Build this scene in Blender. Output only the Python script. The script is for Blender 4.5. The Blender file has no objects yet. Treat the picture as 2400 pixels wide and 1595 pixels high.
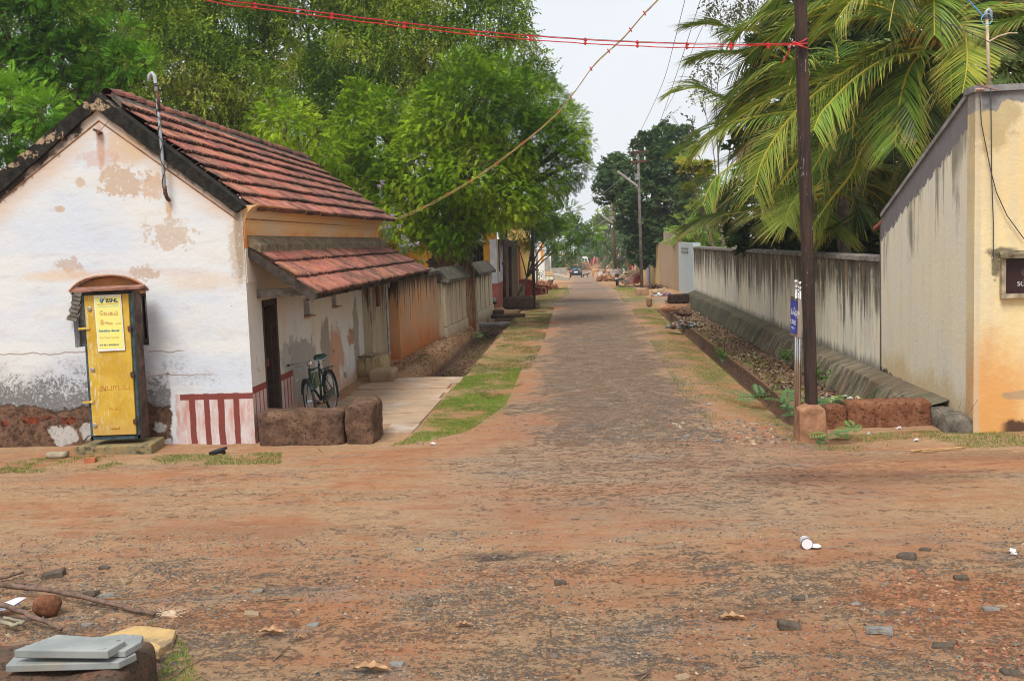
import bpy, math, random
import numpy as np
from mathutils import Vector, Matrix, noise as mnoise
random.seed(11); RNG = np.random.default_rng(5)
sc = bpy.context.scene; COL = sc.collection
R = math.radians
# ------------------------------------------------------------------ camera
F = 2400.0; CX, CY = 1200.0, 797.5
CAMZ = 2.7; CAM = Vector((0, 0, CAMZ))
ROLL = R(2.0); PITCH = R(5.28); YAW = R(3.98)
_w = Vector((-math.sin(YAW)*math.cos(PITCH), math.cos(YAW)*math.cos(PITCH), -math.sin(PITCH)))
_r = Vector((math.cos(YAW), math.sin(YAW), 0)); _u = _r.cross(_w)
CR = _r*math.cos(ROLL) - _u*math.sin(ROLL); CU = _r*math.sin(ROLL) + _u*math.cos(ROLL)
def ray(px, py): return _w + CR*((px-CX)/F) - CU*((py-CY)/F)
def P(px, py, Y=None, Z=None, X=None):
    d = ray(px, py)
    if Y is not None: t = Y/d.y
    elif Z is not None: t = (Z-CAMZ)/d.z
    else: t = X/d.x
    return CAM + d*t
def proj(p):
    v = Vector(p)-CAM; z = v.dot(_w)
    return CX+F*v.dot(CR)/z, CY-F*v.dot(CU)/z
def pxm(Y): return Y/F      # metres per photo pixel at depth Y
cd = bpy.data.cameras.new('camera'); cam = bpy.data.objects.new('camera', cd); COL.objects.link(cam)
cam.matrix_world = Matrix(((CR.x, CU.x, -_w.x, 0), (CR.y, CU.y, -_w.y, 0), (CR.z, CU.z, -_w.z, CAMZ), (0, 0, 0, 1)))
cd.lens = 36; cd.sensor_width = 36; cd.clip_end = 3000; cd.clip_start = 0.1; sc.camera = cam
# ------------------------------------------------------------------ ground height
def sst(a, b, x):
    t = min(1.0, max(0.0, (x-a)/(b-a))); return t*t*(3-2*t)
def vsst(a, b, x):
    t = np.clip((x-a)/(b-a), 0, 1); return t*t*(3-2*t)
def gh_base(x, y):
    """road level (numpy ok)"""
    y = np.asarray(y, dtype=float); x = np.asarray(x, dtype=float)
    t = np.clip(y-48, 0, None)
    z = -0.0215*np.minimum(t, 105) * vsst(0, 25, t)
    return z
def gh(x, y):
    x = np.asarray(x, dtype=float); y = np.asarray(y, dtype=float)
    z = gh_base(x, y)
    # right ditch, leaf bench
    a = vsst(14.6, 15.6, y)*(1-vsst(44, 46, y))
    verge = -0.10*vsst(2.3, 3.0, x)
    dit = -0.50*vsst(2.98, 3.12, x)*(1-vsst(3.58, 3.66, x))
    bench = -0.20*vsst(3.2, 3.66, x)
    z = z + a*np.where(x > 2.3, np.where(x < 3.62, verge+dit, verge+bench+0.04), 0)
    # left ditch beyond the slab path
    b = vsst(20.9, 21.3, y)*(1-vsst(44, 45.5, y))
    dl = -0.45*vsst(-3.70, -3.52, x)*(1-vsst(-3.05, -2.45, x))
    z = z + b*dl
    z = z + b*0.10*(1-vsst(-3.9, -3.6, x))*vsst(-9, -4, x)
    # gentle undulation
    z = z + 0.018*np.sin(x*0.9+1.3*np.sin(y*0.35))*np.sin(y*0.7+0.6) * (1-a)
    # wheel hollow on the right of the crossing
    z = z - 0.04*np.exp(-((x-3.3)/1.5)**2-((y-11.6)/0.45)**2)
    z = z - 0.035*np.exp(-((x+0.9)/0.5)**2-((y-8.75)/0.25)**2)
    return z
def gz(x, y): return float(gh(x, y))
def G(px, py, dz=0.0):
    """point of the terrain under a photo pixel"""
    d = ray(px, py); z = 0.0
    for _ in range(12):
        p = CAM + d*((z-CAMZ)/d.z); z = gz(p.x, p.y)
    p.z = z+dz; return p
# ------------------------------------------------------------------ mesh builder
class MB:
    def __init__(s): s.v = []; s.f = []; s.t = []; s.c = None; s.cur = None
    def tint(s, c): s.cur = c; return s
    def face(s, idx):
        s.f.append(tuple(idx)); s.t.append(s.cur or (1, 1, 1))
    def poly(s, pts):
        n = len(s.v); s.v += [tuple(p) for p in pts]; s.face(range(n, n+len(pts)))
    def box(s, c, d, rz=0, rx=0, ry=0, taper=1.0):
        m = Matrix.Rotation(rz, 3, 'Z') @ Matrix.Rotation(rx, 3, 'X') @ Matrix.Rotation(ry, 3, 'Y')
        n = len(s.v); c = Vector(c)
        for z in (-1, 1):
            k = taper if z > 0 else 1
            for x, y in ((-1, -1), (1, -1), (1, 1), (-1, 1)):
                s.v.append(tuple(c + m @ Vector((x*d[0]/2*k, y*d[1]/2*k, z*d[2]/2))))
        for q in ((3, 2, 1, 0), (4, 5, 6, 7), (0, 1, 5, 4), (1, 2, 6, 5), (2, 3, 7, 6), (3, 0, 4, 7)): s.face([n+i for i in q])
    def hexa(s, b, t):
        """b, t: 4 bottom / top corners, counter-clockwise seen from above"""
        n = len(s.v); s.v += [tuple(p) for p in b]+[tuple(p) for p in t]
        for q in ((3, 2, 1, 0), (4, 5, 6, 7), (0, 1, 5, 4), (1, 2, 6, 5), (2, 3, 7, 6), (3, 0, 4, 7)): s.face([n+i for i in q])
    def extrude(s, pts, vec):
        vec = Vector(vec); n = len(s.v); k = len(pts)
        s.v += [tuple(Vector(p)) for p in pts]+[tuple(Vector(p)+vec) for p in pts]
        s.face(range(n, n+k)); s.face(range(n+2*k-1, n+k-1, -1))
        for i in range(k):
            j = (i+1) % k; s.face((n+j, n+i, n+k+i, n+k+j))
    def tube(s, pts, rad, n=8, cap=True):
        pts = [Vector(p) for p in pts]
        if not hasattr(rad, '__len__'): rad = [rad]*len(pts)
        base = len(s.v); up = None
        for i, p in enumerate(pts):
            t = (pts[min(i+1, len(pts)-1)]-pts[max(i-1, 0)])
            if t.length < 1e-9: t = Vector((0, 0, 1))
            t.normalize()
            if up is None: up = t.cross(Vector((0, 0, 1)) if abs(t.z) < .9 else Vector((1, 0, 0))).normalized()
            else: up = (up - t*up.dot(t)).normalized()
            w = t.cross(up)
            for k in range(n):
                a = 2*math.pi*k/n
                s.v.append(tuple(p+(up*math.cos(a)+w*math.sin(a))*rad[i]))
        for i in range(len(pts)-1):
            for k in range(n):
                k2 = (k+1) % n
                s.face((base+i*n+k, base+i*n+k2, base+(i+1)*n+k2, base+(i+1)*n+k))
        if cap:
            s.face([base+k for k in range(n-1, -1, -1)]); s.face([base+(len(pts)-1)*n+k for k in range(n)])
    def lathe(s, c, prof, n=16, axis='z'):
        c = Vector(c); base = len(s.v)
        for r_, h in prof:
            for k in range(n):
                a = 2*math.pi*k/n; x, y = r_*math.cos(a), r_*math.sin(a)
                v = Vector((x, y, h)) if axis == 'z' else (Vector((h, x, y)) if axis == 'x' else Vector((x, h, y)))
                s.v.append(tuple(c+v))
        for i in range(len(prof)-1):
            for k in range(n):
                k2 = (k+1) % n; q = (base+i*n+k, base+i*n+k2, base+(i+1)*n+k2, base+(i+1)*n+k)
                s.face(q if axis != 'y' else q[::-1])
        s.face([base+k for k in range(n-1, -1, -1)]); s.face([base+(len(prof)-1)*n+k for k in range(n)])
    def ball(s, c, r_, n=10, sq=(1, 1, 1)):
        c = Vector(c); base = len(s.v); m = n//2
        for i in range(1, m):
            th = math.pi*i/m
            for k in range(n):
                a = 2*math.pi*k/n
                s.v.append(tuple(c+Vector((math.sin(th)*math.cos(a)*r_*sq[0], math.sin(th)*math.sin(a)*r_*sq[1], math.cos(th)*r_*sq[2]))))
        top = len(s.v); s.v.append(tuple(c+Vector((0, 0, r_*sq[2])))); s.v.append(tuple(c-Vector((0, 0, r_*sq[2]))))
        for i in range(m-2):
            for k in range(n):
                k2 = (k+1) % n; s.face((base+i*n+k, base+(i+1)*n+k, base+(i+1)*n+k2, base+i*n+k2))
        for k in range(n):
            k2 = (k+1) % n; s.face((top, base+k, base+k2)); s.face((top+1, base+(m-2)*n+k2, base+(m-2)*n+k))
    def block(s, c, d, rz=0, n=6, rough=0.02, rnd=0.12, seed=0.0, fr=3.0, tilt=(0, 0)):
        """weathered stone block: subdivided box, rounded edges, noise"""
        m = Matrix.Rotation(rz, 3, 'Z') @ Matrix.Rotation(tilt[0], 3, 'X') @ Matrix.Rotation(tilt[1], 3, 'Y'); c = Vector(c); ids = {}
        L = max(d); ns = [max(2, int(round(n*x/L*1.3))) for x in d]
        def vid(i, j, k):
            if (i, j, k) in ids: return ids[(i, j, k)]
            q = Vector((i/ns[0]-.5, j/ns[1]-.5, k/ns[2]-.5))
            p = Vector((q.x*d[0], q.y*d[1], q.z*d[2]))
            rr = rnd*min(d); inner = Vector([max(-(d[a]/2-rr), min(d[a]/2-rr, p[a])) for a in range(3)])
            o = p-inner
            if o.length > 1e-6: p = inner+o.normalized()*min(o.length, rr)
            sv = Vector((seed*7.1, seed*3.3, seed*1.7))
            nz = mnoise.noise(p*fr+sv)*1.0+mnoise.noise(p*fr*2.7+sv)*.5
            dr = o.normalized() if o.length > 1e-6 else Vector((0, 0, 0))
            p = p+dr*nz*rough
            ids[(i, j, k)] = len(s.v); s.v.append(tuple(c+m@p)); return ids[(i, j, k)]
        for a, b, cc in ((0, 1, 2), (1, 2, 0), (2, 0, 1)):
            for side in (0, 1):
                for i in range(ns[a]):
                    for j in range(ns[b]):
                        q = []
                        for di, dj in ((0, 0), (1, 0), (1, 1), (0, 1)):
                            w = [0, 0, 0]; w[a] = i+di; w[b] = j+dj; w[cc] = ns[cc]*side; q.append(vid(*w))
                        s.face(q if side else q[::-1])
    def rock(s, c, d, seed=0, n=3, rz=0):
        s.block(c, d, rz=rz, n=n, rough=0.22*min(d), rnd=0.42, seed=seed, fr=1.6/max(d))
def wloc(p):
    v = Vector((0, 0, 0))
    while p is not None: v += p.location; p = p.parent
    return v
def mk(name, v, f, mat, parent=None, smooth=False, tints=None, props=None):
    off = wloc(parent) if parent is not None else Vector((0, 0, 0))
    me = bpy.data.meshes.new(name)
    if isinstance(v, np.ndarray):
        nv = len(v); nf = len(f); k = f.shape[1]
        me.vertices.add(nv); me.vertices.foreach_set('co', (v-np.array(off)).astype(np.float32).ravel())
        me.loops.add(nf*k); me.polygons.add(nf)
        me.polygons.foreach_set('loop_start', np.arange(0, nf*k, k, dtype=np.int32))
        me.loops.foreach_set('vertex_index', f.astype(np.int32).ravel())
        me.update(calc_edges=True)
    else:
        me.from_pydata([tuple(Vector(p)-off) for p in v], [], f); me.update()
    if tints is not None:
        a = me.attributes.new('tint', 'FLOAT_COLOR', 'FACE')
        t = np.ones((len(me.polygons), 4), dtype=np.float32); t[:, :3] = np.asarray(tints, dtype=np.float32)
        a.data.foreach_set('color', t.ravel())
    if smooth: me.polygons.foreach_set('use_smooth', np.ones(len(me.polygons), dtype=bool))
    me.materials.append(mat)
    o = bpy.data.objects.new(name, me); COL.objects.link(o)
    if parent is not None: o.parent = parent
    return o
def obj(name, mb, mat, parent=None, smooth=False, tint=False, bevel=0.0):
    o = mk(name, mb.v, mb.f, mat, parent, smooth, mb.t if tint else None)
    if bevel:
        b = o.modifiers.new('bevel', 'BEVEL'); b.width = bevel; b.segments = 2; b.limit_method = 'ANGLE'; b.angle_limit = R(40)
    return o
def thing(name, label, cat, loc=(0, 0, 0), group=None):
    o = bpy.data.objects.new(name, None); COL.objects.link(o); o.location = loc; o.empty_display_size = .2
    o['label'] = label; o['category'] = cat
    if group: o['group'] = group
    return o
def tag(o, label=None, cat=None, group=None, kind=None):
    if label: o['label'] = label
    if cat: o['category'] = cat
    if group: o['group'] = group
    if kind: o['kind'] = kind
    return o
def structure(o, label=None): o['kind'] = 'structure'; return o
def textobj(name, s, size, mat, parent, mtx, ext=0.001, align='LEFT'):
    cu = bpy.data.curves.new(name, 'FONT'); cu.body = s; cu.size = size; cu.extrude = ext; cu.align_x = align
    tmp = bpy.data.objects.new(name, cu); COL.objects.link(tmp)
    dg = bpy.context.evaluated_depsgraph_get(); me = bpy.data.meshes.new_from_object(tmp.evaluated_get(dg))
    bpy.data.objects.remove(tmp)
    off = wloc(parent) if parent is not None else Vector((0, 0, 0))
    me.transform(Matrix.Translation(-off) @ mtx); me.materials.clear(); me.materials.append(mat)
    o = bpy.data.objects.new(name, me); COL.objects.link(o); o.parent = parent; return o
def frame(o, x, up):
    x = Vector(x).normalized(); up = Vector(up); up = (up-x*up.dot(x)).normalized(); n = x.cross(up)
    return Matrix(((x.x, up.x, n.x, o[0]), (x.y, up.y, n.y, o[1]), (x.z, up.z, n.z, o[2]), (0, 0, 0, 1)))
# ------------------------------------------------------------------ node helpers
class N:
    def __init__(s, name, rough=0.85, spec=0.25):
        s.m = bpy.data.materials.new(name); s.m.use_nodes = True; s.nt = s.m.node_tree
        s.b = s.nt.nodes['Principled BSDF']; s.b.inputs['Roughness'].default_value = rough
        s.b.inputs['Specular IOR Level'].default_value = spec
        s.pos_ = None
    def new(s, t): return s.nt.nodes.new(t)
    def set(s, sock, v):
        if isinstance(v, bpy.types.NodeSocket): s.nt.links.new(v, sock)
        elif v is not None:
            if hasattr(sock.default_value, '__len__') and hasattr(v, '__len__') and len(sock.default_value) == 4 and len(v) == 3: v = tuple(v)+(1,)
            sock.default_value = v
    @property
    def pos(s):
        if s.pos_ is None: s.pos_ = s.new('ShaderNodeNewGeometry').outputs['Position']; s.obj_ = None
        return s.pos_
    def useobj(s):
        s.pos_ = s.new('ShaderNodeTexCoord').outputs['Object']; return s
    def xyz(s, v=None):
        n = s.new('ShaderNodeSeparateXYZ'); s.set(n.inputs[0], v or s.pos); return n.outputs
    def ma(s, op, a, b=None, c=None, clamp=False):
        n = s.new('ShaderNodeMath'); n.operation = op; n.use_clamp = clamp; s.set(n.inputs[0], a); s.set(n.inputs[1], b)
        if c is not None: s.set(n.inputs[2], c)
        return n.outputs[0]
    def sc(s, v, sx, sy, sz, off=(0, 0, 0)):
        n = s.new('ShaderNodeMapping'); s.set(n.inputs[0], v or s.pos); n.inputs['Scale'].default_value = (sx, sy, sz); n.inputs['Location'].default_value = off
        return n.outputs[0]
    def noise(s, scale=1, detail=4, rough=.6, vec=None, dist=0):
        n = s.new('ShaderNodeTexNoise'); s.set(n.inputs['Vector'], vec or s.pos); n.inputs['Scale'].default_value = scale
        n.inputs['Detail'].default_value = detail; n.inputs['Roughness'].default_value = rough; n.inputs['Distortion'].default_value = dist
        return n.outputs['Fac']
    def vor(s, scale=1, vec=None, feat='F1', out='Distance'):
        n = s.new('ShaderNodeTexVoronoi'); n.feature = feat; s.set(n.inputs['Vector'], vec or s.pos); n.inputs['Scale'].default_value = scale
        return n.outputs[out]
    def mr(s, v, a, b, c=0.0, d=1.0):
        n = s.new('ShaderNodeMapRange'); n.interpolation_type = 'SMOOTHSTEP'; s.set(n.inputs[0], v)
        for i, x in enumerate((a, b, c, d)): s.set(n.inputs[1+i], x)
        return n.outputs[0]
    def mix(s, f, a, b, mode='MIX'):
        n = s.new('ShaderNodeMix'); n.data_type = 'RGBA'; n.blend_type = mode
        s.set(n.inputs[0], f); s.set(n.inputs[6], a); s.set(n.inputs[7], b); return n.outputs[2]
    def attr(s, name='tint'):
        n = s.new('ShaderNodeAttribute'); n.attribute_name = name; return n.outputs['Color']
    def bump(s, h, dist=.01, strength=1.0):
        n = s.new('ShaderNodeBump'); s.set(n.inputs['Height'], h); n.inputs['Distance'].default_value = dist; n.inputs['Strength'].default_value = strength
        s.nt.links.new(n.outputs[0], s.b.inputs['Normal']); return n
    def col(s, c): s.set(s.b.inputs['Base Color'], c); return s
    def blobm(s, c, rx, rz, ax='x', k=.9, soft=.12, fr=2.2, seed=0):
        """irregular patch mask around c with radii on the wall plane"""
        o = s.xyz(); h = o[0] if ax == 'x' else o[1]; hc = c[0] if ax == 'x' else c[1]
        a = s.ma('DIVIDE', s.ma('SUBTRACT', h, hc), rx); b = s.ma('DIVIDE', s.ma('SUBTRACT', o[2], c[2]), rz)
        d = s.ma('SQRT', s.ma('ADD', s.ma('MULTIPLY', a, a), s.ma('MULTIPLY', b, b)))
        nz = s.noise(fr/max(rx, .05)*.5, 5, .65, s.sc(None, 1, 1, 1, (seed, seed*2, 0)))
        d = s.ma('ADD', d, s.ma('MULTIPLY', s.ma('SUBTRACT', nz, .5), k*2))
        return s.mr(d, 1.0-soft, 1.0+soft, 1, 0)
    def ygt(s, sock, a, w=.1): return s.mr(sock, a-w, a+w)
    def mul(s, a, b): return s.ma('MULTIPLY', a, b)
    def mx(s, a, b): return s.ma('MAXIMUM', a, b)
def plain(name, c, rough=.7, metal=0.0, spec=.3, var=.25, scale=6, bump=0.0, useobj=True):
    n = N(name, rough, spec)
    if useobj: n.useobj()
    f = n.noise(scale, 5, .65)
    dark = tuple(x*(1-var) for x in c); light = tuple(min(1, x*(1+var)) for x in c)
    n.col(n.mix(n.mr(f, .3, .7), dark, light)); n.b.inputs['Metallic'].default_value = metal
    if bump: n.bump(n.noise(scale*5, 6, .7), bump)
    return n.m
def leafmat(name, trans=.24, rough=.65, spec=.06):
    n = N(name, rough, spec); c = n.attr(); n.col(c)
    t = n.new('ShaderNodeBsdfTranslucent'); n.set(t.inputs[0], n.mix(.5, c, (.35, .5, .08), 'MULTIPLY'))
    # brighter yellow-green through the leaf
    n.set(t.inputs[0], n.mix(.45, c, (.16, .26, .02)))
    mxs = n.new('ShaderNodeMixShader'); mxs.inputs[0].default_value = trans
    n.nt.links.new(n.b.outputs[0], mxs.inputs[1]); n.nt.links.new(t.outputs[0], mxs.inputs[2])
    n.nt.links.new(mxs.outputs[0], n.nt.nodes['Material Output'].inputs[0]); return n.m
def tintmat(name, rough=.85, spec=.2, bump=0.0, bs=20):
    n = N(name, rough, spec); f = n.noise(9, 5, .7); n.col(n.mix(n.mr(f, .3, .7, 0, .45), n.attr(), (.05, .04, .035), 'MULTIPLY'))
    if bump: n.bump(n.noise(bs, 6, .7), bump)
    return n.m
def streakwall(name, base, alt, streak, sx=3.0, amt=.5, top=None, zt=2.4, zb=0.0, stain=None, stain_h=.6, black=None, ax='y', bmp=.006, hi=.62):
    """painted lime wall with vertical run-down streaks, dark from the top, stained at the foot"""
    n = N(name, .9, .15); o = n.xyz()
    v = n.sc(None, sx, sx, sx*.045)
    s1 = n.noise(3.2, 6, .7, v, .15); s2 = n.noise(1.2, 5, .6, n.sc(None, sx*.5, sx*.5, sx*.06, (9, 3, 1)))
    c = n.mix(n.mr(n.noise(1.1, 5, .65), .35, .65), base, alt)
    c = n.mix(n.mul(n.mr(s1, .45, .75), .5), c, tuple(x*.72 for x in base))
    # streaks thin out downward
    depth = n.ma('SUBTRACT', zt, o[2])
    th = n.ma('ADD', n.ma('MULTIPLY', depth, (1.0-hi)/max(.5, zt-zb)*.55), hi-amt*.32)
    m = n.mr(n.ma('SUBTRACT', n.ma('ADD', n.mul(s1, .6), n.mul(s2, .4)), th), -.035, .07)
    c = n.mix(n.mul(m, .9), c, streak)
    if top is not None:
        m2 = n.mr(n.ma('ADD', depth, n.mul(n.ma('SUBTRACT', s1, .5), -1.6)), .02, .42, 1, 0)
        c = n.mix(n.mul(m2, .85), c, top)
    if stain is not None:
        h = n.ma('ADD', n.ma('SUBTRACT', o[2], zb), n.mul(n.ma('SUBTRACT', n.noise(1.6, 6, .7, n.sc(None, 1, 1, .35)), .5), -1.6*stain_h))
        c = n.mix(n.mul(n.mr(h, 0, stain_h, 1, 0), .85), c, stain)
    if black is not None:
        h = n.ma('ADD', n.ma('SUBTRACT', o[2], zb), n.mul(n.ma('SUBTRACT', n.noise(5, 6, .75, n.sc(None, 1, 1, .5)), .5), -.5))
        c = n.mix(n.mr(h, .02, .10, 1, 0), c, black)
    sp = n.mr(n.noise(38, 4, .6), .68, .76)
    c = n.mix(n.mul(sp, .45), c, (.1, .08, .06))
    n.col(c); n.bump(n.ma('ADD', n.noise(14, 6, .7), n.mul(m, -.3)), bmp); return n.m
MAT = {}
MAT['bark'] = plain('bark', (.13, .095, .065), .95, scale=5, bump=.02, useobj=False, var=.45)
MAT['leaf'] = leafmat('leaf'); MAT['frond'] = leafmat('palm_leaf', .2, .45, .22)
MAT['rock'] = tintmat('stone', .9, .2, .006, 30)
MAT['wood_dark'] = plain('dark_wood', (.055, .035, .025), .8, scale=8, bump=.004)
MAT['wood_grey'] = plain('grey_wood', (.13, .11, .09), .9, scale=9, bump=.004, var=.4)
MAT['dark'] = plain('dark_interior', (.012, .01, .008), .95)  # near-black colour stands in for the shade inside openings
MAT['rust'] = plain('rusty_steel', (.11, .05, .032), .75, .3, scale=9, var=.5, bump=.002)
MAT['steel'] = plain('stainless_steel', (.62, .6, .58), .22, 1.0, var=.06)
MAT['galv'] = plain('galvanised_pipe', (.33, .35, .37), .5, .6, var=.25)
MAT['concrete'] = plain('concrete', (.27, .25, .22), .92, scale=4, bump=.006, var=.3, useobj=False)
MAT['black'] = plain('black_rubber', (.02, .02, .022), .6)
MAT['white'] = plain('white_paint', (.75, .75, .74), .6, var=.08)
MAT['cable'] = plain('black_cable', (.05, .045, .045), .6)
MAT['red'] = plain('red_plastic', (.55, .03, .03), .5, var=.1)
# ------------------------------------------------------------------ light
SUN_EL, SUN_AZ = R(57), R(196)     # azimuth measured from +Y clockwise: behind and slightly left of the camera
w = bpy.data.worlds.new('World'); sc.world = w; w.use_nodes = True; nt = w.node_tree; bg = nt.nodes['Background']
sky = nt.nodes.new('ShaderNodeTexSky'); sky.sky_type = 'NISHITA'; sky.sun_disc = False
sky.sun_elevation = SUN_EL; sky.sun_rotation = SUN_AZ; sky.air_density = 1.0; sky.dust_density = 4.0; sky.ozone_density = 1.0
gain = nt.nodes.new('ShaderNodeVectorMath'); gain.operation = 'SCALE'; gain.inputs['Scale'].default_value = 0.06
nt.links.new(sky.outputs[0], gain.inputs[0])
# high even cloud over the blue: soft structure from noise
tc = nt.nodes.new('ShaderNodeTexCoord'); nz = nt.nodes.new('ShaderNodeTexNoise'); nz.inputs['Scale'].default_value = 1.6; nz.inputs['Detail'].default_value = 5
nt.links.new(tc.outputs['Generated'], nz.inputs['Vector'])
rp = nt.nodes.new('ShaderNodeMapRange'); nt.links.new(nz.outputs['Fac'], rp.inputs[0]); rp.inputs[1].default_value = .3; rp.inputs[2].default_value = .7; rp.inputs[3].default_value = .74; rp.inputs[4].default_value = .9
cl = nt.nodes.new('ShaderNodeMix'); cl.data_type = 'RGBA'; nt.links.new(rp.outputs[0], cl.inputs[0])
nt.links.new(gain.outputs[0], cl.inputs[6]); cl.inputs[7].default_value = (.90, .93, .97, 1)
nt.links.new(cl.outputs[2], bg.inputs[0]); bg.inputs[1].default_value = 1.0
sd = bpy.data.lights.new('sun', 'SUN'); sd.energy = 3.2; sd.angle = R(26); sd.color = (1, .97, .92)
so = bpy.data.objects.new('sun', sd); COL.objects.link(so)
az = SUN_AZ; dirv = Vector((math.sin(az)*math.cos(SUN_EL), math.cos(az)*math.cos(SUN_EL), math.sin(SUN_EL)))
so.rotation_euler = dirv.to_track_quat('Z', 'Y').to_euler(); so.location = (0, 0, 30)
vs = sc.view_settings; vs.view_transform = 'Standard'; vs.look = 'None'; vs.gamma = 1.0; vs.exposure = 0.2
sc.cycles.max_bounces = 6; sc.cycles.diffuse_bounces = 3; sc.cycles.glossy_bounces = 2; sc.cycles.transmission_bounces = 3
sc.cycles.transparent_max_bounces = 6; sc.cycles.use_denoising = True; sc.cycles.filter_width = 1.05
try: sc.cycles.denoiser = 'OPENIMAGEDENOISE'
except Exception: pass
# ------------------------------------------------------------------ ground
def axis(segs):
    out = [segs[0][0]]
    for a, b, st in segs:
        n = max(1, int(round((b-a)/st)))
        out += [a+(b-a)*i/n for i in range(1, n+1)]
    return np.array(out)
gx = axis([(-300, -100, 50), (-100, -30, 10), (-30, -9, 1.5), (-9, -4.2, .16), (-4.2, -2.3, .055), (-2.3, 2.2, .11), (2.2, 2.9, .09), (2.9, 3.75, .04), (3.75, 6, .12), (6, 12, .5), (12, 30, 2), (30, 100, 10), (100, 300, 50)])
gy = axis([(-60, 0, 10), (0, 4.5, .6), (4.5, 15, .09), (15, 22, .14), (22, 50, .4), (50, 160, 2.5), (160, 320, 20), (320, 560, 60)])
X, Y = np.meshgrid(gx, gy)
def vnoise(x, y, f, seed=0):
    """cheap value noise (numpy)"""
    x = np.asarray(x)*f+seed*17.3; y = np.asarray(y)*f+seed*5.1
    xi = np.floor(x).astype(int); yi = np.floor(y).astype(int); fx = x-xi; fy = y-yi
    fx = fx*fx*(3-2*fx); fy = fy*fy*(3-2*fy)
    def h(a, b):
        n = (a*374761393+b*668265263+seed*1442695) & 0x7fffffff; n = ((n ^ (n >> 13))*1274126177) & 0x7fffffff
        return ((n ^ (n >> 16)) & 0xffff)/65535.0
    return (h(xi, yi)*(1-fx)+h(xi+1, yi)*fx)*(1-fy)+(h(xi, yi+1)*(1-fx)+h(xi+1, yi+1)*fx)*fy
def fbm(x, y, f, seed=0, o=4):
    s = 0; a = .5
    for k in range(o): s = s+a*vnoise(x, y, f*2**k, seed+k); a *= .5
    return s
Z = gh(X, Y)
near = vsst(4, 5, Y)*(1-vsst(20, 30, Y))
Z = Z+near*(0.030*(fbm(X, Y, 1.7, 3)-.47)+0.024*(fbm(X, Y*1.0, 7, 9, 3)-.44))
V = np.stack([X, Y, Z], -1).reshape(-1, 3)
ny, nx = X.shape
I = np.arange(ny*nx).reshape(ny, nx)
Fc = np.stack([I[:-1, :-1], I[:-1, 1:], I[1:, 1:], I[1:, :-1]], -1).reshape(-1, 4)
cx = V[Fc][:, :, 0].mean(1); cy = V[Fc][:, :, 1].mean(1)
wob = .5*(fbm(cx, cy, .9, 21)-.5)
street = (cy > 13.9+wob) & (np.abs(cx-.45) < 1.72+wob) & (cy < 175)
cross = (cy > 8.9+wob) & (cy <= 13.3+wob) & (np.abs(cx) < 100)
side = (cy > 45.5+wob) & (cy < 49+wob) & (np.abs(cx-.5) < 100) & ~street
dit_l = (cx > -3.66) & (cx < -2.5) & (cy > 21) & (cy < 45); dit_r = (cx > 2.98) & (cx < 3.62) & (cy > 15) & (cy < 45)
gm = N('earth', .95, .12)
o = gm.xyz(); xx, yy = o[0], o[1]
n1 = gm.noise(.55, 6, .62); n2 = gm.noise(2.3, 7, .7, None, .3); n3 = gm.noise(11, 7, .75); n4 = gm.noise(60, 5, .7)
hs = gm.noise(.8, 7, .62, gm.sc(None, .42, 2.1, 1), .5); hs2 = gm.noise(1.7, 6, .7, gm.sc(None, .5, 2.6, 1, (4, 7, 0)), .8)
grit = gm.ma('ADD', gm.mul(gm.noise(24, 8, .85), .6), gm.mul(gm.noise(6.5, 7, .78, gm.sc(None, .8, 1.3, 1, (2, 9, 0))), .4))
red = gm.mix(gm.mr(n2, .3, .7), (.36, .155, .075), (.50, .245, .125))
tan = gm.mix(gm.mr(n3, .3, .7), (.40, .25, .135), (.56, .385, .225))
def around(v, c_, w0, w1): return gm.mr(gm.ma('ABSOLUTE', gm.ma('SUBTRACT', v, c_)), w0, w1, 1, 0)
wx_ = gm.ma('ADD', xx, gm.ma('ADD', gm.mul(gm.ma('SUBTRACT', n1, .5), 3.0), gm.ma('ADD', gm.mul(gm.ma('SUBTRACT', n2, .5), 2.0), gm.mul(gm.ma('SUBTRACT', n3, .5), .8))))
wy_ = gm.ma('ADD', yy, gm.ma('ADD', gm.mul(gm.ma('SUBTRACT', n1, .5), 3.0), gm.mul(gm.ma('SUBTRACT', n2, .5), 1.6)))
street_ = gm.mul(around(wx_, .45, .95, 2.15), gm.mr(wy_, 11.6, 14.4))
inx = gm.mul(gm.mr(wy_, 8.6, 9.8), gm.mr(wy_, 12.6, 14.2, 1, 0))
fg = gm.mr(wy_, 8.4, 9.6, 1, 0)
# how much of the old tar-bound stone still shows
A = gm.mul(street_, gm.mr(n2, .25, .6, .62, .95))
A = gm.mx(A, gm.mul(inx, gm.mr(gm.ma('ADD', gm.mul(hs, .6), gm.mul(n1, .4)), 0.42, .60, .14, .55)))
fgA = gm.mr(gm.ma('ADD', gm.mul(n1, .55), gm.mul(gm.noise(1.1, 5, .65, gm.sc(None, 1, 1.6, 1, (3, 1, 0))), .45)), .40, .56, .35, .82)
mouth = gm.mul(gm.mul(around(wx_, .6, .9, 3.4), gm.mr(wy_, 8.6, 10.6)), gm.mr(wy_, 13.4, 15, 1, 0)); A = gm.mx(A, gm.mul(mouth, .62)); A = gm.mx(A, gm.mul(fg, fgA)); A = gm.mx(A, .12)
soil = gm.mix(gm.mr(gm.ma('ADD', gm.mul(n1, .5), gm.mul(hs2, .5)), .42, .56), red, tan)
soil = gm.mix(gm.mul(gm.mr(hs2, .52, .64), .45), soil, (.25, .135, .085))
soil = gm.mix(gm.mul(A, .55), soil, (.41, .29, .19))
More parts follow.
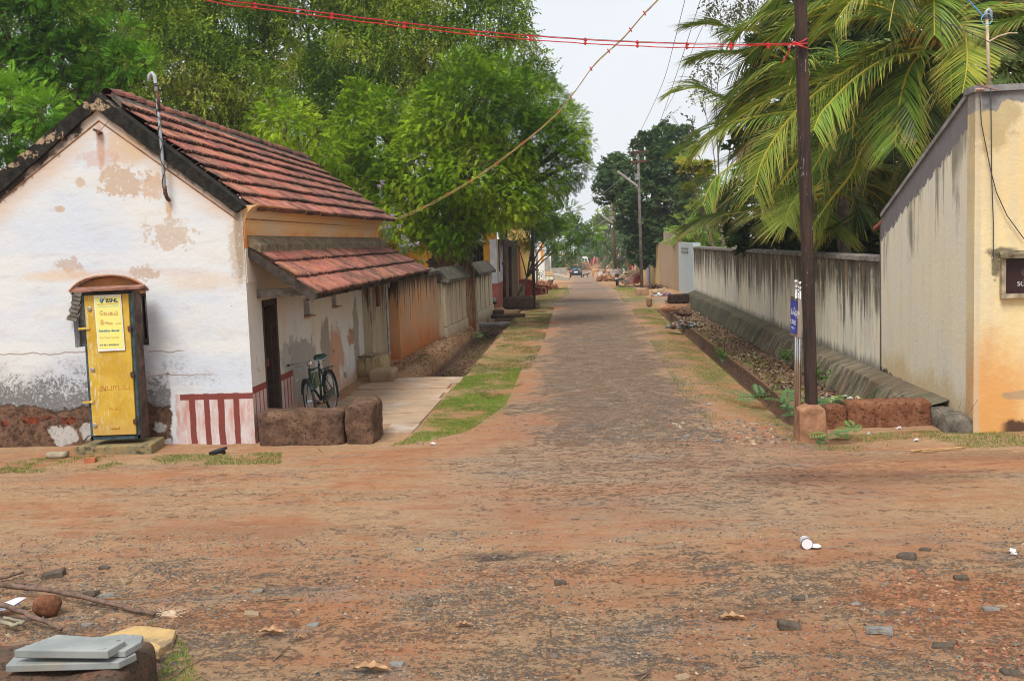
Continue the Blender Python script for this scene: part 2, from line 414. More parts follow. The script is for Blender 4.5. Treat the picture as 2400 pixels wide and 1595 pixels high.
gc = gm.mix(gm.mr(gm.noise(23, 4, .7, gm.sc(None, 1, 1, 1, (7, 3, 0))), .35, .65), (.17, .142, .12), (.37, .32, .27))
thr = gm.ma('SUBTRACT', .61, gm.mul(A, .125))
gmask_ = gm.mr(gm.ma('SUBTRACT', grit, thr), -.018, .045)
c = gm.mix(gm.mul(gmask_, gm.mr(street_, 0, 1, .9, .68)), soil, gc)
# red earth that the wheels leave along the street edges
edge = gm.mul(gm.mul(around(gm.ma('ABSOLUTE', gm.ma('SUBTRACT', wx_, .45)), 2.05, .1, .75), gm.mr(yy, 13.2, 15)), gm.mr(n2, .35, .6)); c = gm.mix(gm.mul(edge, .75), c, red)
c = gm.mix(gm.mul(gm.mx(street_, gm.mul(mouth, .7)), .36), c, (.31, .265, .225)); c = gm.mix(gm.mul(gm.mul(street_, gm.mr(n2, .50, .62)), .5), c, (.42, .24, .135))
for (px, py, ra, rb, am) in ((2250, 1400, .95, .55, .75), (2330, 1500, .9, .5, .5), (640, 1440, .9, .35, .6), (900, 1500, .7, .4, .35), (430, 1120, 2.2, .3, .45), (1350, 1150, 1.6, .3, .35), (2300, 1090, 2.2, .35, .5), (1300, 1340, .8, .25, .4)):
    q_ = G(px, py); hx = gm.ma('DIVIDE', gm.ma('SUBTRACT', xx, q_.x), ra); hy = gm.ma('DIVIDE', gm.ma('SUBTRACT', yy, q_.y), rb)
    hd = gm.ma('ADD', gm.ma('ADD', gm.mul(hx, hx), gm.mul(hy, hy)), gm.ma('ADD', gm.mul(gm.ma('SUBTRACT', n2, .5), 3), gm.mul(gm.ma('SUBTRACT', n3, .5), 3)))
    c = gm.mix(gm.mul(gm.mr(hd, .2, 1.6, 1, 0), am), c, (.48, .21, .10))
# smoother surviving asphalt skins and transverse cracks
skin = gm.mul(gm.mr(gm.noise(.9, 5, .6, gm.sc(None, .8, 2.0, 1, (8, 5, 0))), .575, .60), A); c = gm.mix(gm.mul(skin, .7), c, gm.mix(gm.mr(n3, .3, .7), (.22, .19, .165), (.34, .30, .255)))
lines = gm.noise(1.3, 6, .7, gm.sc(None, .55, 3.2, 1, (2, 0, 0)), .6)
crk = gm.mul(gm.mul(around(lines, .52, .004, .016), street_), gm.mr(n2, .42, .55)); c = gm.mix(gm.mul(crk, .7), c, (.07, .055, .048))
for a_, b_ in ((45.6, 49.2), (68, 73)):
    sm = gm.mul(gm.mr(yy, a_-.4, a_+.4), gm.mr(yy, b_-.5, b_+.5, 1, 0)); c = gm.mix(gm.mul(sm, .7), c, (.24, .205, .175))
# thin green cover on the verges and weeds by the walls
vg = gm.mx(gm.mul(around(xx, 2.75, .25, .75), gm.mr(yy, 15, 17)), gm.mul(around(xx, -1.9, .3, .8), gm.mr(yy, 15, 17)))
vg = gm.mul(gm.mul(vg, gm.mr(yy, 120, 60)), gm.mr(gm.ma('ADD', gm.mul(n1, .4), gm.mul(gm.noise(7, 7, .75), .6)), .44, .56)); c = gm.mix(gm.mul(vg, .8), c, gm.mix(n3, (.10, .14, .03), (.20, .22, .06)))
# irregular darker patches in the hollows and along the crossing
for (a_, b_, ra, rb, st__, cc3) in ((3.1, 11.55, 1.5, .42, .6, (.16, .085, .055)), (4.6, 12.4, 2.2, .3, .45, (.22, .11, .07)), (1.2, 12.3, 2.4, .2, .35, (.25, .14, .09)), (-.75, 8.8, .42, .14, .7, (.09, .075, .07)), (1.2, 7.35, .55, .16, .5, (.2, .11, .07)), (-3.4, 9.6, 1.3, .3, .4, (.27, .15, .095))):
    hx = gm.ma('DIVIDE', gm.ma('SUBTRACT', xx, a_), ra); hy = gm.ma('DIVIDE', gm.ma('SUBTRACT', yy, b_), rb)
    hd = gm.ma('ADD', gm.ma('ADD', gm.mul(hx, hx), gm.mul(hy, hy)), gm.ma('ADD', gm.mul(gm.ma('SUBTRACT', hs2, .5), 5), gm.mul(gm.ma('SUBTRACT', n3, .5), 3)))
    c = gm.mix(gm.mul(gm.mr(hd, .0, 1.8, 1, 0), st__), c, cc3)
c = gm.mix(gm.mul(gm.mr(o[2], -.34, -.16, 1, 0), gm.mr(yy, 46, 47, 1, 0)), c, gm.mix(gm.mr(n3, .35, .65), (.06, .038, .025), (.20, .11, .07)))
c = gm.mix(gm.mul(gm.mr(gm.noise(48, 4, .65, gm.sc(None, 1, 1, 1, (5, 5, 5))), .60, .68), .55), c, (.54, .42, .30))
c = gm.mix(gm.mul(gm.mr(n4, .57, .66), .5), c, (.12, .085, .065))
c = gm.mix(1.0, c, (.93, .89, .87), 'MULTIPLY')
gm.col(c)
gm.bump(gm.ma('ADD', gm.ma('ADD', gm.mul(n3, .4), gm.mul(n4, .25)), gm.ma('ADD', gm.mul(grit, .8), gm.mul(gmask_, .35))), .05, 1.0)
def sub(name, mask, mat, label=None):
    f = Fc[mask]; u, inv = np.unique(f, return_inverse=True)
    o = mk(name, V[u], inv.reshape(-1, 4), mat, smooth=True); o['kind'] = 'structure'; return o
gmask = ~(street | cross | side | dit_l | dit_r)
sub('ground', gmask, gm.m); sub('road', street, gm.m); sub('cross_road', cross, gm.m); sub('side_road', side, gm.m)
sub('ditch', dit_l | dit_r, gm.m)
def GH(x, y):
    """height incl. the small relief"""
    x = np.asarray(x, float); y = np.asarray(y, float)
    nr = vsst(4, 5, y)*(1-vsst(20, 30, y))
    return gh(x, y)+nr*(0.030*(fbm(x, y, 1.7, 3)-.47)+0.024*(fbm(x, y, 7, 9, 3)-.44))
# ------------------------------------------------------------------ scatter helpers
def rotmats(n, tiltmax=math.pi, up=None):
    a = RNG.uniform(0, 2*np.pi, n); t = RNG.uniform(0, 1, n)*tiltmax; b = RNG.uniform(0, 2*np.pi, n)
    ca, sa = np.cos(a), np.sin(a); M1 = np.zeros((n, 3, 3)); M1[:, 0, 0] = ca; M1[:, 0, 1] = -sa; M1[:, 1, 0] = sa; M1[:, 1, 1] = ca; M1[:, 2, 2] = 1
    k = np.stack([np.cos(b), np.sin(b), np.zeros(n)], -1); ct, st_ = np.cos(t), np.sin(t)
    K = np.zeros((n, 3, 3)); K[:, 0, 2] = k[:, 1]; K[:, 1, 2] = -k[:, 0]; K[:, 2, 0] = -k[:, 1]; K[:, 2, 1] = k[:, 0]
    M2 = np.eye(3)[None]+st_[:, None, None]*K+(1-ct)[:, None, None]*(K @ K)
    return M2 @ M1
def inst(T, Rm, S, pos):
    """T (k,m,3) template faces; -> verts, faces"""
    k, m, _ = T.shape; n = len(pos)
    v = np.einsum('nij,kmj->nkmi', Rm, T)*S[:, None, None, None]+pos[:, None, None, :]
    v = v.reshape(-1, 3); f = np.arange(len(v)).reshape(-1, m); return v, f
def inpoly(x, y, poly):
    c = np.zeros(len(x), bool); n = len(poly); j = n-1
    for i in range(n):
        xi, yi = poly[i]; xj, yj = poly[j]
        c ^= ((yi > y) != (yj > y)) & (x < (xj-xi)*(y-yi)/(yj-yi+1e-12)+xi); j = i
    return c
# stones: low octahedral chips
def chips(name, n, region, smin, smax, pal, thr, seed, flat=.5, label='', cat='gravel', powr=2.2):
    x = RNG.uniform(region[0], region[1], n); y = RNG.uniform(region[2], region[3], n)
    den = fbm(x, y, .8, seed)+.35*(fbm(x, y, 3, seed+4)-.5)
    k = den > thr; x, y = x[k], y[k]; n = len(x)
    s = smin+(smax-smin)*RNG.uniform(0, 1, n)**powr
    a = RNG.uniform(0, 2*np.pi, (n, 5)).cumsum(1)*0
    ang = np.linspace(0, 2*np.pi, 6)[:-1][None]+RNG.uniform(-.4, .4, (n, 5)); ang += RNG.uniform(0, 6, (n, 1))
    rr = RNG.uniform(.6, 1.15, (n, 5))
    tx = np.cos(ang)*rr; ty = np.sin(ang)*rr
    el = RNG.uniform(.55, 1, (n, 1)); rot = RNG.uniform(0, 3.14, (n, 1)); ex = tx*el
    X2 = ex*np.cos(rot)-ty*np.sin(rot); Y2 = ex*np.sin(rot)+ty*np.cos(rot)
    hgt = RNG.uniform(.35, 1.0, n)*flat
    z0 = GH(x, y)
    base = np.stack([x[:, None]+X2*s[:, None], y[:, None]+Y2*s[:, None], np.repeat((z0-.3*s*flat)[:, None], 5, 1)], -1)
    shift = RNG.uniform(-.15, .15, (n, 2, 1))
    top = np.stack([x[:, None]+(X2*.62+shift[:, 0])*s[:, None], y[:, None]+(Y2*.62+shift[:, 1])*s[:, None], (z0+hgt*s)[:, None]+RNG.uniform(-.15, .15, (n, 5))*(hgt*s)[:, None]], -1)
    V = np.concatenate([base, top], 1).reshape(-1, 3)
    b = np.arange(n)[:, None]*10; fs = []
    for i in range(5):
        j = (i+1) % 5; fs.append(np.stack([b[:, 0]+i, b[:, 0]+j, b[:, 0]+5+j, b[:, 0]+5+i], -1))
    fs.append(np.stack([b[:, 0]+5, b[:, 0]+6, b[:, 0]+7, b[:, 0]+8], -1)); fs.append(np.stack([b[:, 0]+5, b[:, 0]+8, b[:, 0]+9, b[:, 0]+9], -1))
    fq = np.stack(fs[:5]+[fs[5]], 1).reshape(-1, 4)
    pal = np.array(pal); ci = RNG.integers(0, len(pal), n); colr = pal[ci]*RNG.uniform(.75, 1.25, (n, 1))
    t = np.repeat(colr, 6, 0)
    tri = np.stack([b[:, 0]+5, b[:, 0]+8, b[:, 0]+9], -1)
    # mixed sizes are not possible in one array: close the pentagon with a quad whose last corner lies between
    o = mk(name, V, fq, MAT['rock'], tints=t)
    return tag(o, label, cat, kind='stuff')
GREY = [(.20, .175, .145), (.15, .13, .11), (.25, .215, .175), (.11, .095, .085)]
REDP = [(.34, .14, .08), (.40, .2, .12), (.28, .11, .07), (.43, .28, .17)]
TANP = [(.38, .26, .16), (.43, .33, .22), (.30, .20, .12)]
chips('gravel', 60000, (-6, 6.8, 5.2, 9.6), .004, .022, GREY+GREY+TANP+REDP[:2], .44, 3, .35, 'loose grey and tan gravel strewn over the near side of the crossing', powr=3)
chips('gravel', 14000, (-9, 10, 8.8, 14.2), .004, .012, GREY+TANP+REDP, .50, 7, .35, 'fine dark grit on the dusty crossing road', powr=3)
chips('gravel', 12000, (-2.2, 3.2, 14, 26), .006, .022, GREY+GREY+TANP, .44, 13, .35, 'loose stone chippings on the worn asphalt street', powr=3)
chips('brick_rubble', 9000, (2.2, 6.6, 6.0, 8.3), .005, .034, REDP+GREY[:2]+REDP[:3], .46, 17, .35, 'red brick crumbs and grey chips at the right of the foreground', 'rubble', 3)
chips('rubble', 3600, (-5.4, -.6, 5.3, 8.4), .008, .034, GREY+REDP[:2]+TANP, .46, 23, .35, 'larger grey and tan stone pieces scattered in the left foreground', 'rubble', 3)
chips('rubble', 700, (1.2, 2.9, 13.4, 15.2), .01, .06, GREY+TANP+REDP[:1], .42, 27, .4, 'broken stone pieces gathered on the asphalt edge left of the pole', 'rubble', 3)
# leaf shaped faces on the ground
LEAF = np.array([[[-1, 0, 0], [0, -.32, .08], [1, 0, 0], [0, .32, .08]]], float)
def litter(name, n, regf, size, pal, label, cat, z0=.01, tilt=.5, kind='stuff', mat=None):
    x, y = regf(n); z = GH(x, y)+z0+RNG.uniform(0, .02, len(x))
    Rm = rotmats(len(x), tilt); S = size[0]+(size[1]-size[0])*RNG.uniform(0, 1, len(x))**1.5
    v, f = inst(LEAF, Rm, S, np.stack([x, y, z], -1)); pal = np.array(pal)
    t = pal[RNG.integers(0, len(pal), len(x))]*RNG.uniform(.7, 1.3, (len(x), 1))
    return tag(mk(name, v, f, mat or MAT['rock'], tints=t), label, cat, kind=kind)
def rect(x0, x1, y0, y1, thr=None, f=1.5, seed=5):
    def g(n):
        x = RNG.uniform(x0, x1, n); y = RNG.uniform(y0, y1, n)
        if thr is not None: k = fbm(x, y, f, seed) > thr; x, y = x[k], y[k]
        return x, y
    return g
BR = [(.16, .085, .045), (.22, .13, .07), (.10, .06, .04), (.3, .2, .12), (.13, .1, .08)]
litter('leaf_litter', 9000, rect(3.66, 4.95, 15.2, 46), (.03, .075), BR+[(.34, .28, .22)], 'dead brown leaves heaped on the bench beside the right-hand ditch', 'leaf litter', .02, .9)
litter('leaf_litter', 2600, rect(-4.3, -3.6, 21.5, 44), (.02, .045), BR+[(.2, .2, .05)], 'dead leaves at the foot of the orange compound wall', 'leaf litter', .01, .8)
litter('leaf_litter', 5200, rect(-3.7, -2.5, 21.2, 44), (.02, .06), BR, 'dead leaves lying in the left-hand ditch', 'leaf litter', .01, .8)
litter('leaf_litter', 2600, rect(-5.5, 6.5, 5.4, 9, .48, 1.2, 31), (.010, .032), BR, 'small dry leaf crumbs over the near ground', 'leaf litter', .008, .5)
# grass blades
BLADE = np.array([[[0, -.09, 0], [0, .09, 0], [.35, .03, .8], [.35, -.03, .8]]], float)
def grass(name, n, regs, thr, size, pal, label, seed=40, f=1.1, tilt=.9):
    xs, ys = [], []
    for poly, wgt in regs:
        pw = [(G(*q).x, G(*q).y) for q in poly]; ax = [q[0] for q in pw]; ay = [q[1] for q in pw]
        m = int(n*wgt); x = RNG.uniform(min(ax), max(ax), m); y = RNG.uniform(min(ay), max(ay), m)
        k = inpoly(x, y, pw); x, y = x[k], y[k]
        d = fbm(x, y, f, seed)+.25*(fbm(x, y, f*5, seed+2)-.5); k = d > thr+RNG.normal(size=len(x))*.055; xs.append(x[k]); ys.append(y[k])
    x = np.concatenate(xs); y = np.concatenate(ys); z = GH(x, y)-.004
    S = RNG.uniform(size[0], size[1], len(x)); v, f_ = inst(BLADE, rotmats(len(x), tilt), S, np.stack([x, y, z], -1)); pal = np.array(pal)
    w_ = fbm(x, y, 2.2, seed+9)[:, None]; ci = RNG.integers(0, len(pal), len(x))
    t = pal[ci]*RNG.uniform(.7, 1.25, (len(x), 1))*(.75+.5*w_)
    return tag(mk(name, v, f_, MAT['leaf'], tints=t), label, 'grass', kind='stuff')
GP = [(.14, .27, .03), (.20, .34, .04), (.26, .34, .06), (.13, .2, .03)]
GD = [(.13, .17, .05), (.20, .20, .07), (.25, .17, .08), (.10, .15, .04)]
grass('grass', 90000, [([(905, 1045), (960, 1028), (1085, 885), (1225, 860), (1185, 950), (1100, 1010), (1000, 1035)], 1.0)], .40, (.015, .04), GP, 'bright green short grass between the slab path and the street')
grass('grass', 90000, [([(1060, 890), (1215, 725), (1300, 720), (1275, 800), (1225, 900), (1150, 940)], 1.0)], .46, (.02, .05), GD, 'sparse dry grass on the left verge beside the ditch', 44)
grass('grass', 110000, [([(1480, 725), (1585, 745), (1700, 850), (1870, 985), (1880, 1040), (1700, 1015), (1620, 960), (1540, 830)], 1.0)], .44, (.015, .04), GP[:3]+GD, 'patchy green grass on the right verge above the ditch', 48)
grass('grass', 26000, [([(1230, 700), (1330, 668), (1335, 690), (1290, 722), (1225, 722)], .5), ([(1435, 675), (1470, 665), (1520, 700), (1530, 712), (1460, 712)], .5)], .30, (.03, .07), GP, 'low grass on the verges beyond the side road', 52)
grass('grass', 26000, [([(0, 1075), (660, 1060), (660, 1085), (300, 1100), (0, 1110)], 1.0)], .47, (.015, .04), GP+GD, 'thin weeds along the foot of the white house gable', 56, 1.6)
grass('grass', 22000, [([(1830, 1020), (1960, 1020), (2400, 1000), (2400, 1045), (1960, 1060), (1840, 1070)], 1.0)], .47, (.015, .04), GP+GD, 'thin weeds along the foot of the cream building', 60, 1.6)
grass('grass', 14000, [([(345, 1450), (430, 1500), (470, 1600), (360, 1600), (395, 1530)], .7), ([(0, 1520), (40, 1520), (40, 1600), (0, 1600)], .2)], .42, (.01, .035), GP, 'tufts of weeds beside the stacked grey slabs', 64, 3)
grass('grass', 20000, [([(1600, 760), (1700, 780), (1960, 960), (1880, 960), (1700, 850)], 1.0)], .45, (.02, .06), GP, 'weeds growing on the leafy bench by the right ditch', 68)
# ------------------------------------------------------------------ white house
YN, YF = 14.3, 24.0
HX = P(600, 1058, Y=YN).x            # street-side wall line
hA = P(224, 216, Y=YN); hB = P(716, 373, Y=YF)          # ridge near / far
eN = P(575, 487, Y=YN); eF = P(921, 517, Y=YF)          # street eave near / far
eL = P(-105, 505, Y=YN)
house = thing('house', 'white lime-washed house with a red tiled roof and a black-edged gable', 'house', (HX, YN, 0))
# --- gable material
g = N('gable_plaster', .92, .12); o = g.xyz(); gx_, gzz = o[0], o[2]
def GPx(px, py): return P(px, py, Y=YN)
spk = g.noise(19, 7, .75)
s = 1/168.0
cl1 = g.noise(.9, 5, .6, g.sc(None, .5, 1, 1.7)); cl2 = g.noise(2.2, 6, .65, g.sc(None, .35, 1, 1.5, (3, 0, 1)))
c = g.mix(g.mr(cl1, .35, .62), (.57, .62, .69), (.66, .67, .66))
c = g.mix(g.mul(g.mr(cl2, .5, .72), .4), c, (.64, .55, .43))
c = g.mix(g.mul(g.mr(g.noise(7, 5, .7, g.sc(None, .3, 1, 1.4)), .5, .75), .6), c, (.50, .50, .53))
def patch(px, py, rx, ry, colr, a=1.0, k=.9, soft=.12, seed=0, fr=4.2):
    global c
    c = g.mix(g.mul(g.mul(g.blobm(GPx(px, py), rx*s, ry*s, 'x', k, soft+.06, fr, seed), g.mr(spk, .30, .46)), a*.85), c, colr)
# warm cast under the gable coping
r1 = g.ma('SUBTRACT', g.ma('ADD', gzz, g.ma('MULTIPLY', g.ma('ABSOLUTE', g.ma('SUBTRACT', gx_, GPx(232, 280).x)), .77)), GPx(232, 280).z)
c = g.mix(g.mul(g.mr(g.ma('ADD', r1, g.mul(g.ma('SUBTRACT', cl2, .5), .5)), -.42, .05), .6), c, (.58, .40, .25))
patch(300, 345, 55, 42, (.60, .42, .24), .8, .5, .3, 1)
patch(236, 345, 9, 55, (.48, .22, .11), .75, .7, .4, 2); patch(232, 370, 45, 20, (.55, .30, .18), .5, 1.1, .2, 3)
patch(285, 425, 55, 36, (.50, .36, .24), .95, 1.5, .05, 4); patch(362, 438, 32, 30, (.55, .37, .24), .9, 1.3, .06, 5)
patch(188, 428, 12, 12, (.52, .38, .26), .9, .7, .08, 6); patch(395, 545, 50, 34, (.50, .38, .28), .85, 1.7, .06, 7)
patch(140, 490, 12, 8, (.5, .36, .22), .9, .9, .1, 8); patch(160, 620, 30, 16, (.46, .34, .25), .85, 1.6, .06, 9)
patch(340, 640, 34, 16, (.46, .35, .27), .8, 1.7, .06, 10); patch(150, 645, 90, 14, (.66, .45, .25), .65, .8, .5, 11)
patch(480, 660, 80, 22, (.62, .44, .27), .5, .9, .5, 12); patch(560, 560, 10, 90, (.10, .09, .08), .8, .9, .2, 19); patch(560, 590, 22, 75, (.42, .30, .18), .7, 1.1, .3, 13)
patch(395, 482, 8, 22, (.55, .28, .06), .9, .5, .4, 14); patch(395, 460, 26, 26, (.62, .63, .64), .6, .4, .5, 15)
patch(300, 640, 150, 10, (.50, .24, .12), .25, 1.2, .4, 16)
# thin plaster cracks
for py, x0, x1, sd in ((828, -20, 205, 1), (822, 345, 430, 2), (876, 350, 500, 3)):
    zc = GPx((x0+x1)/2, py).z
    ln = g.ma('ABSOLUTE', g.ma('SUBTRACT', g.ma('SUBTRACT', gzz, zc), g.mul(g.ma('SUBTRACT', g.noise(2.2, 5, .6, g.sc(None, 1, 1, 0, (sd, 0, 0))), .5), .18)))
    mk_ = g.mul(g.mr(ln, .004, .011, 1, 0), g.mul(g.ygt(gx_, GPx(x0, py).x, .05), g.mr(gx_, GPx(x1, py).x-.05, GPx(x1, py).x+.05, 1, 0)))
    c = g.mix(g.mul(mk_, .8), c, (.25, .14, .08))
# grey mould band, bare mud plaster and brick holes at the foot (left of the striped dado)
lim = g.mr(g.ma('ADD', gx_, g.mul(g.ma('SUBTRACT', g.noise(3, 5, .7), .5), .22)), GPx(398, 950).x-.02, GPx(398, 950).x+.02, 1, 0)
pit = g.noise(16, 8, .8); pit2 = g.noise(3.0, 5, .65)
zz = g.ma('ADD', gzz, g.mul(g.ma('SUBTRACT', pit2, .5), .75))
b1 = g.mul(g.mul(g.mr(zz, .95, 1.3, 1, 0), lim), g.mr(g.ma('ADD', g.ma('ADD', g.mul(pit, .5), g.mul(g.noise(34, 6, .8), .28)), g.mul(g.mr(zz, 1.2, .45), .12)), .41, .52))
c = g.mix(g.mul(g.mul(g.mr(zz, .95, 1.35, 1, 0), lim), .35), c, (.33, .32, .32)); c = g.mix(g.mul(b1, .8), c, (.12, .11, .105))
b1b = g.mul(g.mul(g.mr(zz, 1.25, 1.45, 1, 0), g.mr(g.noise(1.4, 3, .5), .52, .62)), g.mr(pit, .5, .58)); c = g.mix(g.mul(b1b, .6), c, (.30, .30, .31)); b1c = g.mul(g.mr(zz, 1.35, 1.9, 1, 0), g.mr(g.noise(1.0, 7, .75, g.sc(None, .5, 1, 1.6, (6, 0, 2))), .46, .62)); c = g.mix(g.mul(b1c, .45), c, (.42, .42, .45))
mudm = g.mul(g.mr(g.ma('ADD', gzz, g.mul(g.ma('SUBTRACT', g.noise(2.4, 7, .7), .5), .55)), .55, .585, 1, 0), lim)
mudc = g.mix(g.mr(g.noise(8, 7, .75), .35, .65), (.085, .05, .033), (.22, .125, .08))
for (px, py, rx, ry, sd) in ((75, 985, 24, 9, 1), (160, 984, 18, 9, 2), (10, 992, 10, 8, 3), (112, 978, 14, 5, 4)):
    mudc = g.mix(g.blobm(GPx(px, py), rx*s, ry*s, 'x', .8, .1, 2.2, sd), mudc, g.mix(g.mr(g.noise(9, 5, .7), .42, .56), (.24, .06, .03), (.05, .018, .012)))
for (px, py, rx, ry, sd) in ((150, 1020, 34, 26, 5), (205, 1010, 20, 22, 6), (395, 1045, 22, 22, 9), (375, 1000, 16, 12, 10)):
    mudc = g.mix(g.blobm(GPx(px, py), rx*s, ry*s, 'x', .9, .12, 2.2, sd), mudc, (.52, .49, .46))
c = g.mix(mudm, c, mudc)
# red and white striped dado at the corner
dx0, dx1 = GPx(412, 980).x, GPx(601, 980).x+.2
dz1 = GPx(500, 921).z
ino = g.mul(g.mr(g.ma('ADD', gx_, g.mul(g.ma('SUBTRACT', g.noise(5, 4, .6), .5), .1)), dx0-.01, dx0+.01), g.mr(gzz, dz1-.01, dz1+.01, 1, 0))
pk = g.mix(g.mr(g.noise(5, 6, .7, g.sc(None, 2, 1, .5)), .35, .7), (.60, .55, .54), (.50, .26, .21))
wx = g.ma('ADD', gx_, g.mul(g.ma('SUBTRACT', g.noise(2.5, 3, .5), .5), .05))
st_ = 0.0; stm = None
for px, wd in ((453, 7.5), (487, 7), (520, 8), (555, 7)):
    # stripes are upright in the wall, their foot a touch to the right
    dd = g.ma('ABSOLUTE', g.ma('SUBTRACT', wx, GPx(px, 985).x)); m_ = g.mr(dd, wd*s*.9, wd*s*1.1, 1, 0)
    stm = m_ if stm is None else g.mx(stm, m_)
stm = g.mul(stm, g.mr(gx_, dx1+.1, dx1+.2, 1, 0))
band = g.mul(g.mr(g.ma('ABSOLUTE', g.ma('SUBTRACT', gzz, dz1-.05)), .038, .046, 1, 0), g.mr(gx_, GPx(424, 980).x, GPx(426, 980).x))
stm = g.mx(stm, band)
pk = g.mix(g.mul(stm, g.mr(g.noise(9, 5, .7), .2, .4, .8, 1)), pk, (.20, .055, .045))
c = g.mix(ino, c, pk)
c = g.mix(g.mul(g.mr(g.noise(26, 4, .6), .70, .76), .7), c, (.16, .09, .06))
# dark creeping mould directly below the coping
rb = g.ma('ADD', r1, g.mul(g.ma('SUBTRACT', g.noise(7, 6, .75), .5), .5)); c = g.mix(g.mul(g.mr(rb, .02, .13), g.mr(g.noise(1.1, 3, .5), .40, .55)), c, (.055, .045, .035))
g.col(c); g.bump(g.ma('ADD', g.ma('ADD', g.mul(g.noise(12, 6, .7), .22), g.mul(mudm, -1.3)), g.ma('ADD', g.mul(b1, -.35), g.mul(g.mul(pit, mudm), .8))), .03); gable_mat = g.m
# --- street-side material (same wash)
g = N('street_wall_plaster', .92, .12); o = g.xyz(); gy_, gzz = o[1], o[2]
cl1 = g.noise(.8, 5, .6); cl2 = g.noise(3, 6, .7, g.sc(None, 1, 1, .35))
c = g.mix(g.mr(cl1, .35, .62), (.64, .62, .60), (.64, .57, .48)); c = g.mix(g.mul(g.mr(cl2, .5, .72), .45), c, (.5, .42, .33))
def spot(Yc, Zc, ry, rz, colr, a=1.0, k=1.0, soft=.12, seed=0):
    global c
    c = g.mix(g.mul(g.blobm((HX, Yc, Zc), ry, rz, 'y', k, soft, 2.2, seed), a), c, colr)
spot(17.0, .75, .8, .55, (.30, .27, .24), .8, 1.5, .1, 1); spot(18.6, .9, .35, .6, (.30, .24, .19), .9, .9, .12, 2)
spot(19.4, .75, .5, .55, (.50, .24, .12), .8, 1.3, .2, 3); spot(20.7, .95, .3, .16, (.42, .20, .12), .9, 1.3, .08, 4)
spot(21.2, .9, .25, .9, (.24, .18, .13), .7, .8, .2, 5); spot(16.2, 1.0, .4, .3, (.35, .33, .3), .7, 1.6, .08, 6)
low = g.mr(g.ma('ADD', gzz, g.mul(g.ma('SUBTRACT', cl2, .5), .8)), .1, .35, 1, 0); c = g.mix(g.mul(low, .7), c, (.5, .25, .13))
cr = g.mul(g.mr(g.vor(2.2, g.sc(None, 1, 1, .4), 'DISTANCE_TO_EDGE'), .012, .03, 1, 0), g.mr(g.noise(1.3, 3, .5), .5, .6)); c = g.mix(g.mul(cr, g.mul(g.mr(gzz, 1.15, 1.3, 1, 0), .75)), c, (.2, .12, .08))
zt = .80
inb = g.mul(g.mr(gzz, zt, zt+.012, 1, 0), g.mr(gy_, 16.35, 16.45, 1, 0))
sy = g.ma('ABSOLUTE', g.ma('SUBTRACT', g.ma('FRACT', g.ma('MULTIPLY', g.ma('ADD', gy_, g.mul(g.noise(2), .05)), 5.6)), .5))
pk = g.mix(g.mr(g.noise(4, 5, .7, g.sc(None, 1, 2, .4)), .35, .7), (.56, .47, .44), (.48, .25, .19))
pk = g.mix(g.mr(sy, .36, .41), pk, (.30, .085, .06)); pk = g.mix(g.mr(gzz, zt-.10, zt-.09), pk, (.27, .07, .05))
c = g.mix(inb, c, pk)
# orange cove above the lean-to
cv = g.mr(gzz, 2.78, 2.80); cvc = g.mix(g.mr(g.ma('ADD', gzz, g.mul(g.ma('SUBTRACT', g.noise(4, 5, .7, g.sc(None, 1, .6, 1)), .5), .5)), 2.84, 3.16), (.66, .22, .06), (.70, .42, .19))
cvc = g.mix(g.mul(g.mr(g.noise(1.5, 5, .6, g.sc(None, 1, .4, 1.5)), .48, .62), .6), cvc, (.60, .47, .33)); c = g.mix(cv, c, cvc)
g.col(c); g.bump(g.noise(12, 6, .7), .012); side_mat = g.m
# --- gable wall with the niche of the window
x0w = P(-105, 1000, Y=YN).x-.1
op0, op1 = GPx(172, 750).x, GPx(346, 750).x; opz = GPx(260, 812).z; arz = GPx(170, 690).z; apz = GPx(258, 648).z
def topz(x):
    a = GPx(228, 224); 
    l = P(-105, 500, Y=YN); r = P(560, 478, Y=YN)
    return (a.z+(x-a.x)*(r.z-a.z)/(r.x-a.x) if x > a.x else a.z+(a.x-x)*(l.z-a.z)/(a.x-l.x))-.05
def archz(x):
    t = (x-op0)/(op1-op0)*2-1; return arz+(apz-arz)*math.sqrt(max(0, 1-t*t*.98))*1.0
mb = MB(); xs = sorted(set([x0w, GPx(228, 224).x, HX]+[op0+(op1-op0)*i/14 for i in range(15)]+[x0w+(HX-x0w)*i/12 for i in range(13)]))
def quadY(mb, xa, xb, za, zb, zc, zd, y): mb.poly([(xa, y, za), (xb, y, zb), (xb, y, zc), (xa, y, zd)])
for xa, xb in zip(xs[:-1], xs[1:]):
    if xb <= op0+1e-6 or xa >= op1-1e-6: quadY(mb, xa, xb, -.1, -.1, topz(xb), topz(xa), YN)
    else:
        quadY(mb, xa, xb, -.1, -.1, opz, opz, YN); quadY(mb, xa, xb, archz(xa), archz(xb), topz(xb), topz(xa), YN)
        mb.poly([(xa, YN, archz(xa)), (xa, YN+.3, archz(xa)), (xb, YN+.3, archz(xb)), (xb, YN, archz(xb))])
mb.poly([(op0, YN, opz), (op1, YN, opz), (op1, YN+.3, opz), (op0, YN+.3, opz)])
mb.poly([(op0, YN, opz), (op0, YN+.3, opz), (op0, YN+.3, arz), (op0, YN, arz)]); mb.poly([(op1, YN, arz), (op1, YN+.3, arz), (op1, YN+.3, opz), (op1, YN, opz)])
obj('gable_wall', mb, gable_mat, house)
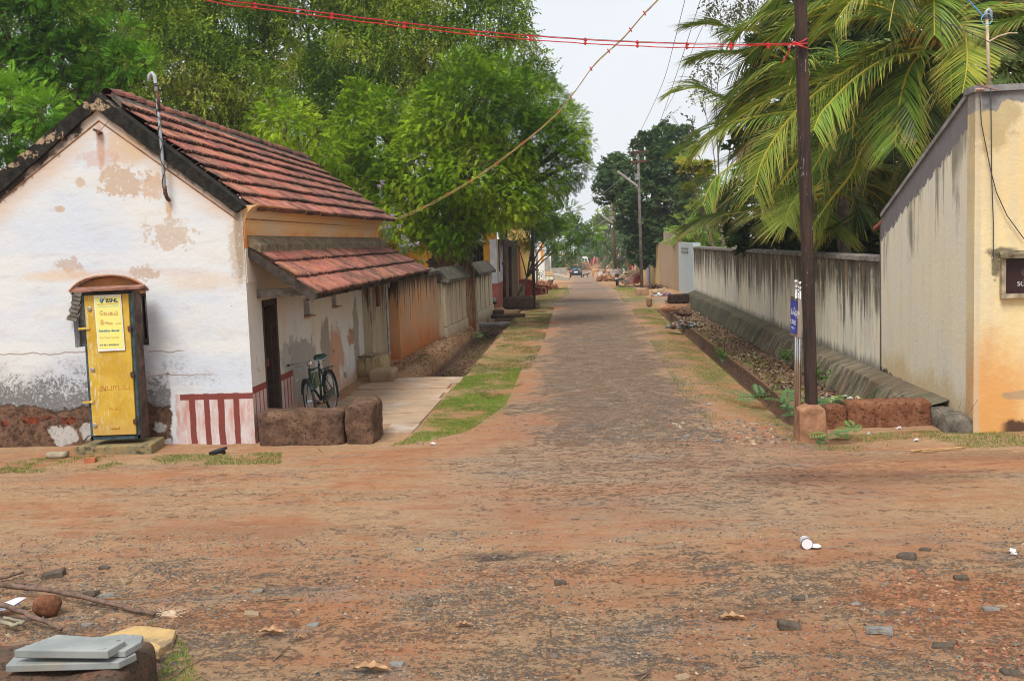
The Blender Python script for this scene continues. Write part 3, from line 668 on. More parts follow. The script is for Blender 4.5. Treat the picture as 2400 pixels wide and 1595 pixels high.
# tympanum and window boards
mb = MB(); pts = [(op0+(op1-op0)*i/14, YN+.09, archz(op0+(op1-op0)*i/14)-.012) for i in range(15)]
mb.extrude([(op0, YN+.09, arz-.02)]+pts[1:-1]+[(op1, YN+.09, arz-.02)], (0, .1, 0))
tym = plain('stained_tympanum', (.42, .19, .075), .9, scale=3, bump=.004, var=.3); 
win = obj('window', mb, tym, house)
mb = MB(); mb.box(((op0+op1)/2, YN+.24, (opz+arz)/2), (op1-op0, .03, arz-opz)); obj('window_recess', mb, MAT['dark'], win)
mb = MB()
for a in (op0+.05, op0+.17, op0+.28, op1-.06, op1-.16): mb.box((a, YN+.17, (opz+arz)/2-.03), (.055, .05, arz-opz-.05))
mb.box(((op0+op1)/2, YN+.18, arz-.03), (op1-op0, .08, .06)); mb.box(((op0+op1)/2, YN+.18, opz+.05), (op1-op0, .06, .07))
obj('window_frame', mb, MAT['wood_grey'], win, bevel=.004)
mb = MB(); a = P(167, 690, Y=YN-.12); b_ = P(150, 748, Y=YN-.22)
for i in range(7):
    t = i/6; q = a.lerp(b_, t); mb.box((q.x+.07+.02*math.sin(i*3), YN-.07-.02*t, q.z), (.12+.04*t, .016, .07), rx=-.35, ry=.25)
mb.box((a.x+.12, YN-.045, (a.z+b_.z)/2+.02), (.03, .03, .42))
obj('shutter', mb, MAT['wood_grey'], win, bevel=.003)
# moulded arch rim
mb = MB(); mb.tube([(op0-.02+(op1-op0+.04)*i/16, YN-.012, archz(min(op1, max(op0, op0-.02+(op1-op0+.04)*i/16)))+.015) for i in range(17)], .018, 6); obj('arch_moulding', mb, plain('arch_rim', (.33, .15, .08), .9, var=.4), win)
# --- black gable coping
g = N('coping', .93, .15); nn = g.noise(5, 7, .75); c = g.mix(g.mr(g.noise(9, 6, .7), .35, .7), (.012, .011, .010), (.038, .034, .027))
blots = None
for (px, py, rx, ry, sd) in ((235, 250, 30, 12, 1), (130, 318, 22, 10, 2), (105, 330, 26, 9, 3), (72, 362, 20, 9, 4), (30, 388, 18, 7, 5)):
    m_ = g.blobm(GPx(px, py), rx*s, ry*s, 'x', 2.0, .08, 3.2, sd); blots = m_ if blots is None else g.mx(blots, m_)
c = g.mix(g.mul(g.mul(blots, g.mr(g.noise(13, 6, .75), .44, .52)), .9), c, (.42, .31, .19)); c = g.mix(g.mul(g.mr(g.noise(40, 4, .6), .68, .74), .6), c, (.3, .27, .2)); g.col(c); g.bump(nn, .03); cop = g.m
mb = MB()
def lobes(p0, p1, w0, w1, n=26, sd=1):
    """irregular lower edge of the coping band"""
    out = []
    for i in range(n+1):
        t = i/n; q = p0.lerp(p1, t); out.append(Vector((q.x, q.y, q.z+.025*(mnoise.noise(Vector((t*14, sd, 0)))+.6*mnoise.noise(Vector((t*40, sd, 0)))))))
    return out
apo, api = GPx(228, 219), GPx(228, 257); ro, ri = GPx(578, 484), GPx(556, 499); lo, li = P(-105, 497, Y=YN), P(-105, 546, Y=YN)
for (po, pi_, qo, qi, sd) in ((apo, api, ro, ri, 1), (lo, li, apo, api, 2)):
    top = [po.lerp(qo, i/26) for i in range(27)]; bot = lobes(pi_, qi, 0, 0, 26, sd)
    for i in range(26):
        f = Vector((0, -.07, 0)); bk = Vector((0, .22, 0))
        mb.hexa([bot[i]+f, bot[i+1]+f, bot[i+1]+bk, bot[i]+bk], [top[i]+f, top[i+1]+f, top[i+1]+bk, top[i]+bk])
obj('gable_coping', mb, cop, house)
mb = MB(); q0, q1, q2 = GPx(-60, 520), GPx(232, 283), GPx(557, 515)
mb.tube([q0, q1], .012, 5); mb.tube([q1, q2], .012, 5); 
mb.tube([Vector((HX+.035, YN+.05, P(562, 513, Y=YN).z)), Vector((HX+.03, YF, P(893, 533, Y=YF).z))], .012, 5)
obj('moulding', mb, plain('moulding', (.30, .15, .08), .9, var=.4), house)
# --- street wall: panels between openings
far = P(905, 865, Y=23.6)
mb = MB(); zc = 2.78
def wallY(mb, y0, y1, z0, z1, x=None): x = HX if x is None else x; mb.poly([(x, y0, z0), (x, y1, z0), (x, y1, z1), (x, y0, z1)])
D0, D1 = 14.95, 15.72; DZ = 2.02
holes = [(17.25, 17.62, 1.62, 1.92), (19.25, 19.6, 1.66, 1.94)]
ys = sorted(set([YN, D0, D1]+[h for q in holes for h in q[:2]]+[21.55, YF]))
for ya, yb in zip(ys[:-1], ys[1:]):
    if ya >= D0-1e-6 and yb <= D1+1e-6: wallY(mb, ya, yb, DZ, zc); continue
    hh = [q for q in holes if ya >= q[0]-1e-6 and yb <= q[1]+1e-6]
    if hh: wallY(mb, ya, yb, -.1, hh[0][2]); wallY(mb, ya, yb, hh[0][3], zc)
    else: wallY(mb, ya, yb, -.1, zc)
for (y0, y1, z0, z1) in [(D0, D1, -.1, DZ)]+holes:
    d = .32
    mb.poly([(HX, y0, z0), (HX, y0, z1), (HX-d, y0, z1), (HX-d, y0, z0)]); mb.poly([(HX, y1, z0), (HX-d, y1, z0), (HX-d, y1, z1), (HX, y1, z1)])
    mb.poly([(HX, y0, z1), (HX, y1, z1), (HX-d, y1, z1), (HX-d, y0, z1)]); mb.poly([(HX, y0, z0), (HX-d, y0, z0), (HX-d, y1, z0), (HX, y1, z0)])
# cove above the lean-to curving out to the eave
zt0 = P(562, 513, Y=YN).z; prof = [(0, 2.3), (0, zt0-.05), (.02, zt0), (.06, zt0+.09), (.13, zt0+.16), (.22, zt0+.19)]
for (a0, z0), (a1, z1) in zip(prof[:-1], prof[1:]):
    mb.poly([(HX+.015+a0, YN+.02, z0), (HX+.015+a0, YF, z0), (HX+.015+a1, YF, z1), (HX+.015+a1, YN+.02, z1)])
mb.poly([(HX+.015+a, YN+.02, z) for a, z in prof][::-1]+[(HX-.02, YN+.02, 2.3)][:0]+[(HX-.02, YN+.02, prof[-1][1]), (HX-.02, YN+.02, 2.3)][::-1][:2])
mb.poly([(HX, YF, -.6), (x0w, YF, -.6), (x0w, YF, 3.3), (HX, YF, 3.3)])          # far gable
mb.poly([(HX, YF, 3.2), (x0w, YF, 3.2), (hA.x, YF, hB.z-.1)]); mb.poly([(x0w, YF, -.1), (x0w, YN, -.1), (x0w, YN, 3.2), (x0w, YF, 3.2)])
obj('street_wall', mb, side_mat, house)
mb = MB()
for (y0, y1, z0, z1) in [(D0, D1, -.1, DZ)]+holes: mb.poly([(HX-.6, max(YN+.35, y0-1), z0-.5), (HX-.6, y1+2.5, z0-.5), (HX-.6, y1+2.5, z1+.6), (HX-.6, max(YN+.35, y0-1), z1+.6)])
obj('dark_interior', mb, MAT['dark'], house)  # black sheets behind the openings, painted in place of unlit rooms
# plastered pilaster band between the near corner and the door, and the far pier
mb = MB(); mb.box((HX+.05, 22.9, 1.0), (.28, 1.9, 2.6)); 
pier_mat = streakwall('pier', (.46, .38, .27), (.42, .33, .22), (.05, .04, .03), 5, .55, None, 2.3, 0, (.35, .17, .09), .5)
obj('pier', mb, pier_mat, house, bevel=.02)
mb = MB(); mb.box((HX+.22, 22.6, 1.72), (.07, .22, .52)); obj('meter_box', mb, plain('brown_box', (.16, .06, .035), .7), house, bevel=.01)
mb = MB(); mb.tube([(HX+.30, 23.2, .3), (HX+.30, 23.2, 2.15)], .03, 6); mb.tube([(HX+.30, 23.2, 2.0), (HX+.38, 23.15, 2.0), (HX+.38, 23.15, 1.85)], .018, 6); obj('downpipe', mb, MAT['galv'], house)
mb = MB(); mb.box((HX-.06, 21.62, 1.05), (.1, .1, 2.4)); obj('wall_groove', mb, MAT['wood_dark'], house)
# door frame, leaf, sill
dr = bpy.data.objects.new('door', None); COL.objects.link(dr); dr.parent = house
mb = MB(); mb.box((HX-.07, D0+.05, 1.0), (.14, .09, 2.05)); mb.box((HX-.07, D1-.05, 1.0), (.14, .09, 2.05)); mb.box((HX-.07, (D0+D1)/2, DZ-.05), (.14, D1-D0, .1)); obj('door_frame', mb, MAT['wood_dark'], dr, bevel=.005)
mb = MB(); mb.box((HX-.26, D1-.13, .98), (.36, .035, 1.8)); mb.box((HX-.26, D1-.155, 1.35), (.26, .02, .5)); mb.box((HX-.26, D1-.155, .6), (.26, .02, .5)); obj('door_leaf', mb, MAT['wood_dark'], dr, bevel=.004)
mb = MB(); mb.box((HX-.1, (D0+D1)/2, .09), (.42, D1-D0, .16)); obj('door_sill', mb, plain('sill_stone', (.22, .23, .2), .85, scale=5), dr, bevel=.01)
mb = MB(); mb.box((HX-.235, D1-.16, 1.02), (.2, .03, .12)); obj('door_plate', mb, plain('red_plate', (.35, .07, .03), .6), dr)
# vent sills
for (y0, y1, z0, z1) in holes:
    mb = MB(); mb.box((HX+.035, (y0+y1)/2, z0-.012), (.13, y1-y0+.06, .035)); obj('vent_sill', mb, plain('vent_sill', (.42, .28, .15), .9), house, bevel=.006)
# --- tiled roofs
def tileroof(name, A, B, C, D, rows, cols, parent, lift=.058, seed=1, jit=.006):
    """A top near, B top far, C bottom far, D bottom near; real ribbed tiles, each course laps the one below"""
    A, B, C, D = map(Vector, (A, B, C, D)); nrm = (B-A).cross(D-A).normalized()
    if nrm.z < 0: nrm = -nrm
    vs_, fs_, ts_ = [], [], []; rnd = random.Random(seed)
    S = 11; rib = [0, .2, .9, 1, .75, .15, .15, .8, 1, .85, .1]
    Rr = rib
    for r in range(rows):
        sag = [mnoise.noise(Vector((k*.13, r*.7, seed)))*.012 for k in range(cols+1)]
        for k in range(cols):
            age = .5+.5*mnoise.noise(Vector((k*.11, r*.5, seed*3.1)))+.35*mnoise.noise(Vector((k*.6, r*1.7, seed)))
            redc = Vector((.54+rnd.uniform(-.06, .07), .20+rnd.uniform(-.03, .03), .135+rnd.uniform(-.015, .02)))
            if rnd.random() < .06: redc = Vector((.56, .25, .17))
            dk = min(.8, max(0, age-.42+.25*(k/cols)))*rnd.uniform(.5, 1.1); tcol = redc.lerp(Vector((.085, .05, .042)), dk)
            b = len(vs_); j0, j1 = rnd.uniform(-jit, jit), rnd.uniform(-jit, jit); skew = rnd.uniform(-.012, .012)
            for vi, (vv, hh) in enumerate(((0.0, 0.0), (.5, .45), (.93, .86), (1.10, 1.0), (1.13, .72), (1.13, .05))):
                v = (r+vv)/rows
                v = min(v, 1.04)
                for i in range(S):
                    u = (k+i/(S-1))/cols
                    p = A.lerp(B, u).lerp(D.lerp(C, u), v)
                    nose = 1.0 if vv < .9 else 1.15
                    h = lift*hh + Rr[i]*.026*(nose if vi < 4 else (.6 if vi == 4 else -.4)) + (j0 if vi < 3 else j1) + sag[k]
                    if vi == 5: h = lift*.1-.01
                    vs_.append(tuple(p+nrm*h+(D-A).normalized()*(skew*vv + (.012*Rr[i] if vi in (3, 4) else 0))))
            for vi in range(5):
                for i in range(S-1):
                    q = b+vi*S+i; fs_.append((q, q+1, q+S+1, q+S))
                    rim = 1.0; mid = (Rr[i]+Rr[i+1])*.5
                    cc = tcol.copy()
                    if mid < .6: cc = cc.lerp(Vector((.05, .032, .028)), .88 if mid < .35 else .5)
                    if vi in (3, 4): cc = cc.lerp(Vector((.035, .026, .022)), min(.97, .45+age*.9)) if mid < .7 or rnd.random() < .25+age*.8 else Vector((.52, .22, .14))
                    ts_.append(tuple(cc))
    if ((Vector(vs_[fs_[0][1]])-Vector(vs_[fs_[0][0]])).cross(Vector(vs_[fs_[0][3]])-Vector(vs_[fs_[0][0]]))).dot(nrm) < 0: fs_ = [f[::-1] for f in fs_]
    return mk(name, np.array(vs_), np.array(fs_), tilemat, parent, tints=ts_)
n = N('roof_tile', .88, .15); n1 = n.noise(2.2, 6, .7); n2 = n.noise(14, 6, .7)
c = n.mix(n.mul(n.mr(n.ma('ADD', n1, n.mr(n.xyz()[1], 15, 25, -.03, .09)), .42, .62), .72), n.attr(), (.055, .042, .036)); c = n.mix(n.mul(n.mr(n2, .50, .66), .6), c, (.05, .036, .03)); c = n.mix(n.mul(n.mr(n.noise(30, 4, .6), .60, .72), .35), c, (.5, .26, .18))
n.col(c); n.bump(n2, .008); tilemat = n.m
oN = P(596, 489, Y=YN+.25); oF = P(921, 517, Y=YF+.1)
rN = P(250, 222, Y=YN+.25); rF = P(716, 375, Y=YF+.1)
roof = tileroof('roof', rN, rF, oF, oN, 8, 44, house)
lN = P(-105, 500, Y=YN+.25)+Vector((-.25, 0, -.1)); lF = Vector((lN.x, YF+.1, oF.z))
tileroof('roof_back_slope', rN, rF, lF, lN, 8, 44, house, seed=4)
# ridge tiles bedded in mortar
mb = MB(); NR = 29
for i in range(NR):
    a = rN.lerp(rF, i/NR); b_ = rN.lerp(rF, (i+1.12)/NR); base = len(mb.v); rr = .115; k = 9; up = Vector((0, 0, 1))
    jz = random.uniform(-.012, .012)
    for j, (q, rad, dz) in enumerate(((a, rr*.86, 0), (b_, rr*1.04, .022), (b_, rr*.8, .01))):
        for t in range(k):
            an = math.pi*t/(k-1); mb.v.append(tuple(q+Vector((math.cos(an)*rad, 0, math.sin(an)*rad*.95+.0+dz+jz))))
    mb.cur = tuple(Vector((.36, .13, .09)).lerp(Vector((.1, .065, .05)), random.random()**1.3*.95*(0.35+.65*min(1, i/10))))
    for j in range(2):
        for t in range(k-1): mb.face((base+j*k+t, base+(j+1)*k+t, base+(j+1)*k+t+1, base+j*k+t+1))
obj('ridge_tiles', mb, tilemat, roof, tint=True)
sd = (oN-rN).normalized(); sd2 = (lN-rN).normalized()
mort = plain('mortar', (.12, .10, .08), .95, scale=7, bump=.012, var=.5, useobj=False)
for sg in (sd, sd2):
    mb = MB()
    npt = 40; up = [rN.lerp(rF, i/npt)+sg*.09+Vector((0, 0, .085)) for i in range(npt+1)]; dn = [rN.lerp(rF, i/npt)+sg*(.27+.02*mnoise.noise(Vector((i*.7, sg.x, 0))))+Vector((0, 0, .062)) for i in range(npt+1)]
    for i in range(npt):
        lo_ = Vector((0, 0, -.09)); mb.hexa([up[i]+lo_, up[i+1]+lo_, dn[i+1]+lo_, dn[i]+lo_], [up[i], up[i+1], dn[i+1], dn[i]])
    obj('ridge_mortar', mb, mort, roof)
# lean-to roof over the street side
tN, tF = P(562, 578, Y=YN+.12), P(897, 571, Y=YF+.2); bN, bF = P(738, 686, Y=YN+.35), P(1002, 634, Y=YF+.3)
tN.x = HX+.0; tF = Vector((HX-.02, YF+.2, tF.z))
lean = tileroof('lean_to_roof', tN+Vector((0, 0, .02)), tF, bF, bN, 3, 45, house, .05, 7)
mb = MB(); npt = 44
for i in range(npt):
    w0, w1 = .14+.03*mnoise.noise(Vector((i*.5, 3, 0))), .14+.03*mnoise.noise(Vector(((i+1)*.5, 3, 0)))
    a, b_ = tN.lerp(tF, i/npt)+Vector((.01, 0, .03)), tN.lerp(tF, (i+1)/npt)+Vector((.01, 0, .03))
    mb.hexa([a+Vector((0, 0, -.03)), b_+Vector((0, 0, -.03)), b_+Vector((w1+.05, 0, -w1*.75-.02)), a+Vector((w0+.05, 0, -w0*.75-.02))], [a+Vector((0, 0, .13)), b_+Vector((0, 0, .13)), b_+Vector((w1+.05, 0, -w1*.5+.06)), a+Vector((w0+.05, 0, -w0*.5+.06))])
obj('flashing', mb, plain('flashing', (.17, .13, .08), .95, scale=9, bump=.012, var=.5, useobj=False), lean)
dn = Vector((0, 0, -.055))
mb = MB()
def beam(mb, a, b, w_, h_):
    a, b = Vector(a), Vector(b); t = (b-a).normalized(); sd_ = t.cross(Vector((0, 0, 1))).normalized()*w_/2; u_ = sd_.cross(t).normalized()*h_/2
    mb.hexa([a-sd_-u_, a+sd_-u_, b+sd_-u_, b-sd_-u_], [a-sd_+u_, a+sd_+u_, b+sd_+u_, b-sd_+u_])
for i in range(11):
    t = i/10; a = tN.lerp(tF, t)+dn*1.3+Vector((0, .04, 0)); b_ = bN.lerp(bF, t)+dn*1.5; beam(mb, a, b_, .09, .12 if i == 0 else .08)
beam(mb, bN+dn*1.7+Vector((-.10, 0, 0.02)), bF+dn*1.7+Vector((-.10, 0, 0.02)), .06, .07)
for t in (.35, .7): beam(mb, tN.lerp(bN, t)+dn*.6, tF.lerp(bF, t)+dn*.6, .05, .035)
obj('rafters', mb, plain('rafter_wood', (.05, .038, .03), .9, scale=9, var=.45, bump=.004), lean)
mb = MB(); za = P(585, 690, Y=14.75).z; beam(mb, (HX-.15, 14.8, za), (P(712, 690, Y=14.8).x, 14.8, za+.02), .12, .12); obj('bracket_beam', mb, MAT['wood_grey'], lean, bevel=.006); mb = MB(); beam(mb, (HX-.1, 21.8, za), (HX+.75, 21.8, za+.02), .12, .12)
obj('bracket_beam', mb, MAT['wood_grey'], lean, bevel=.006)
# steps at the far end of the house
stp = MB(); stp.block((HX+.28, 21.5, .22), (.62, .75, .55), n=8, rough=.02, rnd=.12, seed=2); stp.block((HX+.62, 20.8, .12), (.5, .6, .30), n=8, rough=.02, rnd=.15, seed=3)
t = obj('entrance_steps', stp, streakwall('step_plaster', (.42, .31, .17), (.35, .26, .16), (.07, .06, .045), 4, .5, None, .6, 0, (.22, .13, .08), .3), house, smooth=False)
# --- conduit pole with hooked top on the gable
cp = thing('conduit_pole', 'grey bent conduit pipe with a hooked top rising from the gable wall', 'pipe', GPx(394, 466))
yy_ = YN-.10; path = [P(396, 468, Y=YN), P(390, 462, Y=yy_), P(386, 440, Y=yy_-.02), P(379, 350, Y=yy_-.03), P(373, 280, Y=yy_), P(368, 232, Y=yy_)]
mb = MB(); mb.tube(path, [.022, .024, .024, .024, .022, .022], 8); obj('pipe', mb, MAT['galv'], cp, smooth=True)
mb = MB(); mb.tube([P(396, 469, Y=YN-.02), P(391, 463, Y=yy_), P(387, 448, Y=yy_-.02), P(386, 436, Y=yy_-.02)], .028, 8); obj('rusty_sleeve', mb, MAT['rust'], cp, smooth=True); mb = MB(); mb.tube([P(373, 262, Y=yy_), P(368, 216, Y=yy_)], .026, 8); obj('rusty_sleeve', mb, MAT['rust'], cp, smooth=True)
mb = MB(); hk = [P(366, 214, Y=yy_), P(365, 196, Y=yy_), P(362, 178, Y=yy_), P(356, 171, Y=yy_), P(350, 176, Y=yy_), P(349, 190, Y=yy_)]; mb.tube(hk, .026, 8); obj('hook', mb, plain('pvc_grey', (.45, .47, .49), .5), cp, smooth=True)
mb = MB()
for i in range(24): mb_t = i/23
pp = []
for i in range(70):
    t = i/69; k_ = t*(len(path)-2); a = int(k_); q = path[1:][min(a, len(path)-3)].lerp(path[1:][min(a+1, len(path)-2)], k_-a) if a < len(path)-2 else path[-1]
    pp.append(q+Vector((math.cos(i*.5)*.03, -abs(math.sin(i*.5))*.03, 0)))
mb.tube(pp, .006, 5); mb.tube([P(366, 200, Y=yy_)+Vector((math.cos(a)*.035, math.sin(a)*.035, a*.004-.03)) for a in [x*.7 for x in range(18)]], .009, 5); obj('wire', mb, MAT['cable'], cp)
# iron bracket with wire high in the gable
br = thing('wall_bracket', 'small rusty iron bracket high in the white gable', 'bracket', GPx(233, 310))
mb = MB(); q = GPx(236, 312); mb.box(q+Vector((-.02, -.04, .02)), (.11, .09, .03), ry=.5); mb.tube([q, q+Vector((0, -.07, -.03))], .012, 6); obj('bracket', mb, MAT['rust'], br)
mb = MB(); mb.tube([q+Vector((0, -.06, 0)), GPx(268, 278)+Vector((0, -.1, 0)), P(330, 232, Y=YN+.6)], .004, 4); obj('stay_wire', mb, MAT['cable'], br)
# ------------------------------------------------------------------ right compound wall with battered plinth
WX = P(2282, 1013, Z=0).x; BY0 = P(2282, 1013, Z=0).y; BY1 = WX*2400/700.0*1.0
BY1 = P(2062, 700, X=WX).y; WY1 = P(1627, 640, X=WX).y
cw = thing('compound_wall', 'long cream compound wall with black rain streaks and a grey coping, right of the street', 'wall', (WX, BY1, 0))
g = N('streaked_cream', .93, .12); o = g.xyz(); zz_ = o[2]
st1 = g.noise(2.6, 7, .72, g.sc(None, 1, 1, .07), .2); st2 = g.noise(.7, 5, .6, g.sc(None, 1, 1, .12, (4, 2, 0))); st3 = g.noise(9, 6, .75, g.sc(None, 1, 1, .13, (1, 2, 0))); iso = g.noise(3.5, 7, .75)
c = g.mix(g.mr(st2, .4, .62), (.84, .77, .61), (.74, .70, .60)); c = g.mix(g.mul(g.mr(st3, .45, .7), .45), c, (.33, .30, .25))
dep = g.ma('SUBTRACT', 2.33, zz_)
m = g.mr(g.ma('SUBTRACT', g.ma('ADD', g.mul(st1, .65), g.mul(st3, .35)), g.ma('ADD', g.ma('MULTIPLY', dep, .085), .40)), -.02, .10)
m = g.mul(m, g.mr(g.ma('ADD', st2, g.ma('MULTIPLY', dep, -.04)), .36, .5))
c = g.mix(g.mul(m, .93), c, (.055, .05, .045))
farm = g.mr(o[1], 22, 38); m3 = g.mr(g.ma('ADD', dep, g.ma('ADD', g.mul(g.ma('SUBTRACT', st1, .5), -3.6), g.mul(g.ma('SUBTRACT', st3, .5), -1.6))), .35, 1.3, 1, 0); c = g.mix(g.mul(g.mul(m3, g.mr(iso, .34, .50, .45, 1)), .95), c, g.mix(g.mr(st3, .4, .6), (.045, .04, .034), (.15, .12, .08)))
br_ = g.mr(g.ma('SUBTRACT', g.noise(1.7, 6, .7, g.sc(None, 1, 1, .06, (8, 1, 0))), g.ma('MULTIPLY', dep, .05)), .50, .60); c = g.mix(g.mul(br_, .35), c, (.36, .26, .12))
ft = g.mr(g.ma('ADD', zz_, g.mul(g.ma('SUBTRACT', st3, .5), -.7)), .30, .55, 1, 0); c = g.mix(g.mul(ft, .75), c, (.09, .08, .065))
g.col(c); g.bump(g.ma('ADD', g.noise(14, 6, .7), st3), .006); creamwall = g.m
mb = MB()
topzf = lambda y: 2.28+(y-BY1)/(WY1-BY1)*.08
yy = [BY1+(WY1-BY1)*i/30 for i in range(31)]
for a, b_ in zip(yy[:-1], yy[1:]): mb.hexa([(WX, a, -.5), (WX+.24, a, -.5), (WX+.24, b_, -.5), (WX, b_, -.5)], [(WX, a, topzf(a)-.07), (WX+.24, a, topzf(a)-.07), (WX+.24, b_, topzf(b_)-.07), (WX, b_, topzf(b_)-.07)])
obj('wall', mb, creamwall, cw)
mb = MB()
for a, b_ in zip(yy[:-1], yy[1:]):
    w0 = .035+.008*mnoise.noise(Vector((a, 0, 0))); mb.hexa([(WX-w0, a, topzf(a)-.075), (WX+.27, a, topzf(a)-.07), (WX+.27, b_, topzf(b_)-.07), (WX-w0, b_, topzf(b_)-.075)], [(WX-w0+.02, a, topzf(a)), (WX+.2, a, topzf(a)+.03), (WX+.2, b_, topzf(b_)+.03), (WX-w0+.02, b_, topzf(b_))])
obj('coping', mb, plain('coping_grey', (.15, .13, .11), .95, scale=3, bump=.01, var=.5, useobj=False), cw)
# battered plinth
g = N('plinth', .95, .12); o = g.xyz(); a1 = g.noise(4.5, 8, .8, g.sc(None, .25, 1, .22), .15); c = g.mix(g.mr(a1, .40, .62), (.055, .048, .035), (.30, .25, .175)); c = g.mix(g.mul(g.mr(g.noise(2.2, 8, .8), .47, .6), .8), c, (.085, .072, .048)); c = g.mix(g.mul(g.mr(o[2], .18, .26), .45), c, (.19, .15, .11)); c = g.mix(g.mul(g.mr(g.noise(.9, 5, .7, g.sc(None, 1, 1, 1, (5, 2, 0))), .5, .6), .5), c, (.17, .11, .065))
c = g.mix(g.mr(o[1], 24, 36, 0, .75), c, (.06, .06, .04)); c = g.mix(g.mul(g.mr(g.noise(1.2, 5, .6), .5, .65), .4), c, (.12, .13, .05)); g.col(c); g.bump(g.noise(7, 8, .8), .03)
def plinth(name, y0, y1, n, parent):
    mb = MB(); prev = None
    for i in range(n+1):
        y = y0+(y1-y0)*i/n; nz_ = lambda k: .022*mnoise.noise(Vector((y*.8, k*1.3, 0)))+.010*mnoise.noise(Vector((y*3.1, k*2.3, 0)))-(.03 if int(y*10+3*math.sin(y)) % 23 == 0 else 0)
        z0 = -.62; hz = .28+.06*sst(20, 44, y)
        row = [Vector((WX-.60+nz_(1), y, z0)), Vector((WX-.50+nz_(2), y, -.18)), Vector((WX-.34+nz_(3)*1.4, y, hz-.14+nz_(4)*1.6)), Vector((WX-.29+nz_(5)*1.5, y, hz-.07+nz_(6)*1.6)), Vector((WX-.10, y, hz-.01+nz_(7)*.8)), Vector((WX+.02, y, hz+.03))]
        if prev:
            for k in range(5): mb.poly([prev[k+1], prev[k], row[k], row[k+1]])
        prev = row
    return obj(name, mb, g.m, parent)
plinth('plinth', BY0+.9, WY1, 110, cw)
# ------------------------------------------------------------------ cream building on the right
cb = thing('building', 'cream and ochre plastered building with a sloping grey parapet, at the right edge', 'building', (WX, BY0, 0))
zt_ = P(2276, 203, Y=BY0).z; zb_ = P(2065, 505, X=WX).z; zb2 = P(2062, 530, X=WX).z
g = N('cream_gable', .93, .12); o = g.xyz(); st1 = g.noise(3, 6, .7, g.sc(None, 1, 1, .08), .2)
c = g.mix(g.mr(g.noise(.8, 5, .6), .35, .65), (.76, .71, .58), (.80, .72, .53)); c = g.mix(g.mul(g.mr(g.noise(3.3, 5, .7, g.sc(None, 1, 1, .12)), .45, .7), .25), c, (.5, .47, .4))
# roof line height as a function of y
dz_ = (zt_-zb_)/(BY1-BY0-.15); line = g.ma('ADD', g.ma('MULTIPLY', g.ma('SUBTRACT', o[1], BY0), -dz_), zt_)
dl_ = g.ma('SUBTRACT', line, o[2])
mm = g.mul(g.mr(g.ma('SUBTRACT', st1, g.ma('MULTIPLY', dl_, .11)), .40, .50), g.mr(g.noise(.55, 3, .5), .44, .55)); c = g.mix(g.mul(mm, .75), c, (.13, .12, .10))
gr = g.mr(g.ma('ADD', dl_, g.mul(g.ma('SUBTRACT', g.noise(7, 6, .7), .5), .4)), .40, .43, 1, 0); c = g.mix(gr, c, g.mix(g.noise(4, 5), (.15, .14, .14), (.25, .23, .23)))
lw = g.mr(g.ma('ADD', o[2], g.mul(g.ma('SUBTRACT', g.noise(1.5, 6, .7, g.sc(None, 1, 1, .4)), .5), 1.4)), .3, .75, 1, 0); c = g.mix(g.mul(lw, .55), c, (.56, .36, .13))
ft = g.mr(g.ma('ADD', o[2], g.ma('ADD', g.mul(g.ma('SUBTRACT', o[1], BY0), -.075), g.mul(g.ma('SUBTRACT', g.noise(9, 6, .8), .5), .35))), .02, .07, 1, 0); c = g.mix(ft, c, (.07, .06, .05))
bk_ = g.mr(o[1], BY1-.14, BY1-.03); c = g.mix(g.mul(bk_, g.mr(st1, .35, .5)), c, (.08, .07, .06))
g.col(c); g.bump(g.noise(12, 6, .7), .008); cream = g.m
mb = MB(); mb.extrude([(WX, BY0, -.1), (WX, BY0, zt_), (WX, BY1-.15, zb_), (WX, BY1, zb_-.12), (WX, BY1, -.5), (WX, BY0, -.5)], (.26, 0, 0))
obj('side_wall', mb, cream, cb)
g = N('ochre_front', .93, .12); o = g.xyz(); c = g.mix(g.mr(g.noise(.9, 5, .6), .35, .65), (.74, .56, .28), (.78, .64, .36))
c = g.mix(g.mul(g.mr(g.noise(3.5, 5, .7, g.sc(None, 1, 1, .15)), .46, .66), .5), c, (.60, .53, .38))
fx = lambda px: P(px, 800, Y=BY0).x
fz = lambda py: P(2340, py, Y=BY0).z
hz_ = g.ma('ADD', o[2], g.mul(g.ma('SUBTRACT', g.noise(.9, 6, .65), .5), 1.9)); c = g.mix(g.mul(g.mr(hz_, .1, 1.6, 1, 0), .65), c, (.66, .36, .11)); c = g.mix(g.mul(g.blobm((WX+.25, BY0, .35), .35, .75, 'x', 1.0, .5, 2, 7), .55), c, (.62, .24, .05))
cc_ = g.blobm(P(2335, 300, Y=BY0), .3, .35, 'x', 1.6, .3, 2, 2); c = g.mix(g.mul(cc_, .5), c, (.30, .22, .10))
rs = g.ma('SUBTRACT', fz(262), o[2]); top_ = g.mr(g.ma('ADD', g.ma('ADD', rs, g.mul(g.ma('SUBTRACT', g.noise(4, 6, .7), .5), .3)), g.mul(g.mr(o[0], WX+.25, WX+.33), .12)), -.02, .02, 1, 0)
c = g.mix(top_, c, g.mix(g.mr(g.noise(2.5, 5), .4, .6), (.13, .13, .135), (.24, .235, .23)))
bl = g.blobm(P(2392, 925, Y=BY0), 50*pxm(BY0), 11*pxm(BY0), 'x', .8, .08, 2, 3); c = g.mix(g.mul(bl, .6), c, (.30, .26, .19))
for (px, py, rx, ry) in ((2350, 590, 40, 12), (2332, 620, 10, 30)): c = g.mix(g.mul(g.blobm(P(px, py, Y=BY0), rx*pxm(BY0), ry*pxm(BY0), 'x', 1.2, .3, 2, px), .8), c, (.08, .07, .05))
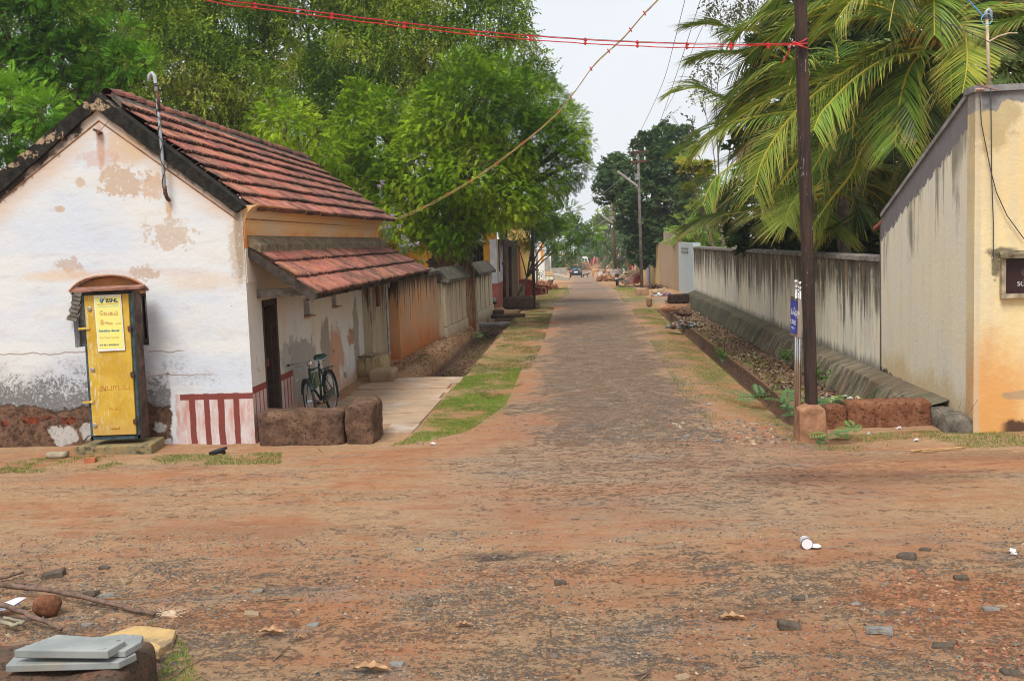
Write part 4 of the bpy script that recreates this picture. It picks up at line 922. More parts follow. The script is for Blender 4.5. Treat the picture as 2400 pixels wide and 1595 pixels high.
ft = g.mr(g.ma('ADD', o[2], g.mul(g.ma('SUBTRACT', g.noise(1.5, 6, .7), .5), .5)), .05, .12, 1, 0); c = g.mix(g.mul(ft, g.mr(o[0], WX+.3, WX+.45)), c, (.10, .055, .035))
c = g.mix(g.mul(g.mr(g.ma('ABSOLUTE', g.ma('SUBTRACT', g.ma('SUBTRACT', o[0], WX), g.mul(g.noise(3), .05))), .02, .06, 1, 0), .5), c, (.5, .45, .36))
g.col(c); g.bump(g.noise(9, 6, .7), .01); och = g.m
mb = MB(); mb.hexa([(WX-.012, BY0-.015, -.1), (WX+5.5, BY0-.015, -.1), (WX+5.5, BY0+.25, -.1), (WX-.012, BY0+.25, -.1)], [(WX-.012, BY0-.015, zt_-.08), (WX+5.5, BY0-.015, zt_-.02), (WX+5.5, BY0+.25, zt_-.02), (WX-.012, BY0+.25, zt_-.08)])
obj('front_wall', mb, och, cb)
mb = MB(); gp = plain('parapet_cement', (.25, .24, .235), .93, scale=3, bump=.008, var=.35, useobj=False)
mb.hexa([(WX-.05, BY0-.06, zt_-.08), (WX+5.5, BY0-.06, zt_-.02), (WX+5.5, BY0+.3, zt_-.02), (WX-.05, BY0+.3, zt_-.08)], [(WX-.05, BY0-.06, zt_+.0), (WX+5.5, BY0-.06, zt_+.06), (WX+5.5, BY0+.3, zt_+.06), (WX-.05, BY0+.3, zt_+.0)])
# sloping coping down to the eave
a, b_ = Vector((0, BY0+.1, zt_-.02)), Vector((0, BY1-.15, zb_)); nn_ = Vector((0, 0, .05)); xw0, xw1 = WX-.03, WX+.30
mb.hexa([(xw0, a.y, a.z-.03), (xw1, a.y, a.z-.03), (xw1, b_.y, b_.z-.03), (xw0, b_.y, b_.z-.03)], [(xw0, a.y, a.z+.04), (xw1, a.y, a.z+.04), (xw1, b_.y, b_.z+.04), (xw0, b_.y, b_.z+.04)])
obj('parapet', mb, gp, cb)
mb = MB(); mb.hexa([(WX+.25, BY0+.25, 4.0), (WX+5.5, BY0+.25, 4.0), (WX+5.5, BY1+.3, zb_-.25), (WX-.03, BY1+.3, zb_-.25)], [(WX+.25, BY0+.25, 4.06), (WX+5.5, BY0+.25, 4.06), (WX+5.5, BY1+.3, zb_-.19), (WX-.03, BY1+.3, zb_-.19)])
obj('roof', mb, plain('hidden_tiles', (.28, .1, .07), .9, scale=8, useobj=False), cb)
# name panel recessed in a cement frame
px0, px1, pz0, pz1 = fx(2350), WX+2.2, fz(688), fz(606)
wd = bpy.data.objects.new('name_panel', None); COL.objects.link(wd); wd.parent = cb
mb = MB(); hood = [(px0-.06, BY0-.01, fz(588)), (px1, BY0-.01, fz(588)), (px1, BY0-.16, fz(596)), (px0-.10, BY0-.16, fz(596))]
mb.hexa([Vector(q)+Vector((0, 0, -.055)) for q in (hood[3], hood[2], hood[1], hood[0])], [hood[3], hood[2], hood[1], hood[0]])
obj('hood', mb, plain('mossy_cement', (.16, .13, .08), .95, scale=8, bump=.01, var=.6, useobj=False), wd)
mb = MB(); mb.box(((px0+px1)/2, BY0-.055, pz0-.03), (px1-px0+.1, .09, .055)); mb.box((px0-.03, BY0-.055, (pz0+pz1)/2+.01), (.05, .09, pz1-pz0+.02)); obj('panel_frame', mb, plain('panel_frame', (.36, .30, .2), .9, var=.4), wd)
mb = MB(); mb.box(((px0+px1)/2, BY0-.03, (pz0+pz1)/2), (px1-px0, .025, pz1-pz0)); obj('board', mb, plain('maroon_board', (.035, .014, .016), .35, scale=2, var=.2), wd)
dull = plain('dull_lettering', (.075, .06, .05), .7); wht = plain('white_lettering', (.75, .74, .70), .7)
textobj('lettering', 'SC.KRISHNAN', .085, wht, wd, frame((fx(2379)-.0, BY0-.047, fz(671)), (1, 0, 0), (0, 0, 1)))
textobj('lettering', 'ௐ', .34, dull, wd, frame((fx(2385), BY0-.047, fz(655)), (1, 0, 0), (0, 0, 1)))
# cables tied to the parapet corner
wr = thing('cable_drop', 'pair of thin dark cables hanging down the ochre wall from the parapet', 'cable', P(2325, 205, Y=BY0-.08))
mb = MB(); Yc = BY0-.06
l1 = [P(x, y, Y=Yc) for x, y in ((2296, 218), (2300, 290), (2312, 350), (2322, 400), (2335, 450), (2360, 505), (2400, 560))]; mb.tube(l1, .007, 5); obj('cable', mb, MAT['cable'], wr)
mb = MB(); mb.tube([P(x, y, Y=Yc) for x, y in ((2322, 205), (2323, 300), (2324, 410), (2328, 520), (2328, 603))], .007, 5); obj('cable', mb, MAT['cable'], wr)
mb = MB(); mb.tube([P(2322, 205, Y=Yc)+Vector((-.18*math.sin(a/3), .0, .05*math.sin(a*.35))) for a in range(12)], .009, 5); mb.ball(P(2296, 210, Y=Yc), .04, 8, (1.6, .6, .5)); obj('knot', mb, plain('rag', (.38, .24, .18), .9, var=.5), wr)
bs = thing('bamboo_stick', 'upright bamboo stick with looped blue twine tied to the building parapet', 'pole', P(2318, 208, Y=BY0+.05))
mb = MB(); mb.tube([P(2319, 215, Y=BY0+.05), P(2316, 130, Y=BY0+.05), P(2313, 40, Y=BY0+.05)], [.022, .021, .02], 8); obj('stick', mb, plain('bamboo', (.48, .37, .25), .8, scale=6, var=.3), bs, smooth=True)
mb = MB(); mb.tube([P(2313, 45, Y=BY0+.05), P(2311, 28, Y=BY0+.05), P(2317, 22, Y=BY0+.05), P(2322, 28, Y=BY0+.05), P(2322, 45, Y=BY0+.05)], .025, 8); obj('pipe_hook', mb, MAT['galv'], bs, smooth=True)
mb = MB(); mb.tube([P(2313, 45, Y=BY0)+Vector((math.cos(a)*.07, 0, math.sin(a)*.07)) for a in [i*.6 for i in range(12)]], .007, 5); obj('twine', mb, plain('blue_twine', (.2, .42, .55), .6), bs)
mb = MB(); mb.tube([P(2318, 98, Y=BY0+.05), P(2340, 85, Y=BY0+.08), P(2365, 78, Y=BY0+.1), P(2385, 78, Y=BY0+.1)], [.012, .012, .01, .008], 6); obj('side_twig', mb, plain('bamboo', (.48, .37, .25), .8), bs)
rope = thing('blue_rope', 'blue rope running up out of the frame from the bamboo stick', 'rope', P(2312, 45, Y=BY0))
mb = MB(); mb.tube([P(2308, 42, Y=BY0), P(2290, 22, Y=BY0+.3), P(2262, -8, Y=BY0+.7), P(2180, -95, Y=BY0+2)], .009, 5); tag(rope); obj('rope', mb, plain('blue_rope', (.05, .16, .33), .6), rope)
# ------------------------------------------------------------------ laterite blocks
def latmat(name, a, b_, d):
    n = N(name, .95, .1); n.useobj(); p = n.noise(22, 8, .8); q = n.noise(5, 5, .6); 
    c = n.mix(n.mr(q, .35, .65), a, b_); c = n.mix(n.mr(p, .50, .62), c, d); n.col(c)
    n.bump(n.mul(p, -1.0), .018); return n.m
lat1 = latmat('laterite_brown', (.10, .058, .038), (.19, .11, .07), (.03, .02, .017)); lat2 = latmat('laterite_red', (.19, .075, .038), (.26, .12, .065), (.035, .02, .016)); latd = latmat('laterite_dark', (.035, .022, .018), (.06, .035, .025), (.015, .012, .01))
def lat(label, c, d, mat, seed, rz=0, rough=.03, rnd=.3, parent=None, tilt=(0, 0), nm='laterite_block'):
    mb = MB(); mb.block(c, d, rz=rz, n=26, rough=rough, rnd=rnd, seed=seed, fr=3.2, tilt=tilt)
    t = mk(nm, mb.v, mb.f, mat, smooth=True)
    # origin at the base
    me = t.data; b = Vector((c[0], c[1], c[2]-d[2]/2)); me.transform(Matrix.Translation(-b)); t.location = b
    return tag(t, label, 'stone block', 'laterite blocks at the road edges')
YB = 14.05
a, b_ = P(603, 1050, Y=YB), P(806, 1050, Y=YB); zt1 = P(700, 962, Y=YB).z
lat('long brown laterite block lying in front of the bicycle at the white house corner', ((a.x+b_.x)/2, YB+.24, (zt1-.06)/2-.02), (b_.x-a.x-.02, .46, zt1+.06), lat1, 1, 0, .02, .2)
a, b_ = P(809, 1050, Y=YB), P(876, 1050, Y=YB); lat('squat brown laterite block at the right end of the pair by the slab path', ((a.x+b_.x)/2, YB+.42, (zt1+.06-.06)/2), (b_.x-a.x, .8, zt1+.14), lat1, 5, .02, .025, .22)
YR = 14.45
a, b_, z_ = P(1938, 1000, Y=YR), P(1988, 1000, Y=YR), P(2100, 944, Y=YR).z
lat('short red laterite block beside the pole footing', ((a.x+b_.x)/2, YR+.2, z_/2-.06), (b_.x-a.x, .38, z_+.06), lat2, 8, 0, .02, .18)
a, b_ = P(1990, 1000, Y=YR), P(2186, 1000, Y=YR); lat('long red laterite block reaching to the cream building', ((a.x+b_.x)/2, YR+.2, z_/2-.03), (b_.x-a.x, .4, z_+.10), lat2, 12, -.02, .022, .16)
g_stub = plain('stub_cement', (.15, .13, .10), .95, scale=6, bump=.02, var=.5, useobj=False)
# grey stub of the plinth at the building corner
mb = MB(); q = P(2235, 1005, Y=BY0+.35); mb.block((WX-.17, BY0+.62, .05), (.36, 1.3, .34), n=10, rough=.05, rnd=.3, seed=3); obj('plinth_stub', mb, g_stub, cb, smooth=True)
# mid-distance blocks at the culvert by the side road
def pxblock(label, px0, px1, py0, py1, Yd, depth, mat, seed, **k):
    a, b_ = P(px0, py1, Y=Yd), P(px1, py1, Y=Yd); z1 = P((px0+px1)/2, py0, Y=Yd).z
    return lat(label, ((a.x+b_.x)/2, Yd+depth/2, (a.z+z1)/2), (b_.x-a.x, depth, z1-a.z), mat, seed, **k)
pxblock('wide black weathered block left of the street pole, above the dark culvert', 1180, 1252, 696, 725, 42.5, .6, latd, 21, rough=.03, rnd=.2)
pxblock('narrow dark block just behind the left street pole', 1254, 1263, 704, 722, 43.2, .7, lat1, 22, rough=.03)
pxblock('wide dark block on the right before the pale blue pier', 1567, 1617, 689, 712, 41.0, .6, latd, 23, rough=.03, rnd=.2)
pxblock('upright pointed ochre marker stone at the right verge', 1516, 1529, 697, 719, 40.5, .28, latmat('ochre_stone', (.24, .14, .07), (.32, .2, .11), (.1, .07, .05)), 24, rough=.03, rnd=.45)
pxblock('low brown slab over the right-hand culvert', 1553, 1600, 722, 731, 38.0, .5, lat2, 25, rough=.02, rnd=.2)
pxblock('rounded brown boulder beside the right-hand culvert', 1590, 1622, 722, 742, 36.0, .6, lat1, 26, rough=.05, rnd=.45)
pxblock('low dark step stone at the near left side of the yellow house', 1145, 1162, 708, 714, 43.5, .5, latd, 27, rough=.02)
for i, (x0, x1, y0, y1, Yd, w) in enumerate(((1095, 1200, 757, 769, 36.0, .35), (1150, 1230, 737, 746, 38.5, .5), (1118, 1180, 728, 738, 40.2, .5), (1190, 1222, 782, 792, 31.5, .3))):
    lb = ('grey stone slab bridging the left ditch, nearest of its row', 'dark stone slab bridging the left ditch below the black block', 'small dark slab lying before the yellow house step', 'broken slab piece on the bank of the left ditch')[i]
    pxblock(lb, x0, x1, y0, y1, Yd, w, (MAT['concrete'], latd, latd, lat1)[i], 30+i, rough=.02, rnd=.2, nm='stone_slab')
mb = MB()
# slab path over the ditch beside the house
g = N('path_stone', .9, .2); o = g.xyz(); c = g.mix(g.mr(g.noise(1.3, 6, .65), .35, .65), (.44, .30, .19), (.36, .26, .18)); c = g.mix(g.mul(g.mr(g.noise(5, 6, .7, g.sc(None, .5, 2, 1)), .5, .65), .5), c, (.2, .14, .1)); c = g.mix(g.mul(g.mr(g.noise(1.8, 4, .6, g.sc(None, 1, 1, 1, (4, 4, 4))), .56, .66), .5), c, (.50, .43, .38)); g.col(c); g.bump(g.noise(10, 6, .7), .02)
ysl = [14.75, 15.5, 16.5, 17.2, 18.1, 18.8, 19.4, 20.1, 20.6, 21.15]
for i, (a, b_) in enumerate(zip(ysl[:-1], ysl[1:])):
    mb = MB(); x0 = HX+.1+(.25 if i > 3 else 0); x1 = -2.58+random.uniform(-.06, .06)+.12*(i > 6)
    if i == 0: x0 = -3.0
    z_ = .02+random.uniform(-.008, .008); mb.block(((x0+x1)/2, (a+b_)/2, z_-.05), (x1-x0, b_-a-.03, .12), n=16, rough=.008, rnd=.12, seed=50+i, rz=random.uniform(-.008, .008), tilt=(random.uniform(-.006, .006), random.uniform(-.01, .01)))
    o_ = obj('paving_slab', mb, g.m); 
    nm_ = ['first', 'second', 'third', 'fourth', 'fifth', 'sixth', 'seventh', 'eighth', 'last']
    tag(o_, 'tan stone slab of the path along the white house, %s counting from the laterite blocks' % nm_[i], 'paving slab', 'path slabs over the ditch beside the house')
# ------------------------------------------------------------------ left compound walls beyond the house
LX = lambda y: -4.36+(y-23.5)*(.66/17.5)
def lwall(name, label, y0, y1, z1, mat, zb=0, th=.25, grooves=0, cap=None, copmat=None, n=10):
    t = thing(name, label, 'wall', (LX(y0), y0, 0))
    mb = MB()
    for i in range(n):
        a, b_ = y0+(y1-y0)*i/n, y0+(y1-y0)*(i+1)/n
        mb.hexa([(LX(a), a, -.4), (LX(b_), b_, -.4), (LX(b_)-th, b_, -.4), (LX(a)-th, a, -.4)][::-1], [(LX(a), a, z1), (LX(b_), b_, z1), (LX(b_)-th, b_, z1), (LX(a)-th, a, z1)][::-1])
    obj('wall', mb, mat, t)
    if grooves:
        for i in range(grooves):
            a = y0+(y1-y0)*(i+.08)/grooves; b_ = y0+(y1-y0)*(i+.86)/grooves; mb = MB(); q = .07
            mb.hexa([(LX(a)+q, a, .42), (LX(b_)+q, b_, .42), (LX(b_)-.01, b_, .42), (LX(a)-.01, a, .42)][::-1], [(LX(a)+q, a, z1-.06), (LX(b_)+q, b_, z1-.06), (LX(b_)-.01, b_, z1-.06), (LX(a)-.01, a, z1-.06)][::-1]); obj('raised_panel', mb, mat, t)
        mb = MB(); mb.hexa([(LX(y0)+.10, y0, -.4), (LX(y1)+.10, y1, -.4), (LX(y1)-.01, y1, -.4), (LX(y0)-.01, y0, -.4)][::-1], [(LX(y0)+.10, y0, .40), (LX(y1)+.10, y1, .40), (LX(y1)-.01, y1, .40), (LX(y0)-.01, y0, .40)][::-1]); obj('wall_foot', mb, mat, t)
    if cap:
        k = cap; mb = MB()
        for i in range(n):
            a, b_ = y0-.05+(y1-y0+.1)*i/n, y0-.05+(y1-y0+.1)*(i+1)/n; j0, j1 = [.03*mnoise.noise(Vector((v*1.3, 2, y0))) for v in (a, b_)]
            P_ = lambda y, j: [(LX(y)+k[0]+j, y, z1-.02), (LX(y)+k[0]+j, y, z1+.07), (LX(y)-th/2, y, z1+k[1]), (LX(y)-th-k[0], y, z1+.05), (LX(y)-th-k[0], y, z1-.02)]
            A_, B_ = P_(a, j0), P_(b_, j1)
            for m_ in range(5): mb.poly([A_[m_], A_[(m_+1) % 5], B_[(m_+1) % 5], B_[m_]][::-1])
            if i == 0: mb.poly(A_)
            if i == n-1: mb.poly(B_[::-1])
        obj('coping', mb, copmat, t)
    return t
dcop = plain('mossy_coping', (.085, .075, .055), .95, scale=5, bump=.02, var=.6, useobj=False)
ow = streakwall('orange_wall', (.62, .31, .14), (.50, .33, .2), (.06, .045, .03), 2.6, .40, (.05, .04, .03), 1.95, 0, (.46, .14, .035), .9, (.05, .02, .013), hi=.60)
bw = streakwall('beige_wall', (.58, .48, .34), (.5, .42, .28), (.065, .055, .04), 5, .45, (.05, .045, .035), 1.85, 0, (.30, .22, .14), .3)
lwall('compound_wall', 'orange stained compound wall with black streaks just beyond the white house', 24.05, 29.3, 2.0, ow, cap=(.10, .16), copmat=dcop)
w2 = lwall('compound_wall', 'beige panelled wall section with a dark sloping coping behind the orange wall', 29.45, 33.6, 1.72, bw, grooves=4, cap=(.22, .42), copmat=dcop)
for o_ in [w2]: o_.location.x += .12
w3 = lwall('compound_wall', 'beige panelled wall section nearest the yellow house', 36.0, 40.8, 1.70, bw, grooves=4, cap=(.22, .46), copmat=dcop)
for o_ in [w3]: o_.location.x += .1
gp_ = thing('gate_pillar', 'tall weathered brown and cream gate pillar between the two panelled walls', 'pillar', (LX(34.6), 34.6, 0))
pm = streakwall('pillar_plaster', (.36, .25, .15), (.28, .13, .06), (.05, .035, .025), 9, .6, (.05, .04, .03), 2.3, 0, (.3, .12, .05), .5)
mb = MB(); mb.box((LX(34.6)+.05, 34.5, 1.0), (.42, .5, 2.6)); mb.box((LX(34.6)+.3, 34.35, .9), (.07, .07, 2.3)); mb.box((LX(34.6)+.3, 34.6, .9), (.07, .1, 2.3)); obj('shaft', mb, pm, gp_)
mb = MB(); z_ = 2.3
for w_, h_ in ((.5, .06), (.62, .07), (.52, .06), (.40, .12)): mb.box((LX(34.6)+.05, 34.5, z_+h_/2), (w_, w_+.05, h_)); z_ += h_
obj('cap', mb, dcop, gp_, bevel=.01)
gq = thing('gate_pillar', 'dark stepped gate pillar standing behind the panelled wall coping', 'pillar', (LX(35)-1.1, 35.6, 0))
mb = MB(); mb.box((LX(35)-.95, 35.6, 1.0), (.8, .5, 2.4)); obj('shaft', mb, dcop, gq); mb = MB(); z_ = 2.2
for w_, h_ in ((.9, .08), (.75, .08), (.55, .1)): mb.box((LX(35)-.95, 35.6, z_+h_/2), (w_, w_, h_)); z_ += h_
obj('cap', mb, dcop, gq)
# ------------------------------------------------------------------ foliage templates (unit size, axis +X, up +Z)
def rh(a, b, w, nrm=(0, 0, 1)):
    a, b = Vector(a), Vector(b); d = b-a; s = d.cross(Vector(nrm)).normalized()*w; m = a.lerp(b, .45); return [a, m-s, b, m+s]
def t_neem():
    q = []
    for k in range(7):
        t = .12+.13*k; c = Vector((t, 0, .10*math.sin(t*3)-.22*t*t))
        for sg in (-1, 1):
            q.append(rh(c, c+Vector((.16, sg*.26*(1-.25*t), -.07)), .045, (.2, 0, 1)))
    q.append(rh((.9, 0, -.1), (1.12, 0, -.22), .04)); return np.array([[list(v) for v in f] for f in q])
def t_pinna():
    q = []
    for k in range(7):
        t = .1+.13*k; c = Vector((t, 0, -.12*t*t))
        for sg in (-1, 1): q.append(rh(c, c+Vector((.12, sg*.34*math.sin(.5+2.3*t), -.05)), .055))
    return np.array([[list(v) for v in f] for f in q])
def t_creep(seed=1):
    r = random.Random(seed); q = []
    for k in range(9):
        t = k/8; c = Vector((t, .1*math.sin(t*5), -.25*t*t)); a = r.uniform(0, 6.28); d = Vector((math.cos(a)*.5+.25, math.sin(a)*.6, r.uniform(-.5, .25)))
        q.append(rh(c, c+d.normalized()*r.uniform(.2, .34), .075, (r.uniform(-.6, .6), r.uniform(-.6, .6), 1)))
    return np.array([[list(v) for v in f] for f in q])
def t_broad(seed=2):
    r = random.Random(seed); q = []
    for k in range(7):
        a = 6.28*k/7+r.uniform(-.3, .3); d = Vector((math.cos(a), math.sin(a), r.uniform(-.1, .5))).normalized(); c = Vector((0, 0, .1*r.random()))
        q.append(rh(c, c+d*r.uniform(.7, 1), .22, (r.uniform(-.3, .3), r.uniform(-.3, .3), 1)))
    return np.array([[list(v) for v in f] for f in q])
def t_wisp(seed=3):
    r = random.Random(seed); q = []
    for k in range(10):
        t = k/9; c = Vector((t*.3, .05*math.sin(t*7), -t)); d = Vector((r.uniform(-1, 1), r.uniform(-1, 1), -1.2)).normalized(); q.append(rh(c, c+d*.22, .028, (r.uniform(-1, 1), r.uniform(-1, 1), .3)))
    return np.array([[list(v) for v in f] for f in q])
TP = dict(neem=t_neem(), pinna=t_pinna(), creep=t_creep(), broad=t_broad(), wisp=t_wisp())
def axisrot(d, roll):
    """rotation matrices whose x axis is d (n,3), z axis as upright as possible, rolled"""
    d = d/np.linalg.norm(d, axis=1, keepdims=True); up = np.tile(np.array([0, 0, 1.0]), (len(d), 1))
    y = np.cross(up, d); ny_ = np.linalg.norm(y, axis=1, keepdims=True); y = np.where(ny_ < .05, np.array([[0, 1.0, 0]]), y/np.maximum(ny_, 1e-6)); z = np.cross(d, y)
    c_, s_ = np.cos(roll)[:, None], np.sin(roll)[:, None]; y2 = y*c_+z*s_; z2 = -y*s_+z*c_
    return np.stack([d, y2, z2], -1)
def lump(p, f, seed):
    return (fbm(p[:, 0]+p[:, 2]*.6, p[:, 1]*.7+p[:, 2], f, seed, 3)-.44)
def crown(name, blobs, kind, size, dens, pal, parent, droop=.25, out=.6, fill=.35, front=.62, seed=1, wild=.35, lumpy=.22, thin=0.0, squash=1.0, cut=None):
    """blobs: (x,y,z,r) clusters. Sprays sit through the outer shell of each cluster; dens = sprays per m2"""
    Pp, Dd, Hh = [], [], []
    B = np.array([b[:4] for b in blobs], float)
    for bi, b in enumerate(blobs):
        c = np.array(b[:3]); r = b[3]; n = int(dens*4*math.pi*r*r*(b[4] if len(b) > 4 else 1))
        d = RNG.normal(size=(n, 3)); d /= np.linalg.norm(d, axis=1, keepdims=True)
        # fewer sprays on the far side
        keep = (d[:, 1] < .25) | (RNG.uniform(size=n) < (1-front)); d = d[keep]; n = len(d)
        rr = r*(1-RNG.uniform(0, 1, n)**1.6*fill)
        p = c+d*rr[:, None]*np.array([1, 1, squash])
        p += d*(lump(p, 1.7/max(r, .4), seed+bi)[:, None]*lumpy*4*r*.5)
        p += RNG.normal(size=p.shape)*.04*r
        ins = np.zeros(n, bool)
        for j, q in enumerate(B):
            if j != bi: ins |= np.linalg.norm((p-q[:3])/np.array([1, 1, squash]), axis=1) < q[3]*.62
        if thin: ins |= fbm(p[:, 0]*1.0+p[:, 2], p[:, 2]-p[:, 1], .9, seed+77) < thin
        p, d = p[~ins], d[~ins]
        Pp.append(p); Dd.append(d); Hh.append(np.full(len(p), bi))
    p = np.concatenate(Pp); d = np.concatenate(Dd); hb = np.concatenate(Hh); n = len(p)
    if cut is not None:
        k = cut(p); p, d, hb = p[k], d[k], hb[k]; n = len(p)
    ax = d*out+RNG.normal(size=(n, 3))*wild+np.array([0, 0, -droop]); Rm = axisrot(ax, RNG.normal(size=n)*.5)
    S = size*RNG.uniform(.65, 1.25, n); T = TP[kind]; v, f = inst(T, Rm, S, p)
    pal = np.array(pal); cv = fbm(p[:, 0]+p[:, 2]*.5, p[:, 2]+p[:, 1]*.3, .75, seed+5); hv = np.array([random.Random(i*7+seed).uniform(-.12, .12) for i in range(len(blobs))])[hb]
    idx = np.clip(((cv-.2)/.6+hv+RNG.normal(size=n)*.16)*len(pal), 0, len(pal)-1).astype(int)
    t = np.repeat(pal[idx]*RNG.uniform(.78, 1.22, (n, 1)), T.shape[0], 0)*RNG.uniform(.85, 1.15, (n*T.shape[0], 1))
    return mk(name, v, f, MAT['leaf'], parent, tints=t)
def limbs(name, base, blobs, r0, parent, fork=.35, seed=1, mat=None):
    mb = MB(); rnd = random.Random(seed); base = Vector(base); cen = Vector((sum(b[0] for b in blobs)/len(blobs), sum(b[1] for b in blobs)/len(blobs), sum(b[2] for b in blobs)/len(blobs)))
    fk = base.lerp(cen, fork)+Vector((rnd.uniform(-.2, .2), 0, 0)); fk.z = base.z+(cen.z-base.z)*fork
    mb.tube([base-Vector((0, 0, .3)), base+Vector((0, 0, .05)), base.lerp(fk, .5)+Vector((rnd.uniform(-.1, .1), 0, 0)), fk], [r0*1.5, r0*1.15, r0, r0*.85], 10)
    for b in blobs:
        e = Vector(b[:3]); m = fk.lerp(e, .5)+Vector((rnd.uniform(-.3, .3), rnd.uniform(-.3, .3), .25*(e-fk).length*.4)); mb.tube([fk, fk.lerp(m, .5)+Vector((0, 0, .1)), m, e], [r0*.62, r0*.5, r0*.36, r0*.12], 6)
        for k in range(3):
            dd = Vector((rnd.uniform(-1, 1), rnd.uniform(-1, .4), rnd.uniform(-.4, 1))).normalized()*b[3]*.85; mb.tube([m.lerp(e, .5), e+dd*.5, e+dd], [r0*.2, r0*.12, r0*.04], 5)
    return obj(name, mb, mat or MAT['bark'], parent, smooth=True)
def pb(lst, Yd, dy=0.0):
    """photo-pixel clusters (px, py, r_px[, depth offset[, density]]) -> world clusters at depth Yd"""
    out = []
    for q in lst:
        Y_ = Yd+(q[3] if len(q) > 3 else 0); c = P(q[0], q[1], Y=Y_); out.append((c.x, Y_, c.z, q[2]*pxm(Y_), q[4] if len(q) > 4 else 1))
    return out
def tree(label, cat, blobs, base, r0, kind, size, dens, pal, seed=1, name='tree', group=None, fork=.35, **k):
    t = thing(name, label, cat, base, group)
    crown('crown', blobs, kind, size, dens, pal, t, seed=seed, **k); limbs('trunk', base, blobs, r0, t, fork, seed); return t
NEEM = [(.07, .15, .008), (.13, .25, .010), (.20, .34, .012), (.28, .42, .018), (.37, .49, .03)]
CREEP = [(.07, .13, .018), (.12, .21, .022), (.18, .29, .028), (.26, .36, .035), (.33, .40, .045), (.34, .35, .07)]
LEUC = [(.045, .13, .012), (.09, .23, .02), (.18, .38, .025), (.26, .47, .04)]
DARK = [(.04, .08, .03), (.055, .10, .04), (.07, .125, .045), (.09, .15, .05)]
def at(px, Yd, z=0.0):
    p = P(px, 900, Y=Yd); return (p.x, Yd, z if z else gz(p.x, Yd))
# neem crown leaning over the street
nb = pb([(1095, 235, 105, -1.5), (1035, 290, 90, -1), (1165, 260, 90, -1), (1210, 330, 85, -.5), (1290, 340, 75, .5), (1330, 290, 50, 1), (1245, 230, 70, 1.5), (1000, 390, 100, -.5), (905, 350, 80, 0), (1100, 400, 110, -1), (1180, 440, 95, -.5),
         (1270, 405, 80, .3), (1320, 390, 60, .8), (960, 490, 80, 0), (1060, 510, 85, -.2), (1150, 455, 70, -.3), (1230, 470, 52, 0), (880, 430, 60, .5), (835, 300, 60, .4), (810, 380, 50, .3), (850, 235, 50, .6), (900, 270, 60, .2), (1190, 190, 60, 1.5), (1290, 250, 50, 2), (1345, 335, 42, 1), (1000, 545, 45, .3), (1060, 515, 35, 0)], 33)
tree('dense bright green neem tree leaning over the street behind the white house', 'neem tree', nb, at(1035, 35), .28, 'neem', .205, 185, NEEM, 3, 'neem_tree', droop=.05, out=.85, fill=.55, wild=.5, lumpy=.36)
nb2 = pb([(620, 290, 42), (665, 300, 50, -.5), (720, 320, 50, -.2), (640, 245, 32, .5), (700, 270, 40, .3), (770, 350, 40)], 29.5)
tree('small bright green neem sapling showing just above the tiled roof ridge', 'neem tree', nb2, at(680, 31), .1, 'neem', .21, 95, NEEM[1:], 9, 'neem_tree', droop=.3, out=.8)
# creeper-covered trees in the back row
rows = [([(300, 60, 120), (330, 190, 110, -.5), (400, -40, 110), (250, -80, 110), (430, 120, 110, -.6), (390, 270, 80, -1), (480, 230, 80, -.8)], 37, 'olive creeper-covered tree behind the ridge apex of the white house', .26),
        ([(540, 60, 110), (560, 190, 100, -.8), (500, -60, 110), (520, 300, 70, -1), (600, -30, 100), (600, 270, 70, -.6)], 38, 'olive creeper-covered tree left of the sky gap above the tiled roof', .26),
        ([(760, 80, 110), (740, 200, 90, -.4), (800, 250, 90, -1), (700, -40, 110), (820, -30, 110), (830, 140, 100, -1), (790, 350, 70, -1.3), (840, 430, 60, -1.6), (760, 400, 50, -1.5)], 37.5, 'olive creeper-covered tree right of the sky gap above the tiled roof', .27),
        ([(960, 90, 110, -.5), (930, -20, 110), (1040, 10, 105), (1050, 120, 95, -.5), (1130, 60, 95), (940, 220, 90, -.8), (1190, 130, 75, .3), (1110, -40, 90), (1190, 20, 60, .5), (1240, 180, 55, .5)], 38.5, 'tall olive creeper-covered tree behind the neem crown, nearest the open sky', .24)]
for i, (bl, Yd, lb, th) in enumerate(rows):
    B_ = pb(bl, Yd); tree(lb, 'tree', B_, at(sum(b[0] for b in bl)/len(bl), Yd+.6), .2, 'creep', .36, 60, CREEP, 20+i, 'creeper_covered_tree', 'creeper-covered trees behind the white house', droop=.45, out=.35, fill=.5, wild=.7, lumpy=.3, thin=th)
# far backing trees, darker, closing most of the gaps
B_ = pb([(80, 60, 150), (300, 40, 160), (520, 60, 150), (700, 250, 150), (900, 60, 150), (480, 330, 130), (250, 300, 140), (1050, 250, 140), (900, 430, 120), (1100, 420, 120), (700, 430, 100), (940, 560, 60), (820, 540, 60), (1080, 540, 60), (1180, 400, 80), (-60, 250, 140)], 46)
tree('dark tangled thicket filling the space behind the creeper-covered trees', 'thicket', B_, at(700, 46.5), .2, 'creep', .70, 15, CREEP[:3], 31, 'thicket', droop=.3, out=.3, fill=.6, wild=.8, thin=.1)
